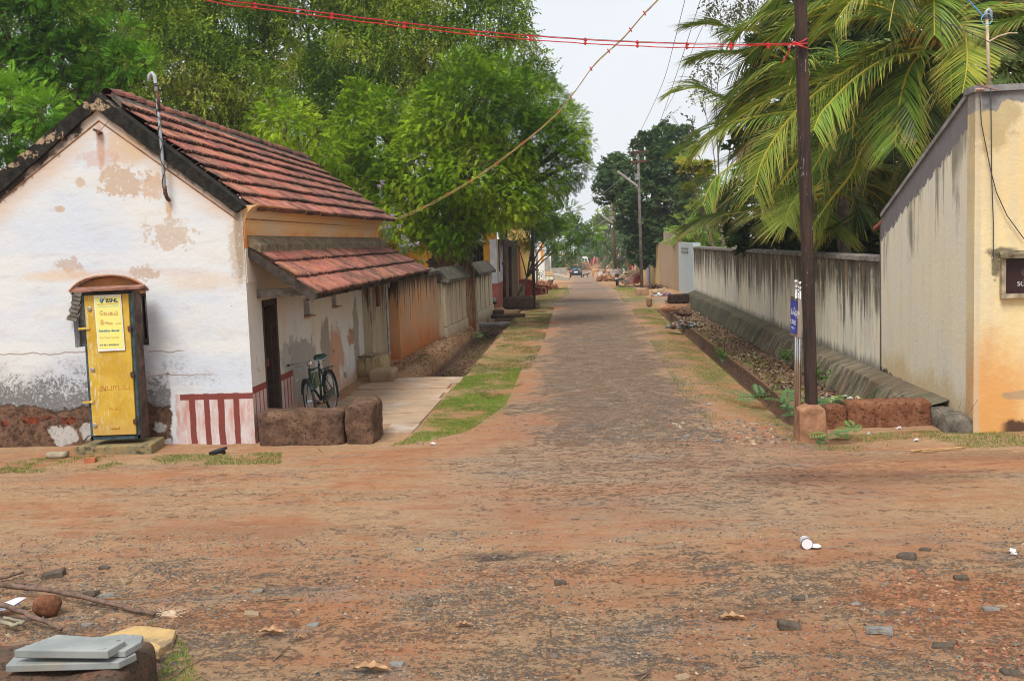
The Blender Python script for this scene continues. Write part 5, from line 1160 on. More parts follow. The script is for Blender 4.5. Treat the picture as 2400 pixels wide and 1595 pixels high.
# feathery trees at the left
B_ = pb([(60, 60, 85), (150, 50, 80, .3), (120, 140, 80), (40, 160, 75, .3), (200, 120, 60, .4), (160, 210, 65), (90, -30, 90), (230, 190, 48), (300, 150, 42, -.2), (345, 145, 28, -.3), (280, 190, 35), (290, 80, 40, .3), (10, 60, 80)], 27)
tree('feathery bright green tree at the upper left with arching sprays', 'tree', B_, at(150, 28), .16, 'pinna', .27, 95, LEUC, 41, 'feathery_tree', droop=.25, out=.9, fill=.5, wild=.3, thin=.22)
B_ = pb([(40, 240, 65), (100, 270, 55, -.3), (20, 320, 65), (90, 340, 45, -.2), (-20, 250, 70), (60, 400, 40)], 23.5)
tree('lower feathery green tree rising just behind the left slope of the gable', 'tree', B_, at(60, 24), .1, 'pinna', .25, 95, LEUC, 43, 'feathery_tree', droop=.25, out=.9, fill=.5, wild=.3, thin=.15)
# visible bare stems at the left
mbb = thing('leaning_trunk', 'thin pale crossing stems seen among the feathery foliage above the gable', 'trunk', at(165, 30)); mb = MB()
mb.tube([P(160, 420, Y=29), P(152, 215, Y=29), P(150, 150, Y=29)], [.07, .05, .04], 6); obj('stem', mb, MAT['bark'], mbb)
mb = MB(); mb.tube([P(160, 330, Y=29), P(175, 290, Y=29), P(160, 220, Y=29), P(240, 170, Y=28.5)], [.06, .06, .045, .03], 6); obj('stem', mb, MAT['bark'], mbb)
# small light branchy tree over the middle of the street, beyond the neem
B_ = pb([(1275, 515, 34), (1320, 500, 30, .5), (1350, 540, 26, -.3), (1300, 555, 28), (1240, 545, 32, .4), (1390, 545, 18, -.4), (1340, 575, 16), (1255, 500, 40, 1), (1220, 545, 20, .3)], 47)
tree('open yellow-green tree reaching over the far street, behind the thin dark pole', 'tree', B_, at(1212, 47.5), .06, 'pinna', .42, 30, [(.09, .18, .02), (.14, .25, .025), (.20, .30, .03)], 47, 'open_tree', droop=.1, out=.7, fill=.7, thin=.3)
# big dark tree in the middle distance
B_ = pb([(1440, 410, 42, 0), (1415, 450, 32), (1480, 430, 45, -1), (1520, 350, 42), (1560, 390, 55, -2), (1510, 470, 60, -2), (1580, 470, 60, -2), (1480, 510, 42, -1), (1540, 540, 45, -2), (1600, 540, 55, -2), (1500, 590, 36, -1), (1640, 460, 60, 0), (1550, 320, 30, 1), (1440, 390, 30, 1), (1590, 340, 45, 0), (1660, 560, 60, 0), (1545, 590, 34, -2)], 74)
tree('large dark green spreading tree on the right side of the far street', 'tree', B_, at(1560, 74), .5, 'broad', .24, 46, DARK+[(.07, .12, .05)], 51, 'dark_tree', droop=.1, out=.6, fill=.5, wild=.5, thin=.3, lumpy=.38)
# feathery willow-like tree right of the street end and paler trees beyond
FAR = [(.07, .13, .05), (.09, .17, .06), (.12, .20, .07), (.15, .23, .08)]
B_ = pb([(1455, 560, 30), (1430, 590, 26), (1480, 590, 26), (1410, 560, 20), (1450, 610, 20), (1480, 545, 24)], 104)
tree('pale feathery drooping tree behind the second street pole', 'tree', B_, at(1460, 105), .3, 'wisp', 1.5, 6, FAR, 61, 'drooping_tree', droop=1.0, out=.2, fill=.5, wild=.3)
B_ = pb([(1330, 580, 22), (1300, 600, 20), (1345, 600, 16), (1290, 570, 22), (1320, 615, 10)], 98)
tree('pale feathery tree hanging over the far white houses on the left', 'tree', B_, at(1295, 99), .25, 'wisp', 1.5, 7, FAR, 62, 'drooping_tree', droop=1.0, out=.2, fill=.5, wild=.3)
for i, (bl, Yd, lb, pl) in enumerate((([(1420, 505, 20), (1440, 500, 18), (1405, 525, 18), (1450, 525, 18)], 170, 'yellow-green distant tree between the two street poles', [(.18, .26, .07), (.23, .3, .09)]),
        ([(1365, 550, 22), (1340, 540, 20), (1385, 560, 18), (1370, 580, 14)], 185, 'mid green round tree at the end of the street', FAR[:3]),
        ([(1390, 590, 16), (1400, 570, 16), (1375, 600, 8), (1410, 600, 14)], 200, 'bright green bush at the very end of the street', [(.12, .22, .05), (.16, .28, .06)]),
        ([(1300, 530, 26), (1330, 520, 18), (1270, 540, 26), (1350, 610, 14)], 215, 'dim blue-green far tree left of the street end', FAR[:2]),
        ([(1430, 560, 24), (1460, 540, 26), (1490, 560, 26)], 230, 'dim blue-green far tree right of the street end', FAR[:2]))):
    tree(lb, 'tree', pb(bl, Yd), at(bl[0][0], Yd+1), .4, 'broad', 1.0, 2.2, pl, 70+i, 'distant_tree', 'far trees closing the street', fill=.4, out=.6)
# bright shrubs above the right wall by the tall pillar, sea-almond leaves
B_ = pb([(1610, 535, 26), (1640, 550, 26), (1585, 550, 18), (1660, 570, 24), (1620, 575, 22), (1700, 575, 30)], 57)
tree('light yellow-green shrub spilling over the wall top near the pale blue pier', 'shrub', B_, at(1640, 57.5), .08, 'pinna', .6, 14, [(.14, .25, .03), (.2, .32, .05), (.26, .36, .07)], 81, 'shrub', fill=.6, out=.6)
B_ = pb([(1620, 385, 12), (1600, 380, 8), (1640, 395, 14), (1660, 400, 12), (1612, 440, 9), (1625, 480, 8), (1665, 385, 9), (1600, 400, 8)], 48)
tree('spindly tree with large round yellow leaves in front of the dark tree', 'tree', B_, at(1700, 48), .08, 'broad', .34, 26, [(.30, .27, .02), (.22, .25, .04), (.38, .30, .03), (.16, .2, .06)], 83, 'yellow_leaved_tree', fill=.8, out=.5, fork=.6)
B_ = pb([(1700, 30, 45), (1660, 150, 30), (1640, 210, 26), (1740, -10, 50), (1620, 300, 16), (1575, 272, 8)], 44)
tree('grey thin-leaved tree behind the upper palm fronds beside the sky', 'tree', B_, at(1720, 44), .05, 'creep', .5, 12, [(.16, .15, .10), (.12, .13, .07), (.2, .17, .12)], 85, 'thin_tree', fill=.7, thin=.25, out=.4)
# ------------------------------------------------------------------ coconut palms
def frond(pts, Ll, parent, seed, pal, n=94, twist=0.0, hang=.55, dry=0.0, gap=.02, side=1.0):
    """rachis through pts (Vectors, butt to tip); leaflet pairs of length Ll"""
    rnd = random.Random(seed); pts = [Vector(p) for p in pts]; m = len(pts)
    def cr(t):
        k = t*(m-1); i = min(int(k), m-2); u = k-i; p0 = pts[max(i-1, 0)]; p1 = pts[i]; p2 = pts[i+1]; p3 = pts[min(i+2, m-1)]
        return .5*((2*p1)+(p2-p0)*u+(2*p0-5*p1+4*p2-p3)*u*u+(3*p1-p0-3*p2+p3)*u**3)
    mb = MB(); N_ = 14; mb.cur = (.46, .38, .05) if not dry else (.2, .12, .06)
    mb.tube([cr(i/N_) for i in range(N_+1)], [.035*(1-.85*i/N_)+.004 for i in range(N_+1)], 5)
    L_ = sum((pts[i+1]-pts[i]).length for i in range(m-1))
    for i in range(n):
        t = .10+.895*(i+rnd.uniform(-.3, .3))/n; t = min(.998, max(.08, t)); c = cr(t); tg = (cr(min(1, t+.01))-cr(max(0, t-.01))).normalized()
        sd = tg.cross(Vector((0, 0, 1))); 
        if sd.length < .15: sd = tg.cross(Vector((0, 1, 0)))
        sd.normalize(); up = sd.cross(tg).normalized()
        ca, sa = math.cos(twist), math.sin(twist); sd, up = sd*ca+up*sa, up*ca-sd*sa
        ll = 1.36*Ll*(math.sin(min(1, (t-.02)*1.25)*math.pi*.62+.35)**.8)*(1 if t < .85 else 1-(t-.85)*3.2)*rnd.uniform(.85, 1.1)
        for sg in (-1, 1):
            if rnd.random() < gap: continue
            d0 = (sd*sg*side+tg*(.55+.9*t)+up*.18+Vector((rnd.uniform(-.13, .13), rnd.uniform(-.13, .13), rnd.uniform(-.1, .1)))).normalized()
            h = hang*.62*rnd.uniform(.7, 1.3); g_ = Vector((0, 0, -1)); q = c.copy(); prev = None; wdt = .021*rnd.uniform(.8, 1.2)*(1.0 if t < .9 else .7)
            base = pal[rnd.randrange(len(pal))]; k_ = rnd.uniform(.8, 1.2); col0 = Vector(base)*k_
            K = 4; wd_ = d0.cross(up)
            if wd_.length < .1: wd_ = tg.copy()
            wd_.normalize()
            for s_ in range(K+1):
                u = s_/K; dd = (d0+g_*h*u*1.9).normalized(); w_ = wdt*(.55, 1.0, .9, .6, .08)[s_]
                wv = (tg*.85+up*.25*sg).normalized()*w_
                wv = wv-dd*wv.dot(dd); a, b_ = q-wv, q+wv
                if prev is not None:
                    mb.cur = tuple(col0.lerp(Vector((.36, .28, .06)), .55*(u > .8)+.15*u)); mb.poly([prev[0], prev[1], b_, a])
                prev = (a, b_); q = q+dd*(ll/K)
    return obj('frond', mb, MAT['frond'], parent, tint=True)
PG = [(.09, .18, .025), (.13, .26, .035), (.19, .33, .04), (.27, .38, .05)]
PY = [(.20, .29, .04), (.28, .35, .05), (.40, .40, .06), (.18, .27, .04)]
PD = [(.03, .065, .02), (.045, .09, .025), (.065, .12, .03)]  # inner fronds: the crown's shadow is put into the leaf colour
PB = [(.16, .09, .05), (.22, .13, .07), (.1, .06, .04)]
def crop4(pts, Yd, dY=0):   # coordinates read off an enlarged view
    out = []; m = len(pts)
    for i, (x, y) in enumerate(pts):
        if y > 1300: y = 1300+(y-1300)*.35
        out.append(P(x/2.613+1540, y/2.613, Y=Yd+dY*i/(m-1)))
    return out
def palm(label, px, py, Yd, seed, lean=.4, rt=.17, group='coconut palms behind the compound wall'):
    c = P(px, py, Y=Yd); bx = c.x+lean; t = thing('coconut_palm', label, 'palm tree', (bx, Yd+.3, 0), group)
    mb = MB(); n = 12; pts = [Vector((bx+(c.x-bx)*(i/n)**1.5, Yd+.3-.3*i/n, -.2+(c.z+.2)*i/n)) for i in range(n+1)]; mb.tube(pts, [rt*(1.4 if i == 0 else 1.0+.05*math.sin(i*9)) for i in range(n+1)], 12); obj('trunk', mb, plain('palm_trunk', (.085, .065, .05), .95, scale=7, bump=.02, var=.4), t, smooth=True)
    return t, c
pA, cA = palm('tall coconut palm with orange flower stalks, its crown above the sloping parapet', 2185, 105, 22.0, 1)
fr = [  # polyline, depth at butt, change, leaflet length, palette, twist, hang
 ([(1640, 260), (1390, 300), (1110, 470), (930, 610), (800, 740), (700, 880), (630, 1020), (590, 1190)], 21.6, -1.0, .95, PY, .35, .60),
 ([(1660, 280), (1600, 320), (1400, 360), (1200, 490), (1080, 610), (1000, 700), (960, 800)], 21.5, -1.6, .95, PG+PY[:1], .2, .45),
 ([(1600, 330), (1110, 465), (930, 510), (700, 600), (500, 720), (330, 840), (240, 940)], 22.4, .6, .85, PY, .25, .65),
 ([(1700, 200), (1500, 60), (1250, 0), (1050, 10), (850, 45), (650, 100), (520, 170), (460, 240)], 22.6, 1.4, .95, PG, .1, .9),
 ([(1700, 240), (1760, 170), (1850, 145), (1890, 230), (1900, 330), (1895, 430), (1870, 570)], 21.4, -1.6, .80, PY, .0, .18),
 ([(1750, 200), (1900, 60), (2050, 60), (2247, 105), (2400, 180), (2500, 280)], 21.8, .4, .9, PG, -.2, .8),
 ([(2400, 60), (2247, 108), (2130, 140), (2040, 195)], 20.6, .2, .8, PG, .2, .8),
 ([(1700, 220), (1650, 60), (1560, -60), (1420, -120), (1280, -60), (1160, 40), (1090, 150)], 21.2, -1, .85, PY, .1, .8),
 ([(1690, 260), (1500, 300), (1420, 420), (1400, 560), (1420, 760)], 23.2, 1, .9, PD, .3, .5),
 ([(1700, 300), (1600, 480), (1500, 640), (1380, 800), (1300, 1000), (1260, 1200)], 22.6, .6, .95, PD+PG[:1], .2, .5),
 ([(1720, 300), (1760, 500), (1720, 700), (1600, 900), (1560, 1100)], 22.9, .8, .9, PD, .0, .4),
 ([(1660, 290), (1400, 620), (1200, 780), (1050, 880), (980, 1000), (900, 1130), (870, 1260)], 22.3, -.4, .95, PG, .3, .6),
 ([(1720, 240), (1850, 330), (1980, 500), (2050, 640), (2100, 800)], 22.6, .5, .8, PD, .0, .5),
 ([(1700, 160), (1740, -60), (1800, -160), (1950, -180), (2080, -60)], 22, .3, .9, PG, .1, .9),
 ([(1680, 180), (1500, -160), (1300, -200), (1000, -150), (800, -60), (640, 60)], 22.5, 1.2, .95, PG+PY[:1], .1, .95),
 ([(1700, 250), (1640, 400), (1610, 560), (1630, 760)], 21.2, -.5, .9, PD, .1, .4),
 ([(1740, 260), (1790, 420), (1800, 600), (1770, 780)], 21.1, -.4, .9, PD+PG[:1], .1, .4),
 ([(1690, 280), (1560, 400), (1500, 560), (1470, 740), (1460, 900)], 21.3, -.6, .9, PG, .2, .5),
 ([(1680, 240), (1450, 120), (1250, 110), (1050, 170), (930, 280), (860, 400)], 22.3, .6, .95, PG, .1, .85),
 ([(1250, 900), (1200, 1050), (1060, 1230), (990, 1400), (950, 1540)], 21.8, -.3, .7, PY, .1, .35),
]
for i, (pl, Yd, dY, Ll, pal_, tw, hg) in enumerate(fr): frond(crop4(pl, Yd, dY), Ll, pA, 100+i, pal_, twist=tw, hang=hg)
mb = MB()
for k in range(26):
    a = random.uniform(-1, 1); b_ = random.uniform(.1, .55); q = P(2150+random.uniform(-25, 20), 70+random.uniform(-12, 26), Y=21.4); mb.cur = (.38+.15*random.random(), .17, .03); mb.tube([q, q+Vector((a*.2, -.1, -.1)), q+Vector((a*.3, -.15, -b_*.6))], [.014, .016, .012], 5)
obj('flower_stalks', mb, MAT['frond'], pA, tint=True)
for k, (px_, py_) in enumerate(((2178, 95), (2196, 110), (2166, 118), (2190, 82))):
    mb = MB(); a_ = (2185-px_)/60; mb.tube([P(px_, py_-60, Y=21.5), P(px_+4, py_-20, Y=21.5), P(px_+10, py_+30, Y=21.6)], [.04, .06, .1], 8); obj('leaf_base', mb, plain('leaf_base', (.24, .2, .07), .7, var=.3), pA, smooth=True)
pB, cB = palm('slender coconut palm behind, its fronds reaching left over the wall toward the sky', 1960, 215, 27.5, 2, .3)
fr = [
 ([(1080, 560), (850, 410), (700, 420), (560, 500), (430, 590)], 27.5, .5, 1.0, PG, .2, .75),
 ([(1060, 560), (760, 300), (600, 190), (470, 185), (380, 150), (290, 148), (190, 160)], 27.8, .8, .95, PG+PD[:1], .1, .45),
 ([(1060, 600), (700, 640), (520, 630), (400, 600), (250, 535), (95, 570)], 27.8, .6, 1.0, PG, .2, .6),
 ([(1060, 620), (860, 680), (690, 700), (430, 760), (280, 850), (165, 920)], 27.2, -.5, 1.0, PG+PY[:1], .3, .7),
 ([(1100, 640), (800, 820), (600, 930), (420, 1040), (330, 1130), (280, 1260)], 26.8, -1, 1.05, PG+PY[:1], .3, .65),
 ([(1080, 560), (700, 330), (480, 320), (330, 330), (220, 360)], 28.2, .8, .9, PG, .1, .6),
 ([(1100, 560), (1100, 300), (1000, 160), (850, 130), (700, 200), (600, 320)], 27.8, .5, 1.0, PG, .1, .9),
 ([(1120, 560), (1300, 350), (1450, 400), (1500, 600)], 28, .5, 1.0, PD, .1, .7),
 ([(1100, 640), (1000, 900), (950, 1050), (900, 1250)], 27, -.5, 1.0, PG, .2, .5),
 ([(1060, 660), (750, 1000), (560, 1130), (400, 1250), (320, 1400), (240, 1530)], 27, -1, 1.0, PD+PG[:1], .2, .55),
 ([(1080, 680), (850, 1000), (720, 1180), (660, 1300), (630, 1410)], 26.5, -1, .9, PY, .2, .4),
]
for i, (pl, Yd, dY, Ll, pal_, tw, hg) in enumerate(fr): frond(crop4(pl, Yd, dY), Ll, pB, 200+i, pal_, twist=tw, hang=hg)
for i, pl in enumerate(([(780, 780), (640, 830), (540, 900), (490, 950)], [(760, 850), (650, 930), (560, 1000), (490, 1080)])): frond(crop4(pl, 26.8, -.4), .5, pB, 260+i, PB, n=34, hang=1.0, dry=1)
pC, cC = palm('low young coconut palm with arching fronds touching the compound wall top', 1900, 455, 24.5, 3, .1, .14)
fr = [
 ([(940, 1190), (880, 1180), (820, 1260), (790, 1400), (800, 1540)], 23.5, -.6, .8, PY, .2, .5),
 ([(940, 1190), (760, 1250), (560, 1290), (400, 1350), (310, 1430), (245, 1520)], 24.5, .3, .95, PD+PG[:1], .1, .7),
 ([(960, 1200), (1120, 1180), (1230, 1270), (1180, 1420), (1090, 1570)], 23.6, -.5, .9, PD+PG[:1], .0, .35),
 ([(980, 1200), (1250, 1150), (1400, 1250), (1450, 1400)], 24.6, .4, .9, PD, .1, .6),
 ([(960, 1180), (900, 960), (800, 860), (700, 900), (620, 1050)], 24.5, .5, .9, PG, .1, .8),
 ([(960, 1180), (1100, 950), (1250, 900), (1380, 1000), (1440, 1200)], 24.8, .4, .9, PD, .1, .8),
 ([(970, 1210), (1040, 1350), (1060, 1560)], 24, -.3, .8, PG, .1, .4),
]
for i, (pl, Yd, dY, Ll, pal_, tw, hg) in enumerate(fr): frond(crop4(pl, Yd, dY), Ll, pC, 300+i, pal_, twist=tw, hang=hg)
for t_, c_, k_, n_, sd in ((pA, cA, 1.0, 16, 400), (pB, cB, .95, 18, 430), (pC, cC, .8, 12, 460)):
    rr_ = random.Random(sd)
    for i in range(n_):
        a = 2*math.pi*i/n_+rr_.uniform(-.2, .2); el = rr_.uniform(-.25, .9); L0 = rr_.uniform(3.6, 4.8)*k_; d = Vector((math.cos(a), math.sin(a)*.8+.25, 0)); q = c_.copy(); pts = [q.copy()]; e_ = el
        for j in range(6): q = q+(d*math.cos(e_)+Vector((0, 0, math.sin(e_))))*L0/6; e_ -= rr_.uniform(.22, .40); pts.append(q.copy())
        if any(q_.x < WX+1.0 and q_.z < 3.5 for q_ in pts): continue
        frond(pts, .85, t_, sd+i, PD+PG[:1] if i % 3 else PG, n=70, twist=rr_.uniform(-.2, .2), hang=rr_.uniform(.5, .9))
# grove behind the palms, its deep shade put into near-black leaf colours
B_ = pb([(1850, 300, 140), (2000, 200, 160), (2150, 330, 170), (1950, 470, 140), (2150, 120, 150), (2320, 180, 150), (1800, 480, 100), (2050, 560, 90), (1900, 560, 80), (1760, 540, 60), (2000, 20, 140), (1860, 120, 110), (2350, 0, 130)], 33)
tree('dense dark grove standing in shade behind the coconut palms', 'thicket', B_, at(2050, 33.5), .2, 'broad', .28, 30, [(.02, .04, .012), (.03, .055, .018), (.045, .07, .02)], 91, 'thicket', fill=.5, out=.5, wild=.6)
# sea-almond sprig by the stick
sp = thing('leafy_sprig', 'broad-leaved sprig rising behind the parapet beside the bamboo stick', 'plant', P(2350, 215, Y=BY0+1.4))
c0 = P(2352, 165, Y=BY0+1.4); crown('leaves', [(c0.x, c0.y, c0.z, .16), (c0.x+.12, c0.y, c0.z+.08, .14), (c0.x+.22, c0.y, c0.z+.05, .14)], 'broad', .13, 60, [(.11, .16, .05), (.16, .2, .07), (.2, .18, .06)], sp, fill=.9, front=0)
mb = MB(); mb.tube([P(2345, 260, Y=BY0+1.4), P(2350, 190, Y=BY0+1.4), c0+Vector((.1, 0, .05))], [.015, .012, .006], 5); obj('stem', mb, MAT['bark'], sp)
# ------------------------------------------------------------------ yellow roadside cabinet, leaning
YC = 13.75
def cpt(px, py, dy=0.0): return P(px, py, Y=YC+dy)
cab = thing('cabinet', 'leaning yellow metal roadside cabinet with a paper poster, on a low concrete plinth', 'cabinet', cpt(285, 1040))
g = N('yellow_paint', .5, .4); v_ = g.sc(None, 1, 1, .22); sc1 = g.noise(26, 5, .75, v_, .3); c = g.mix(g.mr(g.noise(3, 5, .6), .35, .65), (.50, .30, .025), (.60, .40, .05))
o = g.xyz(); xl = cpt(205, 850).x
edge_ = g.mr(g.ma('ADD', g.ma('SUBTRACT', o[0], xl), g.mul(g.ma('MULTIPLY', o[2], .075), 1)), .12, .42, 1, .25)
c = g.mix(g.mul(g.mul(g.mr(sc1, .54, .60), edge_), .8), c, (.62, .58, .42)); c = g.mix(g.mr(g.noise(22, 4, .7), .72, .76), c, (.3, .1, .03))
c = g.mix(g.mul(g.mr(o[2], .25, .6, 1, 0), .55), c, (.42, .25, .09)); g.col(c); yel = g.m
fl = [(200, 682), (306, 682), (329, 1028), (216, 1030)]       # front face corners in the photo
BL, BR_, TR, TL = cpt(216, 1030), cpt(331, 1026), cpt(308, 684), cpt(196, 685)
dv = Vector((.012, .25, 0))
pl = MB(); q0, q1 = P(175, 1080, Y=13.62), P(357, 1077, Y=13.62); 
zt0_ = P(265, 1045, Y=13.62).z; 
pl.hexa([(q0.x, 13.62, -.1), (q1.x, 13.62, -.1), (P(388, 1060, Y=14.2).x, 14.2, -.1), (q0.x+.05, 14.22, -.1)], [(q0.x, 13.62, zt0_-.005), (q1.x, 13.62, zt0_+.01), (P(388, 1060, Y=14.2).x, 14.2, zt0_+.02), (q0.x+.05, 14.22, zt0_)])
g = N('plinth_mossy', .95, .1); o = g.xyz(); c = g.mix(g.mr(g.noise(5, 6, .7), .4, .6), (.28, .20, .09), (.20, .17, .10)); c = g.mix(g.mr(g.noise(2.2, 6, .75), .52, .6), c, (.06, .06, .045)); g.col(c); g.bump(g.noise(18, 6, .7), .012)
obj('plinth', pl, g.m, cab, bevel=.02)
mb = MB(); ins = Vector((0, .012, 0)); mb.hexa([BL+ins, BR_+ins, BR_+dv, BL+dv], [TL+ins, TR+ins, TR+dv, TL+dv])
obj('body', mb, plain('blue_brown_steel', (.10, .062, .045), .7, .2, scale=5, var=.55, bump=.002, useobj=False), cab)
ux = (BR_-BL).normalized(); uz = ((TL+TR)/2-(BL+BR_)/2).normalized(); W_ = (BR_-BL).length; H_ = ((TL+TR)/2-(BL+BR_)/2).length; C0 = BL.copy()
def cp_(u, v, d=0): return C0+ux*u+uz*v+Vector((0, -d, 0))+ux*0
fr_m = plain('blue_trim', (.045, .075, .085), .6, .2, scale=9, var=.5, useobj=False)
mb = MB()
for (u0, v0, u1, v1) in ((0, 0, .035, H_), (W_-.035, 0, W_, H_), (0, 0, W_, .05), (0, H_-.02, W_, H_)):
    mb.hexa([cp_(u0, v0, .03), cp_(u1, v0, .03), cp_(u1, v0, -.02), cp_(u0, v0, -.02)], [cp_(u0, v1, .03), cp_(u1, v1, .03), cp_(u1, v1, -.02), cp_(u0, v1, -.02)])
obj('frame', mb, fr_m, cab)
mb = MB(); mb.hexa([cp_(.045, .065, .055), cp_(W_-.045, .065, .055), cp_(W_-.045, .065, .0), cp_(.045, .065, .0)], [cp_(.04, H_-.03, .055), cp_(W_-.04, H_-.03, .055), cp_(W_-.04, H_-.03, .0), cp_(.04, H_-.03, .0)])
door = obj('door', mb, yel, cab, bevel=.006)
mb = MB()
for v0 in (.42, .78): 
    pass
mb = MB(); mb.box(cp_(.02, H_*.765, .065), (.16, .02, .03), ry=-.05); obj('hasp', mb, yel, door)
mb = MB(); mb.box(cp_(.02, H_*.265, .065), (.16, .02, .03), ry=-.05); obj('hasp', mb, yel, door)
for v0 in (.25, .56, .88):
    mb = MB(); mb.box(cp_(W_-.05, H_*(1-v0)+.0, .062), (.035, .02, .07)); mb.tube([cp_(W_-.03, H_*(1-v0)-.05, .065), cp_(W_-.03, H_*(1-v0)+.05, .065)], .011, 6); obj('hinge', mb, MAT['rust'], door)
for (u0, v0) in ((.115, .895), (.10, .485), (.085, .105)):
    mb = MB(); mb.lathe(cp_(u0, H_*v0, .056), [(.032, 0), (.032, -.012), (.022, -.016)], 14, 'y'); obj('lock_boss', mb, plain('zinc', (.38, .36, .34), .5, .7), door)
mb = MB(); mb.box(cp_(W_*.52, H_*.085, .06), (.13, .012, .03), ry=0); obj('label_holder', mb, yel, door, bevel=.003)
# faint brush-painted marks
mk_m = plain('faint_marks', (.44, .17, .03), .7, var=.1)
textobj('painted_marks', 'அபாடய', .11, mk_m, door, frame(cp_(.16, H_*.34, .0562), ux, uz), .0004)
textobj('painted_marks', 'ாபய', .07, mk_m, door, frame(cp_(.30, H_*.20, .0562), ux, uz), .0004)
# sheet roof of the cabinet
mb = MB(); r0, r1 = cpt(166, 681, -.16), cpt(328, 672, -.16); r2, r3 = cpt(348, 669, .4), cpt(190, 675, .4)
cm = (r0+r1)/2+Vector((0, .02, .0)); 
A1, A2 = r0.lerp(r3, .55)+Vector((0, 0, .025)), r1.lerp(r2, .55)+Vector((0, 0, .025)); th_ = Vector((0, 0, -.028))
mb.hexa([r0+th_, r1+th_, A2+th_, A1+th_], [r0, r1, A2, A1]); mb.hexa([A1+th_, A2+th_, r2+th_+Vector((0, 0, -.04)), r3+th_+Vector((0, 0, -.04))], [A1, A2, r2+Vector((0, 0, -.04)), r3+Vector((0, 0, -.04))])
obj('roof_sheet', mb, plain('rusty_sheet', (.27, .125, .085), .7, .2, scale=6, var=.4, bump=.003, useobj=False), cab)
# poster
pm = N('poster_paper', .6, .3); pm.col(pm.mix(pm.mr(pm.noise(6, 4, .6), .3, .7), (.78, .72, .19), (.72, .70, .24)))
pA_, pB_ = cpt(219, 692, -.075), cpt(283, 690, -.075); pC_, pD_ = cpt(293, 820, -.075), cpt(230, 823, -.075)
mb = MB(); e_ = Vector((0, .004, 0)); mb.hexa([pD_, pC_, pC_+e_, pD_+e_], [pA_, pB_, pB_+e_, pA_+e_]); pos_w = obj('poster', mb, MAT['white'], cab)
ctr = (pA_+pB_+pC_+pD_)/4; mb = MB(); f_ = Vector((0, -.002, 0)); k_ = .93
qs = [ctr+(q-ctr)*k_+f_ for q in (pD_, pC_, pB_, pA_)]; mb.poly(qs); obj('yellow_field', mb, pm.m, pos_w)
pux = (pB_-pA_).normalized(); puz = ((pA_-pD_).normalized()+(pB_-pC_).normalized()).normalized(); pw = (pB_-pA_).length; ph = (pA_-pD_).length
def pp_(u, v): return pD_+pux*(u*pw)+(pA_-pD_)*v+Vector((0, -.005, 0))
def ptxt(s_, u, v, sz, m_): 
    o_ = textobj('lettering', s_, sz, m_, pos_w, frame(pp_(u, v), pux, puz), .0005); return o_
navy = plain('navy_ink', (.012, .03, .16), .6, var=.05); salm = plain('salmon_ink', (.62, .30, .12), .6, var=.05); teal = plain('teal_ink', (.03, .22, .35), .6, var=.05); fade = plain('faded_ink', (.70, .50, .17), .6, var=.05); pale_g = plain('pale_band', (.55, .66, .30), .6, var=.05)
for i_ in range(2): ptxt('BSNL', .42+i_*.010, .868, .078, navy)
mb = MB(); cc_ = pp_(.29, .905); mb.tube([cc_+pux*math.cos(a)*.026+puz*math.sin(a)*.026 for a in [x*.5+.6 for x in range(10)]], .008, 5); mb.ball(cc_, .015, 8, (1, .2, 1)); obj('emblem', mb, plain('globe_blue', (.25, .42, .55), .5), pos_w)
mb = MB(); mb.tube([cc_+pux*-.02+puz*.0, cc_+pux*.0+puz*-.025, cc_+pux*.045+puz*.035], [.004, .009, .002], 5); obj('emblem_arrow', mb, navy, pos_w)
mb = MB(); mb.poly([pp_(.10, .828), pp_(.9, .842), pp_(.9, .852), pp_(.10, .838)]); obj('rule', mb, salm, pos_w)
mb = MB(); mb.poly([pp_(.12, .79), pp_(.88, .80), pp_(.88, .815), pp_(.12, .805)]); obj('faded_line', mb, pale_g, pos_w)
ptxt('ேவகம்', .16, .64, .078, salm); ptxt('8', .17, .475, .10, salm); ptxt('Mbps', .32, .48, .055, salm); ptxt('வைர', .72, .48, .03, fade)
for i_ in range(2): ptxt('ேகாம்ேபா பிளான்', .09+i_*.008, .35, .031, teal)
ptxt('For Door Service', .12, .23, .038, fade); ptxt('SMS BB to 9400054141', .08, .10, .029, navy)
mb = MB(); ba = cp_(W_*.55, H_*.945, .057)
for k in range(13): pass
mb.poly([ba+ux*math.cos(a)*.085+uz*math.sin(a)*.05 for a in [math.pi*i/12 for i in range(13)]]); obj('faded_emblem', mb, plain('faded_emblem', (.55, .47, .28), .7), door)
# small things on the ground by the gable
def small(name, label, cat, parts, loc, group=None):
    t = thing(name, label, cat, loc, group)
    for n_, m_, mat, kw in parts: obj(n_, m_, mat, t, **kw)
    return t
def single(name, label, cat, mb, mat, group=None, smooth=False, bevel=0):
    o_ = obj(name, mb, mat, None, smooth, bevel=bevel); n = len(o_.data.vertices); vv = np.empty(n*3, np.float32); o_.data.vertices.foreach_get('co', vv); vv = vv.reshape(-1, 3); b = Vector((float(vv[:, 0].mean()), float(vv[:, 1].mean()), float(vv[:, 2].min())))
    o_.data.transform(Matrix.Translation(-b)); o_.location = b; return tag(o_, label, cat, group)
mb = MB(); q = G(212, 1083); mb.block(q+Vector((0, 0, .03)), (.15, .09, .07), rz=.1, n=5, rough=.006, rnd=.1); single('brick', 'loose red brick lying in front of the cabinet plinth', 'brick', mb, plain('brick', (.38, .13, .06), .9, scale=9, bump=.006), bevel=0)
mb = MB(); q = G(135, 1072); mb.rock(q+Vector((0, 0, .04)), (.28, .16, .1), seed=3); single('rock', 'pale rubble lump against the gable left of the cabinet', 'rock', mb, plain('pale_rubble', (.32, .26, .18), .9, scale=9, bump=.01), smooth=True)
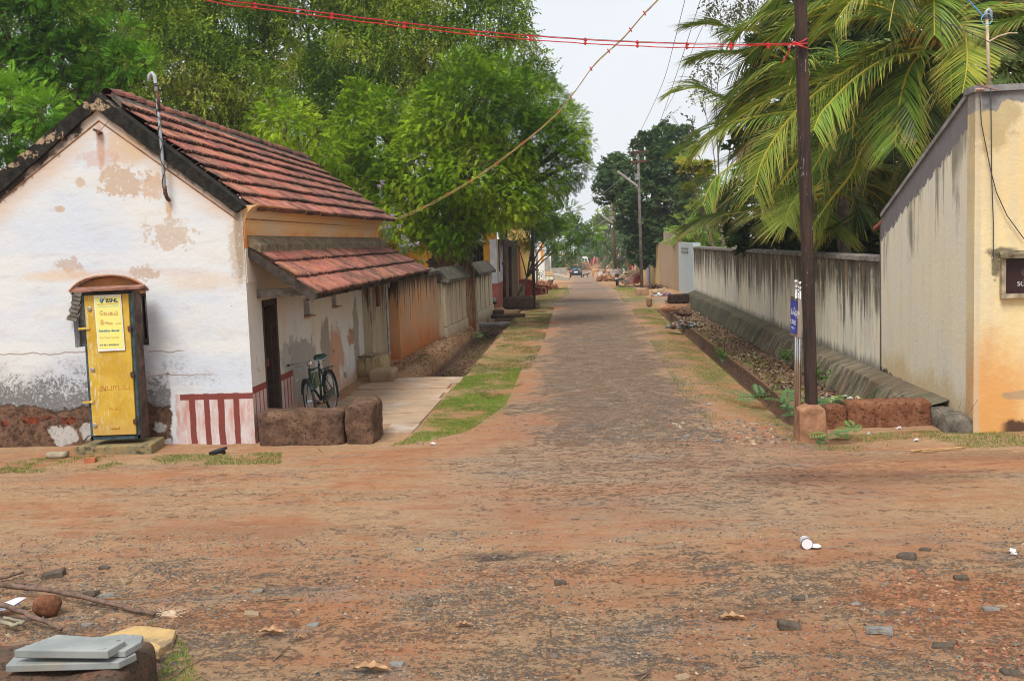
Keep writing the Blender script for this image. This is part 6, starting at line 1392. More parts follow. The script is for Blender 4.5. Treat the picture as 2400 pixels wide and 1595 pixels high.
mb = MB(); q = G(515, 1066); mb.tube([q+Vector((-.14, 0, .02)), q+Vector((0, .0, .06)), q+Vector((.1, .02, .10))], [.03, .04, .02], 6); mb.tube([q+Vector((.02, 0, .05)), q+Vector((.05, .05, .02))], .03, 5); single('shoe', 'worn black shoe lying at the foot of the striped dado', 'shoe', mb, MAT['black'], smooth=True)
mb = MB(); mb.tube([P(196, 1035, Y=13.9), P(206, 1022, Y=13.85), P(217, 1018, Y=13.8)], .008, 5); obj('cable_tail', mb, MAT['cable'], cab)
# ------------------------------------------------------------------ rail pole in a concrete footing
YP = 13.55
rp_ = thing('street_pole', 'tall rusty rail-section pole in a red-brown concrete footing, red wires tied near its top', 'pole', P(1908, 1030, Y=YP))
q = P(1908, 1032, Y=YP); foot = MB(); hw = .195; zt1_ = P(1908, 962, Y=YP).z; zt2_ = P(1900, 948, Y=YP+.1).z
cx_, cy_ = q.x, YP+.18
foot.hexa([(cx_-hw, cy_-hw, -.1), (cx_+hw, cy_-hw+.05, -.1), (cx_+hw, cy_+hw, -.1), (cx_-hw, cy_+hw-.05, -.1)], [(cx_-hw+.02, cy_-hw+.02, zt1_), (cx_+hw-.03, cy_-hw+.07, zt1_), (cx_+hw-.03, cy_+hw-.02, zt1_), (cx_-hw+.02, cy_+hw-.07, zt1_)])
px_ = P(1900, 945, Y=cy_).x
foot.hexa([(cx_-hw+.02, cy_-hw+.02, zt1_), (cx_+hw-.03, cy_-hw+.07, zt1_), (cx_+hw-.03, cy_+hw-.02, zt1_), (cx_-hw+.02, cy_+hw-.07, zt1_)], [(px_-.07, cy_-.08, zt2_), (px_+.08, cy_-.08, zt2_), (px_+.08, cy_+.08, zt2_), (px_-.07, cy_+.08, zt2_)])
obj('footing', foot, plain('footing', (.33, .165, .09), .93, scale=4, bump=.012, var=.4), rp_, bevel=.012)
g = N('rail_rust', .7, .3); g.useobj(); g.b.inputs['Metallic'].default_value = .25; a1 = g.noise(5, 6, .7, g.sc(None, 4, 4, .5)); c = g.mix(g.mr(a1, .35, .65), (.028, .019, .016), (.064, .036, .027)); a2 = g.noise(14, 5, .7, g.sc(None, 2, 2, .5)); c = g.mix(g.mul(g.mr(a2, .63, .68), g.mr(g.xyz()[2], 1.4, 2.2)), c, (.33, .33, .34)); g.col(c); g.bump(a1, .004); railm = g.m
b0, b1 = P(1903, 960, Y=cy_), P(1877, 0, Y=cy_); dirp = (b1-b0)/(b1.z-b0.z); top_ = b0+dirp*8.2; b0 = b0-dirp*.3
mb = MB()
def sect(c_, k): return [c_+Vector(v)*k for v in ((-.062, -.05, 0), (-.045, -.066, 0), (.045, -.066, 0), (.062, -.05, 0), (.062, -.03, 0), (.02, -.02, 0), (.02, .03, 0), (.07, .045, 0), (.07, .065, 0), (-.07, .065, 0), (-.07, .045, 0), (-.02, .03, 0), (-.02, -.02, 0), (-.062, -.03, 0))]
S0, S1 = sect(b0, 1.08), sect(top_, 1.0); n_ = len(S0)
for i in range(n_): mb.poly([S0[i], S0[(i+1) % n_], S1[(i+1) % n_], S1[i]])
obj('rail', mb, railm, rp_)
# ------------------------------------------------------------------ stainless street-name sign
YS = 13.95
sg_ = thing('street_sign', 'blue street name board on a cluster of thin stainless posts with ball tops', 'sign', G(1868, 1000))
tops = [(1866, 666, 0.0), (1876, 670, -.12), (1866, 672, .25), (1872, 674, .12)]
for (px, py, dy) in tops:
    tq = P(px, py, Y=YS+dy); bq = Vector((P(px-3, 1000, Y=YS+dy).x, YS+dy, -.1))
    mb = MB(); mb.tube([bq, tq], .019, 8); po = obj('post', mb, MAT['steel'], sg_, smooth=True)
    mb = MB(); mb.ball(tq+Vector((0, 0, .03)), .034, 12); mb.lathe(tq+Vector((0, 0, -.05)), [(.019, 0), (.03, .01), (.03, .02), (.019, .03)], 10); obj('ball_top', mb, MAT['steel'], po, smooth=True)
A_, B__ = P(1853, 694, Y=YS+.30), P(1870, 700, Y=YS-.18); Cc, Dd_ = P(1869, 790, Y=YS-.18), P(1852, 785, Y=YS+.30)
nrm_ = (B__-A_).cross(Dd_-A_).normalized(); 
if nrm_.x > 0: nrm_ = -nrm_
mb = MB(); t_ = -nrm_*.05; mb.hexa([Dd_, Cc, Cc+t_, Dd_+t_], [A_, B__, B__+t_, A_+t_]); bd = obj('board', mb, MAT['steel'], sg_)
mb = MB(); cc_ = (A_+B__+Cc+Dd_)/4; mb.poly([cc_+(q_-cc_)*.86+nrm_*.004 for q_ in (Dd_, Cc, B__, A_)]); obj('blue_face', mb, plain('sign_blue', (.035, .06, .42), .4, var=.1), bd)
sx_ = (B__-A_).normalized(); su = (A_-Dd_).normalized(); sw, sh = (B__-A_).length, (A_-Dd_).length
def sp_(u, v): return Dd_+(Cc-Dd_)*u+(A_-Dd_)*v+nrm_*.007
textobj('lettering', 'க. ெதரு', .13, MAT['white'], bd, frame(sp_(.14, .55), sx_, su)); textobj('lettering', 'K. STREET', .085, MAT['white'], bd, frame(sp_(.10, .32), sx_, su)); textobj('lettering', 'WARD 24', .05, plain('pale_ink', (.35, .4, .7), .6), bd, frame(sp_(.2, .18), sx_, su))
# ------------------------------------------------------------------ utility poles down the street
def upole(label, bpx, bpy, tpx, tpy, Yd, arms, lamp, r_, base=True, mat=None, h=None):
    zb_ = gz(P(bpx, bpy, Y=Yd).x, Yd); b = P(bpx, bpy, Y=Yd); b.z = zb_; tq = P(tpx, tpy, Y=Yd)
    t = thing('utility_pole', label, 'utility pole', b, None)
    mb = MB(); mb.tube([b-Vector((0, 0, .2)), b.lerp(tq, .6), tq], [r_, r_*.85, r_*.7], 8); obj('shaft', mb, mat or MAT['rust'], t, smooth=True)
    for (x0, y0, x1, y1) in arms:
        mb = MB(); a_, c_ = P(x0, y0, Y=Yd-.05), P(x1, y1, Y=Yd-.05); beam(mb, a_, c_, .07, .09); ar = obj('crossarm', mb, MAT['rust'], t)
        for k in (0, 1): mb = MB(); mb.lathe((a_ if k == 0 else c_)+Vector((.1*(1-2*k), 0, .05)), [(.03, 0), (.05, .05), (.03, .09), (.045, .13), (.02, .17)], 8); obj('insulator', mb, MAT['white'], ar)
    if lamp:
        (x0, y0, x1, y1) = lamp; a_, c_ = P(x0, y0, Y=Yd-.3), P(x1, y1, Y=Yd); mb = MB(); beam(mb, a_, c_, .16, .07); lm = obj('tube_light', mb, plain('lamp_housing', (.42, .41, .40), .5, var=.15), t)
        mb = MB(); beam(mb, a_+Vector((0, 0, -.05)), c_+Vector((0, 0, -.05)), .05, .03); obj('tube', mb, MAT['white'], lm)
        mb = MB(); z_ = c_.z; mb.lathe((c_.x, Yd, z_+.3), [(r_*1.5, 0), (r_*1.5, .1), (r_*1.2, .12), (r_*1.5, .2), (r_*1.5, .3)], 8); obj('clamp', mb, MAT['galv'], t)
    if base: mb = MB(); mb.block((b.x, b.y, b.z+.16), (.6, .6, .42), n=6, rough=.03, rnd=.15, seed=4); obj('footing', mb, plain('pole_footing', (.34, .2, .12), .93, scale=5, bump=.01), t, smooth=True)
    return t
upole('grey street pole with two crossarms and a slanted tube light on the right verge', 1505, 690, 1495, 352, 52, [(1475, 358, 1516, 355), (1476, 380, 1516, 377)], (1448, 402, 1494, 436), .085, mat=plain('pole_grey', (.17, .14, .125), .8, scale=6, var=.4))
upole('farther rust-brown pole with crossarms and a slanted tube light', 1444, 660, 1437, 472, 101, [(1426, 488, 1450, 487), (1425, 475, 1448, 475)], (1412, 505, 1436, 522), .14, base=False)
lp_ = thing('dark_pole', 'thin dark iron pole standing by the wide black block on the left', 'pole', G(1252, 722)); mb = MB(); b = G(1252, 722); mb.tube([b-Vector((0, 0, .2)), P(1250, 630, Y=b.y), P(1247, 520, Y=b.y), P(1246, 480, Y=b.y)], [.07, .065, .06, .06], 8); obj('shaft', mb, plain('dark_iron', (.03, .02, .018), .8), lp_, smooth=True)
mb = MB(); mb.box(P(1249, 607, Y=b.y)+Vector((0, -.08, 0)), (.22, .12, .2)); obj('junction_box', mb, plain('dark_iron', (.03, .02, .018), .8), lp_)
for px, y0, Yd, lb in ((1181, 540, 45.6, 'brown wooden post nearest the mustard house corner'), (1195, 575, 47.6, 'brown wooden post before the weathered timber wall'), (1237, 555, 53, 'tall brown pipe with a white collar before the far timber wall'), (1258, 590, 57, 'pale wooden post beside the white and orange house')):
    b = P(px+2, 720, Y=Yd); b.z = gz(b.x, Yd); tq = P(px, y0, Y=Yd); t = thing('post', lb, 'post', b); mb = MB(); mb.tube([b-Vector((0, 0, .1)), tq], .075 if px < 1250 else .06, 8); obj('shaft', mb, plain('post_brown', (.085, .045, .035) if px < 1250 else (.3, .22, .15), .85, scale=6, var=.3), t, smooth=True)
    mb = MB(); m_ = b.lerp(tq, .55); mb.lathe(m_, [(.09, 0), (.1, .03), (.1, .08), (.09, .11)], 8); obj('collar', mb, MAT['rust'], t)
# ------------------------------------------------------------------ houses further down, left
def slab(mb, px0, px1, py0, py1, Yd, th=.3, yb=None):
    a, b = P(px0, py1, Y=Yd), P(px1, py0, Y=Yd); mb.hexa([(a.x, Yd, a.z), (b.x, Yd, a.z), (b.x, Yd+th, a.z), (a.x, Yd+th, a.z)], [(a.x, Yd, b.z), (b.x, Yd, b.z), (b.x, Yd+th, b.z), (a.x, Yd+th, b.z)])
def sideq(mb, X_, Y0, Y1, z0, z1, th=-.3): mb.hexa([(X_, Y0, z0), (X_, Y1, z0), (X_+th, Y1, z0), (X_+th, Y0, z0)][::(1 if th < 0 else -1)], [(X_, Y0, z1), (X_, Y1, z1), (X_+th, Y1, z1), (X_+th, Y0, z1)][::(1 if th < 0 else -1)])
mus = plain('mustard_wash', (.62, .31, .035), .9, scale=2, var=.15, useobj=False); redw = plain('red_wash', (.33, .055, .035), .85, scale=2, var=.25, useobj=False); whw = plain('white_wash', (.62, .64, .68), .9, scale=2, var=.12, useobj=False); yelw = plain('yellow_wash', (.72, .52, .17), .9, scale=2, var=.12, useobj=False); orw = plain('orange_wash', (.68, .28, .05), .85, var=.1, useobj=False)
mh = thing('house', 'mustard and white house with a red base and dark shuttered opening, left of the street', 'house', P(1160, 715, Y=46)); Ym = 45.0
mb = MB(); slab(mb, 1136, 1163, 545, 668, Ym); slab(mb, 1040, 1064, 500, 668, Ym+.1); slab(mb, 860, 1042, 520, 690, Ym+.2); obj('wall', mb, mus, mh)
mb = MB(); slab(mb, 1060, 1161, 668, 703, Ym-.02, .34); obj('red_base', mb, redw, mh)
mb = MB(); slab(mb, 1064, 1136, 571, 622, Ym+.2, .1); dk_ = obj('dark_opening', mb, MAT['dark'], mh); 
for k in range(9):
    if k % 1 == 0:
        mb = MB(); a = P(1067+k*8.2, 572, Y=Ym+.15); b = P(1067+k*8.2, 620, Y=Ym+.15); beam(mb, b, a, .05, .05); obj('bar', mb, MAT['wood_dark'], dk_)
mb = MB(); slab(mb, 1062, 1137, 614, 618, Ym+.05, .08); obj('rail', mb, plain('green_rail', (.18, .3, .26), .6), mh)
mb = MB(); slab(mb, 1050, 1140, 563, 571, Ym-.1, .4); obj('lintel', mb, plain('lintel_cream', (.6, .5, .3), .9), mh)
mb = MB(); slab(mb, 1064, 1136, 622, 668, Ym+.12, .1); obj('parapet', mb, plain('parapet_grey', (.25, .24, .22), .9, scale=3), mh)
XS = P(1163, 650, Y=Ym).x; Y1_ = P(1180, 640, X=XS+.05).y
mb = MB(); z0, z1 = P(1163, 664, Y=Ym).z, P(1163, 560, Y=Ym).z; sideq(mb, XS+.06, Ym-.05, Y1_, z0, z1, -.3); obj('white_wall', mb, whw, mh)
mb = MB(); sideq(mb, XS+.09, Ym-.08, Y1_, -.3, z0, -.34); obj('red_side_base', mb, plain('faded_red', (.40, .12, .09), .9, scale=2, var=.35, useobj=False), mh)
mb = MB(); sideq(mb, XS+.1, Ym+.9, Ym+1.1, z0+.5, z1, -.1); obj('groove', mb, MAT['wood_dark'], mh)
mb = MB(); slab(mb, 1140, 1160, 700, 708, Ym-.9, .8); obj('step', mb, plain('step_grey', (.3, .31, .3), .9), mh)
mb = MB()
pr = [(1170, 540), (1176, 552), (1186, 562), (1205, 566), (1205, 578), (1178, 578), (1170, 560)]; mb.extrude([P(x, y, Y=46.2) for x, y in pr], (0, 2.2, 0)); obj('awning', mb, plain('awning_grey', (.16, .14, .13), .9, scale=4), mh)
mb = MB(); slab(mb, 1052, 1180, 500, 548, 46.5); obj('upper_wall', mb, plain('upper_shade', (.28, .2, .12), .9), mh)  # brown base colour carries the shade on the upper wall
yh = thing('house', 'tall pale yellow house with red lines behind the weathered timber wall on the left', 'house', P(1215, 690, Y=52)); 
mb = MB(); slab(mb, 1190, 1232, 470, 690, 52.5, 3); slab(mb, 1216, 1243, 560, 690, 52.2, .25); obj('wall', mb, yelw, yh)
mb = MB(); slab(mb, 1212, 1217, 575, 690, 51.9, .2); slab(mb, 1219, 1242, 566, 572, 51.9, .3); obj('red_trim', mb, redw, yh)
mb = MB(); slab(mb, 1180, 1186, 470, 560, 51, .3); slab(mb, 1192, 1204, 575, 582, 51.5, .3); obj('balcony_edge', mb, MAT['wood_dark'], yh)
mb = MB(); slab(mb, 1180, 1192, 520, 534, 51, .05); obj('red_grille', mb, redw, yh)
tim = streakwall('weathered_boards', (.36, .29, .20), (.30, .24, .17), (.10, .08, .065), 4, .3, (.2, .18, .15), 2.2, 0, (.3, .2, .12), .3, hi=.66)
for i, (x0, x1, y0, y1, Yd, lb) in enumerate(((1181, 1212, 574, 703, 49, 'grey-brown weathered panel wall directly beyond the mustard house'), (1197, 1213, 586, 660, 50.5, 'second strip of weathered wall behind the brown posts'), (1220, 1252, 583, 662, 55.5, 'farther grey-brown weathered panel wall above the red stair parapet'))):
    mb = MB(); slab(mb, x0, x1, y0, y1+14, Yd, .2); single('panel_wall', lb, 'wall', mb, tim)
rs_ = thing('stair_parapet', 'red curved stair parapet with cream outlines at the left of the street', 'parapet', P(1250, 690, Y=50)); Yd = 50
prof_ = [(1217, 695), (1217, 656), (1235, 655), (1246, 658), (1256, 666), (1266, 670), (1284, 670), (1284, 688), (1262, 691)]
mb = MB(); mb.extrude([P(x, y, Y=Yd) for x, y in prof_][::-1], (0, .3, 0)); obj('parapet', mb, redw, rs_)
mb = MB(); mb.tube([P(x, y-1, Y=Yd-.02) for x, y in prof_[1:7]], .035, 6); obj('coping', mb, plain('coping_red', (.5, .16, .12), .8), rs_)
mb = MB(); mb.tube([P(x, y, Y=Yd-.03) for x, y in ((1254, 670), (1264, 674), (1278, 674), (1281, 678), (1281, 688))], .022, 5); obj('outline', mb, plain('cream_line', (.7, .45, .28), .8), rs_)
mb = MB(); mb.tube([P(x, y, Y=Yd-.03) for x, y in ((1270, 687), (1270, 675), (1272, 673), (1277, 673), (1278, 675), (1278, 687), (1270, 687))], .022, 5); obj('outline', mb, plain('cream_line', (.7, .45, .28), .8), rs_)
mb = MB(); mb.extrude([P(x, y, Y=Yd-.9) for x, y in ((1207, 697), (1209, 682), (1221, 682), (1220, 697))][::-1], (0, .35, 0)); single('plant_tub', 'small grey cement tub standing before the red stair parapet', 'tub', mb, plain('tub', (.3, .27, .22), .9))
mb = MB(); mb.extrude([P(x, y, Y=Yd-.3) for x, y in ((1217, 692), (1217, 666), (1222, 664), (1229, 668), (1230, 692))][::-1], (0, .2, 0)); single('cement_slab', 'upright rounded grey cement slab leaning on the red stair parapet', 'slab', mb, plain('tub', (.3, .27, .22), .9))
wh_ = thing('house', 'white house front with orange pilaster and finial beyond the dark pole', 'house', P(1265, 640, Y=66)); Yd = 66
mb = MB(); slab(mb, 1252, 1275, 584, 655, Yd, 1.0); obj('wall', mb, plain('lime_white', (.72, .74, .70), .9, scale=2, var=.08, useobj=False), wh_)
mb = MB(); slab(mb, 1268, 1273, 585, 612, Yd-.05, .1); obj('orange_panel', mb, orw, wh_)
mb = MB(); slab(mb, 1267, 1273, 568, 584, Yd, .4); slab(mb, 1264, 1270, 576, 583, Yd, .3); obj('finial', mb, orw, wh_)
mb = MB(); slab(mb, 1251, 1276, 582, 585, Yd-.1, 1.2); obj('cornice', mb, MAT['white'], wh_)
mb = MB(); slab(mb, 1277, 1291, 600, 640, 78, .4); obj('rear_wall', mb, MAT['white'], wh_)
mb = MB(); slab(mb, 1278, 1288, 604, 636, 77.8, .1); obj('doorway', mb, plain('door_grey', (.3, .28, .24), .9), wh_)
st_ = thing('entrance_steps', 'cream steps with orange edges in front of the white and orange house', 'steps', P(1285, 650, Y=72))
for k, (x0, x1, y0, y1) in enumerate(((1272, 1296, 644, 652), (1271, 1295, 640, 644), (1274, 1297, 636, 640))):
    mb = MB(); slab(mb, x0, x1, y0, y1+(4 if k == 0 else 0), 72+k*.5, .6); s_ = obj('step', mb, plain('cream_step', (.66, .62, .46), .9, useobj=False), st_)
    mb = MB(); slab(mb, x0, x1, y0-.2, y0+1.6, 71.95+k*.5, .08); obj('orange_edge', mb, orw, s_)
mb = MB(); a = [P(1294, 643, Y=78), P(1322, 648, Y=78), P(1337, 654, Y=74), P(1294, 652, Y=74)]; mb.extrude([P(x, y, Y=74) for x, y in ((1292, 650), (1296, 643), (1310, 645), (1333, 651), (1335, 658), (1292, 655))][::-1], (0, 3, 0)); single('ramp', 'sloping cement ramp running down to the street from the cream steps', 'ramp', mb, plain('ramp_cement', (.42, .36, .28), .9, useobj=False))
mb = MB(); slab(mb, 1291, 1328, 627, 643, 88, .3); single('low_wall', 'low grey wall behind the ramp, left of the parked car', 'wall', mb, plain('low_grey', (.33, .31, .27), .9, useobj=False))
fw = thing('house', 'distant white house with a dark doorway and white pipe under the feathery tree', 'house', P(1312, 630, Y=100)); mb = MB(); slab(mb, 1290, 1322, 598, 628, 100, .5); obj('wall', mb, plain('shade_wall', (.2, .2, .2), .9), fw)  # white wall coloured grey, the shade under the tree painted in
mb = MB(); slab(mb, 1303, 1312, 604, 626, 99.7, .2); obj('doorway', mb, MAT['dark'], fw); mb = MB(); slab(mb, 1312, 1318, 600, 630, 99.5, .2); slab(mb, 1280, 1290, 600, 632, 99.5, .2); obj('white_pier', mb, MAT['white'], fw); mb = MB(); slab(mb, 1320, 1324, 606, 627, 98.5, .3); obj('yellow_pier', mb, yelw, fw)
# street end
ew = thing('boundary_wall', 'brown earth-coloured wall across the end of the street', 'wall', P(1380, 630, Y=195)); mb = MB(); slab(mb, 1325, 1420, 616, 634, 195, .5); obj('wall', mb, plain('earth_wall', (.36, .22, .14), .9, scale=1, useobj=False), ew)
hb = thing('house', 'small white house with dark openings at the very end of the street', 'house', P(1366, 618, Y=192)); mb = MB(); slab(mb, 1355, 1378, 601, 615, 192, 2); obj('wall', mb, MAT['white'], hb); mb = MB(); slab(mb, 1365, 1368, 606, 613, 191.8, .1); obj('opening', mb, MAT['dark'], hb); mb = MB(); slab(mb, 1372, 1375, 606, 614, 191.8, .1); obj('opening', mb, MAT['dark'], hb); mb = MB(); slab(mb, 1354, 1379, 614, 617, 191.6, .2); obj('orange_plinth', mb, orw, hb)
cl_ = MB(); cpts = [[P(1384+u*20+(1-v)*2, 607-6*u+v*(14+3*u)+1.5*math.sin(u*9), Y=172+.5*math.sin(u*14)) for u in [i/8 for i in range(9)]] for v in [j/4 for j in range(5)]]
for j in range(4):
    for i in range(8): cl_.poly([cpts[j+1][i], cpts[j+1][i+1], cpts[j][i+1], cpts[j][i]])
co = single('awning_cloth', 'faded pink cloth awning sagging at the far right end of the street', 'cloth', cl_, plain('pink_cloth', (.50, .17, .17), .8, useobj=False)); sm_ = co.modifiers.new('s', 'SOLIDIFY'); sm_.thickness = .05
# ------------------------------------------------------------------ right side beyond the compound wall
pierw = streakwall('pale_blue', (.46, .55, .58), (.52, .58, .58), (.22, .24, .22), 8, .3, None, 2.6, 0, None, .3, hi=.7)
def rwall(name, label, cat, y0, y1, z1, mat, x=None, z0=-2.0, th=.3):
    mb = MB(); x = WX if x is None else x; mb.hexa([(x, y0, z0), (x+th, y0, z0), (x+th, y1, z0), (x, y1, z0)], [(x, y0, z1), (x+th, y0, z1), (x+th, y1, z1), (x, y1, z1)]); return single(name, label, cat, mb, mat)
ys = lambda px: P(px, 640, X=WX).y
zAt = lambda px, py: P(px, py, X=WX).z
pr_ = thing('pier', 'pale blue-white painted pier at the far end of the streaked compound wall', 'pier', (WX, WY1, 0)); mb = MB(); sideq(mb, WX-.04, WY1, ys(1593), -.8, zAt(1600, 569), .35); obj('pier_body', mb, pierw, pr_)
for k, z_ in enumerate((zAt(1602, 583), zAt(1602, 591))): mb = MB(); sideq(mb, WX-.07, WY1+2, ys(1600), z_, z_+.06, .05); obj('moulding', mb, plain('pier_line', (.2, .2, .2), .8), pr_)
rwall('panel_wall', 'tan corrugated-looking rendered wall beyond the pale blue pier', 'wall', ys(1592), ys(1545), zAt(1560, 567), streakwall('tan_boards', (.44, .32, .21), (.38, .28, .19), (.16, .11, .08), 6, .3, (.2, .15, .11), 2.7, -.4, (.4, .2, .08), .6, hi=.64))
mb = MB(); x_ = WX+.1; mb.hexa([(x_, ys(1573), -1), (x_+.6, ys(1573), -1), (x_+.6, ys(1553), -1), (x_, ys(1553), -1)], [(x_, ys(1573), zAt(1560, 542)), (x_+.6, ys(1573), zAt(1560, 542)), (x_+.6, ys(1553), zAt(1560, 542)), (x_, ys(1553), zAt(1560, 542))]); single('pillar', 'tall cement pillar rising above the tan wall', 'pillar', mb, plain('pillar_cem', (.34, .28, .2), .9, scale=2, useobj=False))
ywall = streakwall('yellow_streaked', (.58, .40, .14), (.50, .38, .18), (.06, .05, .04), 3, .55, (.06, .05, .04), 2.6, -.8, (.5, .22, .03), .8, hi=.60)
rwall('house_wall', 'yellow house wall with black streaks on the right of the street', 'wall', ys(1545)+.2, ys(1504), zAt(1530, 573), ywall)
mb = MB(); sideq(mb, WX-.1, ys(1524), ys(1518), -1.2, zAt(1520, 572), .1); single('drain_pipe', 'pale lilac drainpipe strip on the yellow streaked wall', 'pipe', mb, plain('lilac', (.4, .38, .5), .8))
mb = MB(); sideq(mb, WX-.5, ys(1503), ys(1490), -2, zAt(1497, 580), .3); single('house_wall', 'cream house wall with maroon stripes beyond the yellow wall', 'wall', mb, plain('cream_far', (.6, .48, .33), .9, useobj=False)); 
for a_, b_ in ((1500, 1498), (1495, 1491)):
    mb = MB(); sideq(mb, WX-.56, ys(a_), ys(b_), -2, zAt(1497, 582), .05); single('maroon_stripe', 'maroon painted pilaster on the cream far wall, %s one' % ('near' if a_ == 1500 else 'far'), 'pilaster', mb, redw)
for px0, px1, py0, Yd, m_, lb in ((1478, 1489, 592, 98, (.12, .07, .05), 'dark brown timber shed wall on the far right'), (1466, 1478, 602, 104, (.34, .22, .13), 'tan timber shed front on the far right'), (1453, 1466, 604, 108, (.6, .6, .58), 'white shed front on the far right')):
    mb = MB(); slab(mb, px0, px1, py0, 645, Yd, 2); single('shed', lb, 'shed', mb, plain('shed', m_, .9, scale=3, var=.35, useobj=False))
mb = MB(); mb.extrude([P(x, y, Y=96) for x, y in ((1448, 606), (1456, 600), (1470, 606), (1482, 604), (1482, 607), (1456, 609))][::-1], (0, 4, 0)); single('shed_roof', 'dark sagging roof over the far right sheds', 'roof', mb, plain('dark_roof', (.05, .045, .04), .9))
mb = MB(); slab(mb, 1430, 1458, 630, 645, 100, .3); single('low_wall', 'low whitish wall behind the black motorcycle', 'wall', mb, plain('low_white', (.42, .36, .32), .9, scale=2, useobj=False))
# collapsed curved parapets
sp1 = thing('stair_parapet', 'cream curved stair parapet before the yellow streaked house', 'parapet', P(1480, 650, Y=78)); mb = MB(); mb.extrude([P(x, y, Y=78) for x, y in ((1450, 652), (1456, 644), (1468, 636), (1484, 633), (1490, 632), (1491, 622), (1496, 622), (1497, 628), (1503, 629), (1505, 652))][::-1], (0, .6, 0)); obj('parapet', mb, plain('cream_par', (.66, .53, .33), .9, useobj=False), sp1)
sp2 = thing('stair_parapet', 'dull pink curved stair parapet leaning in front of the cream one', 'parapet', P(1485, 662, Y=74)); mb = MB(); mb.extrude([P(x, y, Y=74) for x, y in ((1462, 666), (1462, 655), (1472, 653), (1480, 645), (1492, 640), (1505, 637), (1508, 640), (1503, 652), (1498, 664), (1484, 666))][::-1], (0, .5, 0)); obj('parapet', mb, plain('pink_par', (.42, .22, .18), .9, useobj=False), sp2)
mb = MB(); mb.extrude([P(x, y, Y=73.7) for x, y in ((1484, 661), (1488, 651), (1497, 645), (1502, 645), (1498, 660))][::-1], (0, .2, 0)); obj('red_panel', mb, plain('deep_red', (.22, .03, .025), .8), sp2)
mb = MB(); slab(mb, 1463, 1475, 655, 662, 73.6, .25); obj('grey_panel', mb, plain('grey_pan', (.16, .14, .12), .9), sp2)
# ------------------------------------------------------------------ heaps and rubbish
def heap(name, label, cat, px, py, wpx, hpx, Yd, cols, n, seed, dims=(.3, .12), tall=1.0):
    mb = MB(); rnd = random.Random(seed); b = P(px, py, Y=Yd); w_ = wpx*pxm(Yd); h_ = hpx*pxm(Yd)
    for i in range(n):
        u = rnd.uniform(-1, 1); z = rnd.random()**1.5*(1-u*u)*h_; q = Vector((b.x+u*w_/2, Yd+rnd.uniform(-.5, .5)*w_*.4, b.z+z)); mb.cur = tuple(Vector(rnd.choice(cols))*rnd.uniform(.8, 1.2))
        s_ = rnd.uniform(dims[1], dims[0]); mb.box(q, (s_*rnd.uniform(.8, 2.2), s_, s_*rnd.uniform(.3, .8)), rz=rnd.uniform(0, 3), rx=rnd.uniform(-.5, .5), ry=rnd.uniform(-.6, .6))
    o_ = obj(name, mb, tintmat('heap_%d' % seed), None, tint=True); bb = Vector((b.x, Yd, b.z)); o_.data.transform(Matrix.Translation(-bb)); o_.location = bb; tag(o_, label, cat, kind='stuff')
heap('rubble_heap', 'heap of red earth and cut logs beside the far street, right', 'heap', 1420, 655, 34, 12, 84, [(.33, .15, .08), (.5, .3, .17), (.28, .13, .08), (.45, .28, .16)], 160, 1, (.3, .1))
heap('rubbish_heap', 'heap of torn plastic and paper rubbish near the pale blue pier', 'rubbish', 1553, 694, 46, 8, 50.5, [(.5, .5, .55), (.4, .25, .2), (.55, .35, .5), (.3, .2, .14), (.6, .6, .6), (.25, .13, .08)], 260, 2, (.16, .05))
heap('rubbish_heap', 'brown leafy debris at the foot of the yellow streaked wall', 'debris', 1530, 678, 55, 9, 62, BR[:3]+[(.2, .12, .08)], 240, 3, (.25, .06))
heap('rubble_heap', 'broken red bricks and earth at the left verge before the cream steps', 'heap', 1276, 672, 46, 8, 60, [(.3, .13, .07), (.38, .2, .12), (.22, .1, .06)], 200, 4, (.3, .08))
mb = MB(); beam(mb, P(1528, 684, Y=50.5), P(1560, 677, Y=50.8), .25, .12); single('plank', 'pale wooden plank on top of the rubbish heap', 'plank', mb, plain('plank', (.5, .36, .22), .8))
heap('rubbish', 'dead leaves, bags and scraps lying around the culvert mouth on the right', 'rubbish', 1600, 765, 70, 12, 30.5, BR+[(.5, .5, .5), (.1, .3, .25), (.35, .3, .3)], 300, 5, (.10, .03))
heap('rubbish', 'white and yellow scraps of rubbish in the weeds behind the pole footing', 'rubbish', 1975, 940, 90, 10, 15.9, BR+[(.6, .58, .55), (.6, .5, .2), (.5, .45, .4)], 120, 6, (.07, .02))
# white paper scraps
for i, (px, py, lb) in enumerate(((2105, 1004, 'crumpled white scrap in front of the long red laterite block'), (2035, 1019, 'crumpled white paper on the earth right of the pole footing'), (2147, 1034, 'flattened white cup on the weeds before the cream building'), (2376, 1297, 'small white scrap at the right edge of the foreground'), (1661, 949, 'small white scrap in the grass of the right verge'), (1016, 1042, 'small pale scrap at the tip of the grass by the slab path'))):
    mb = MB(); q = G(px, py)
    for k in range(5): a = random.uniform(0, 3); mb.box(q+Vector((random.uniform(-.025, .025), random.uniform(-.02, .02), .008+.005*k)), (.045, .03, .004), rz=a, rx=random.uniform(-.6, .6), ry=random.uniform(-.6, .6))
    single('paper_scrap', lb, 'litter', mb, MAT['white'], 'white scraps lying about the crossing')
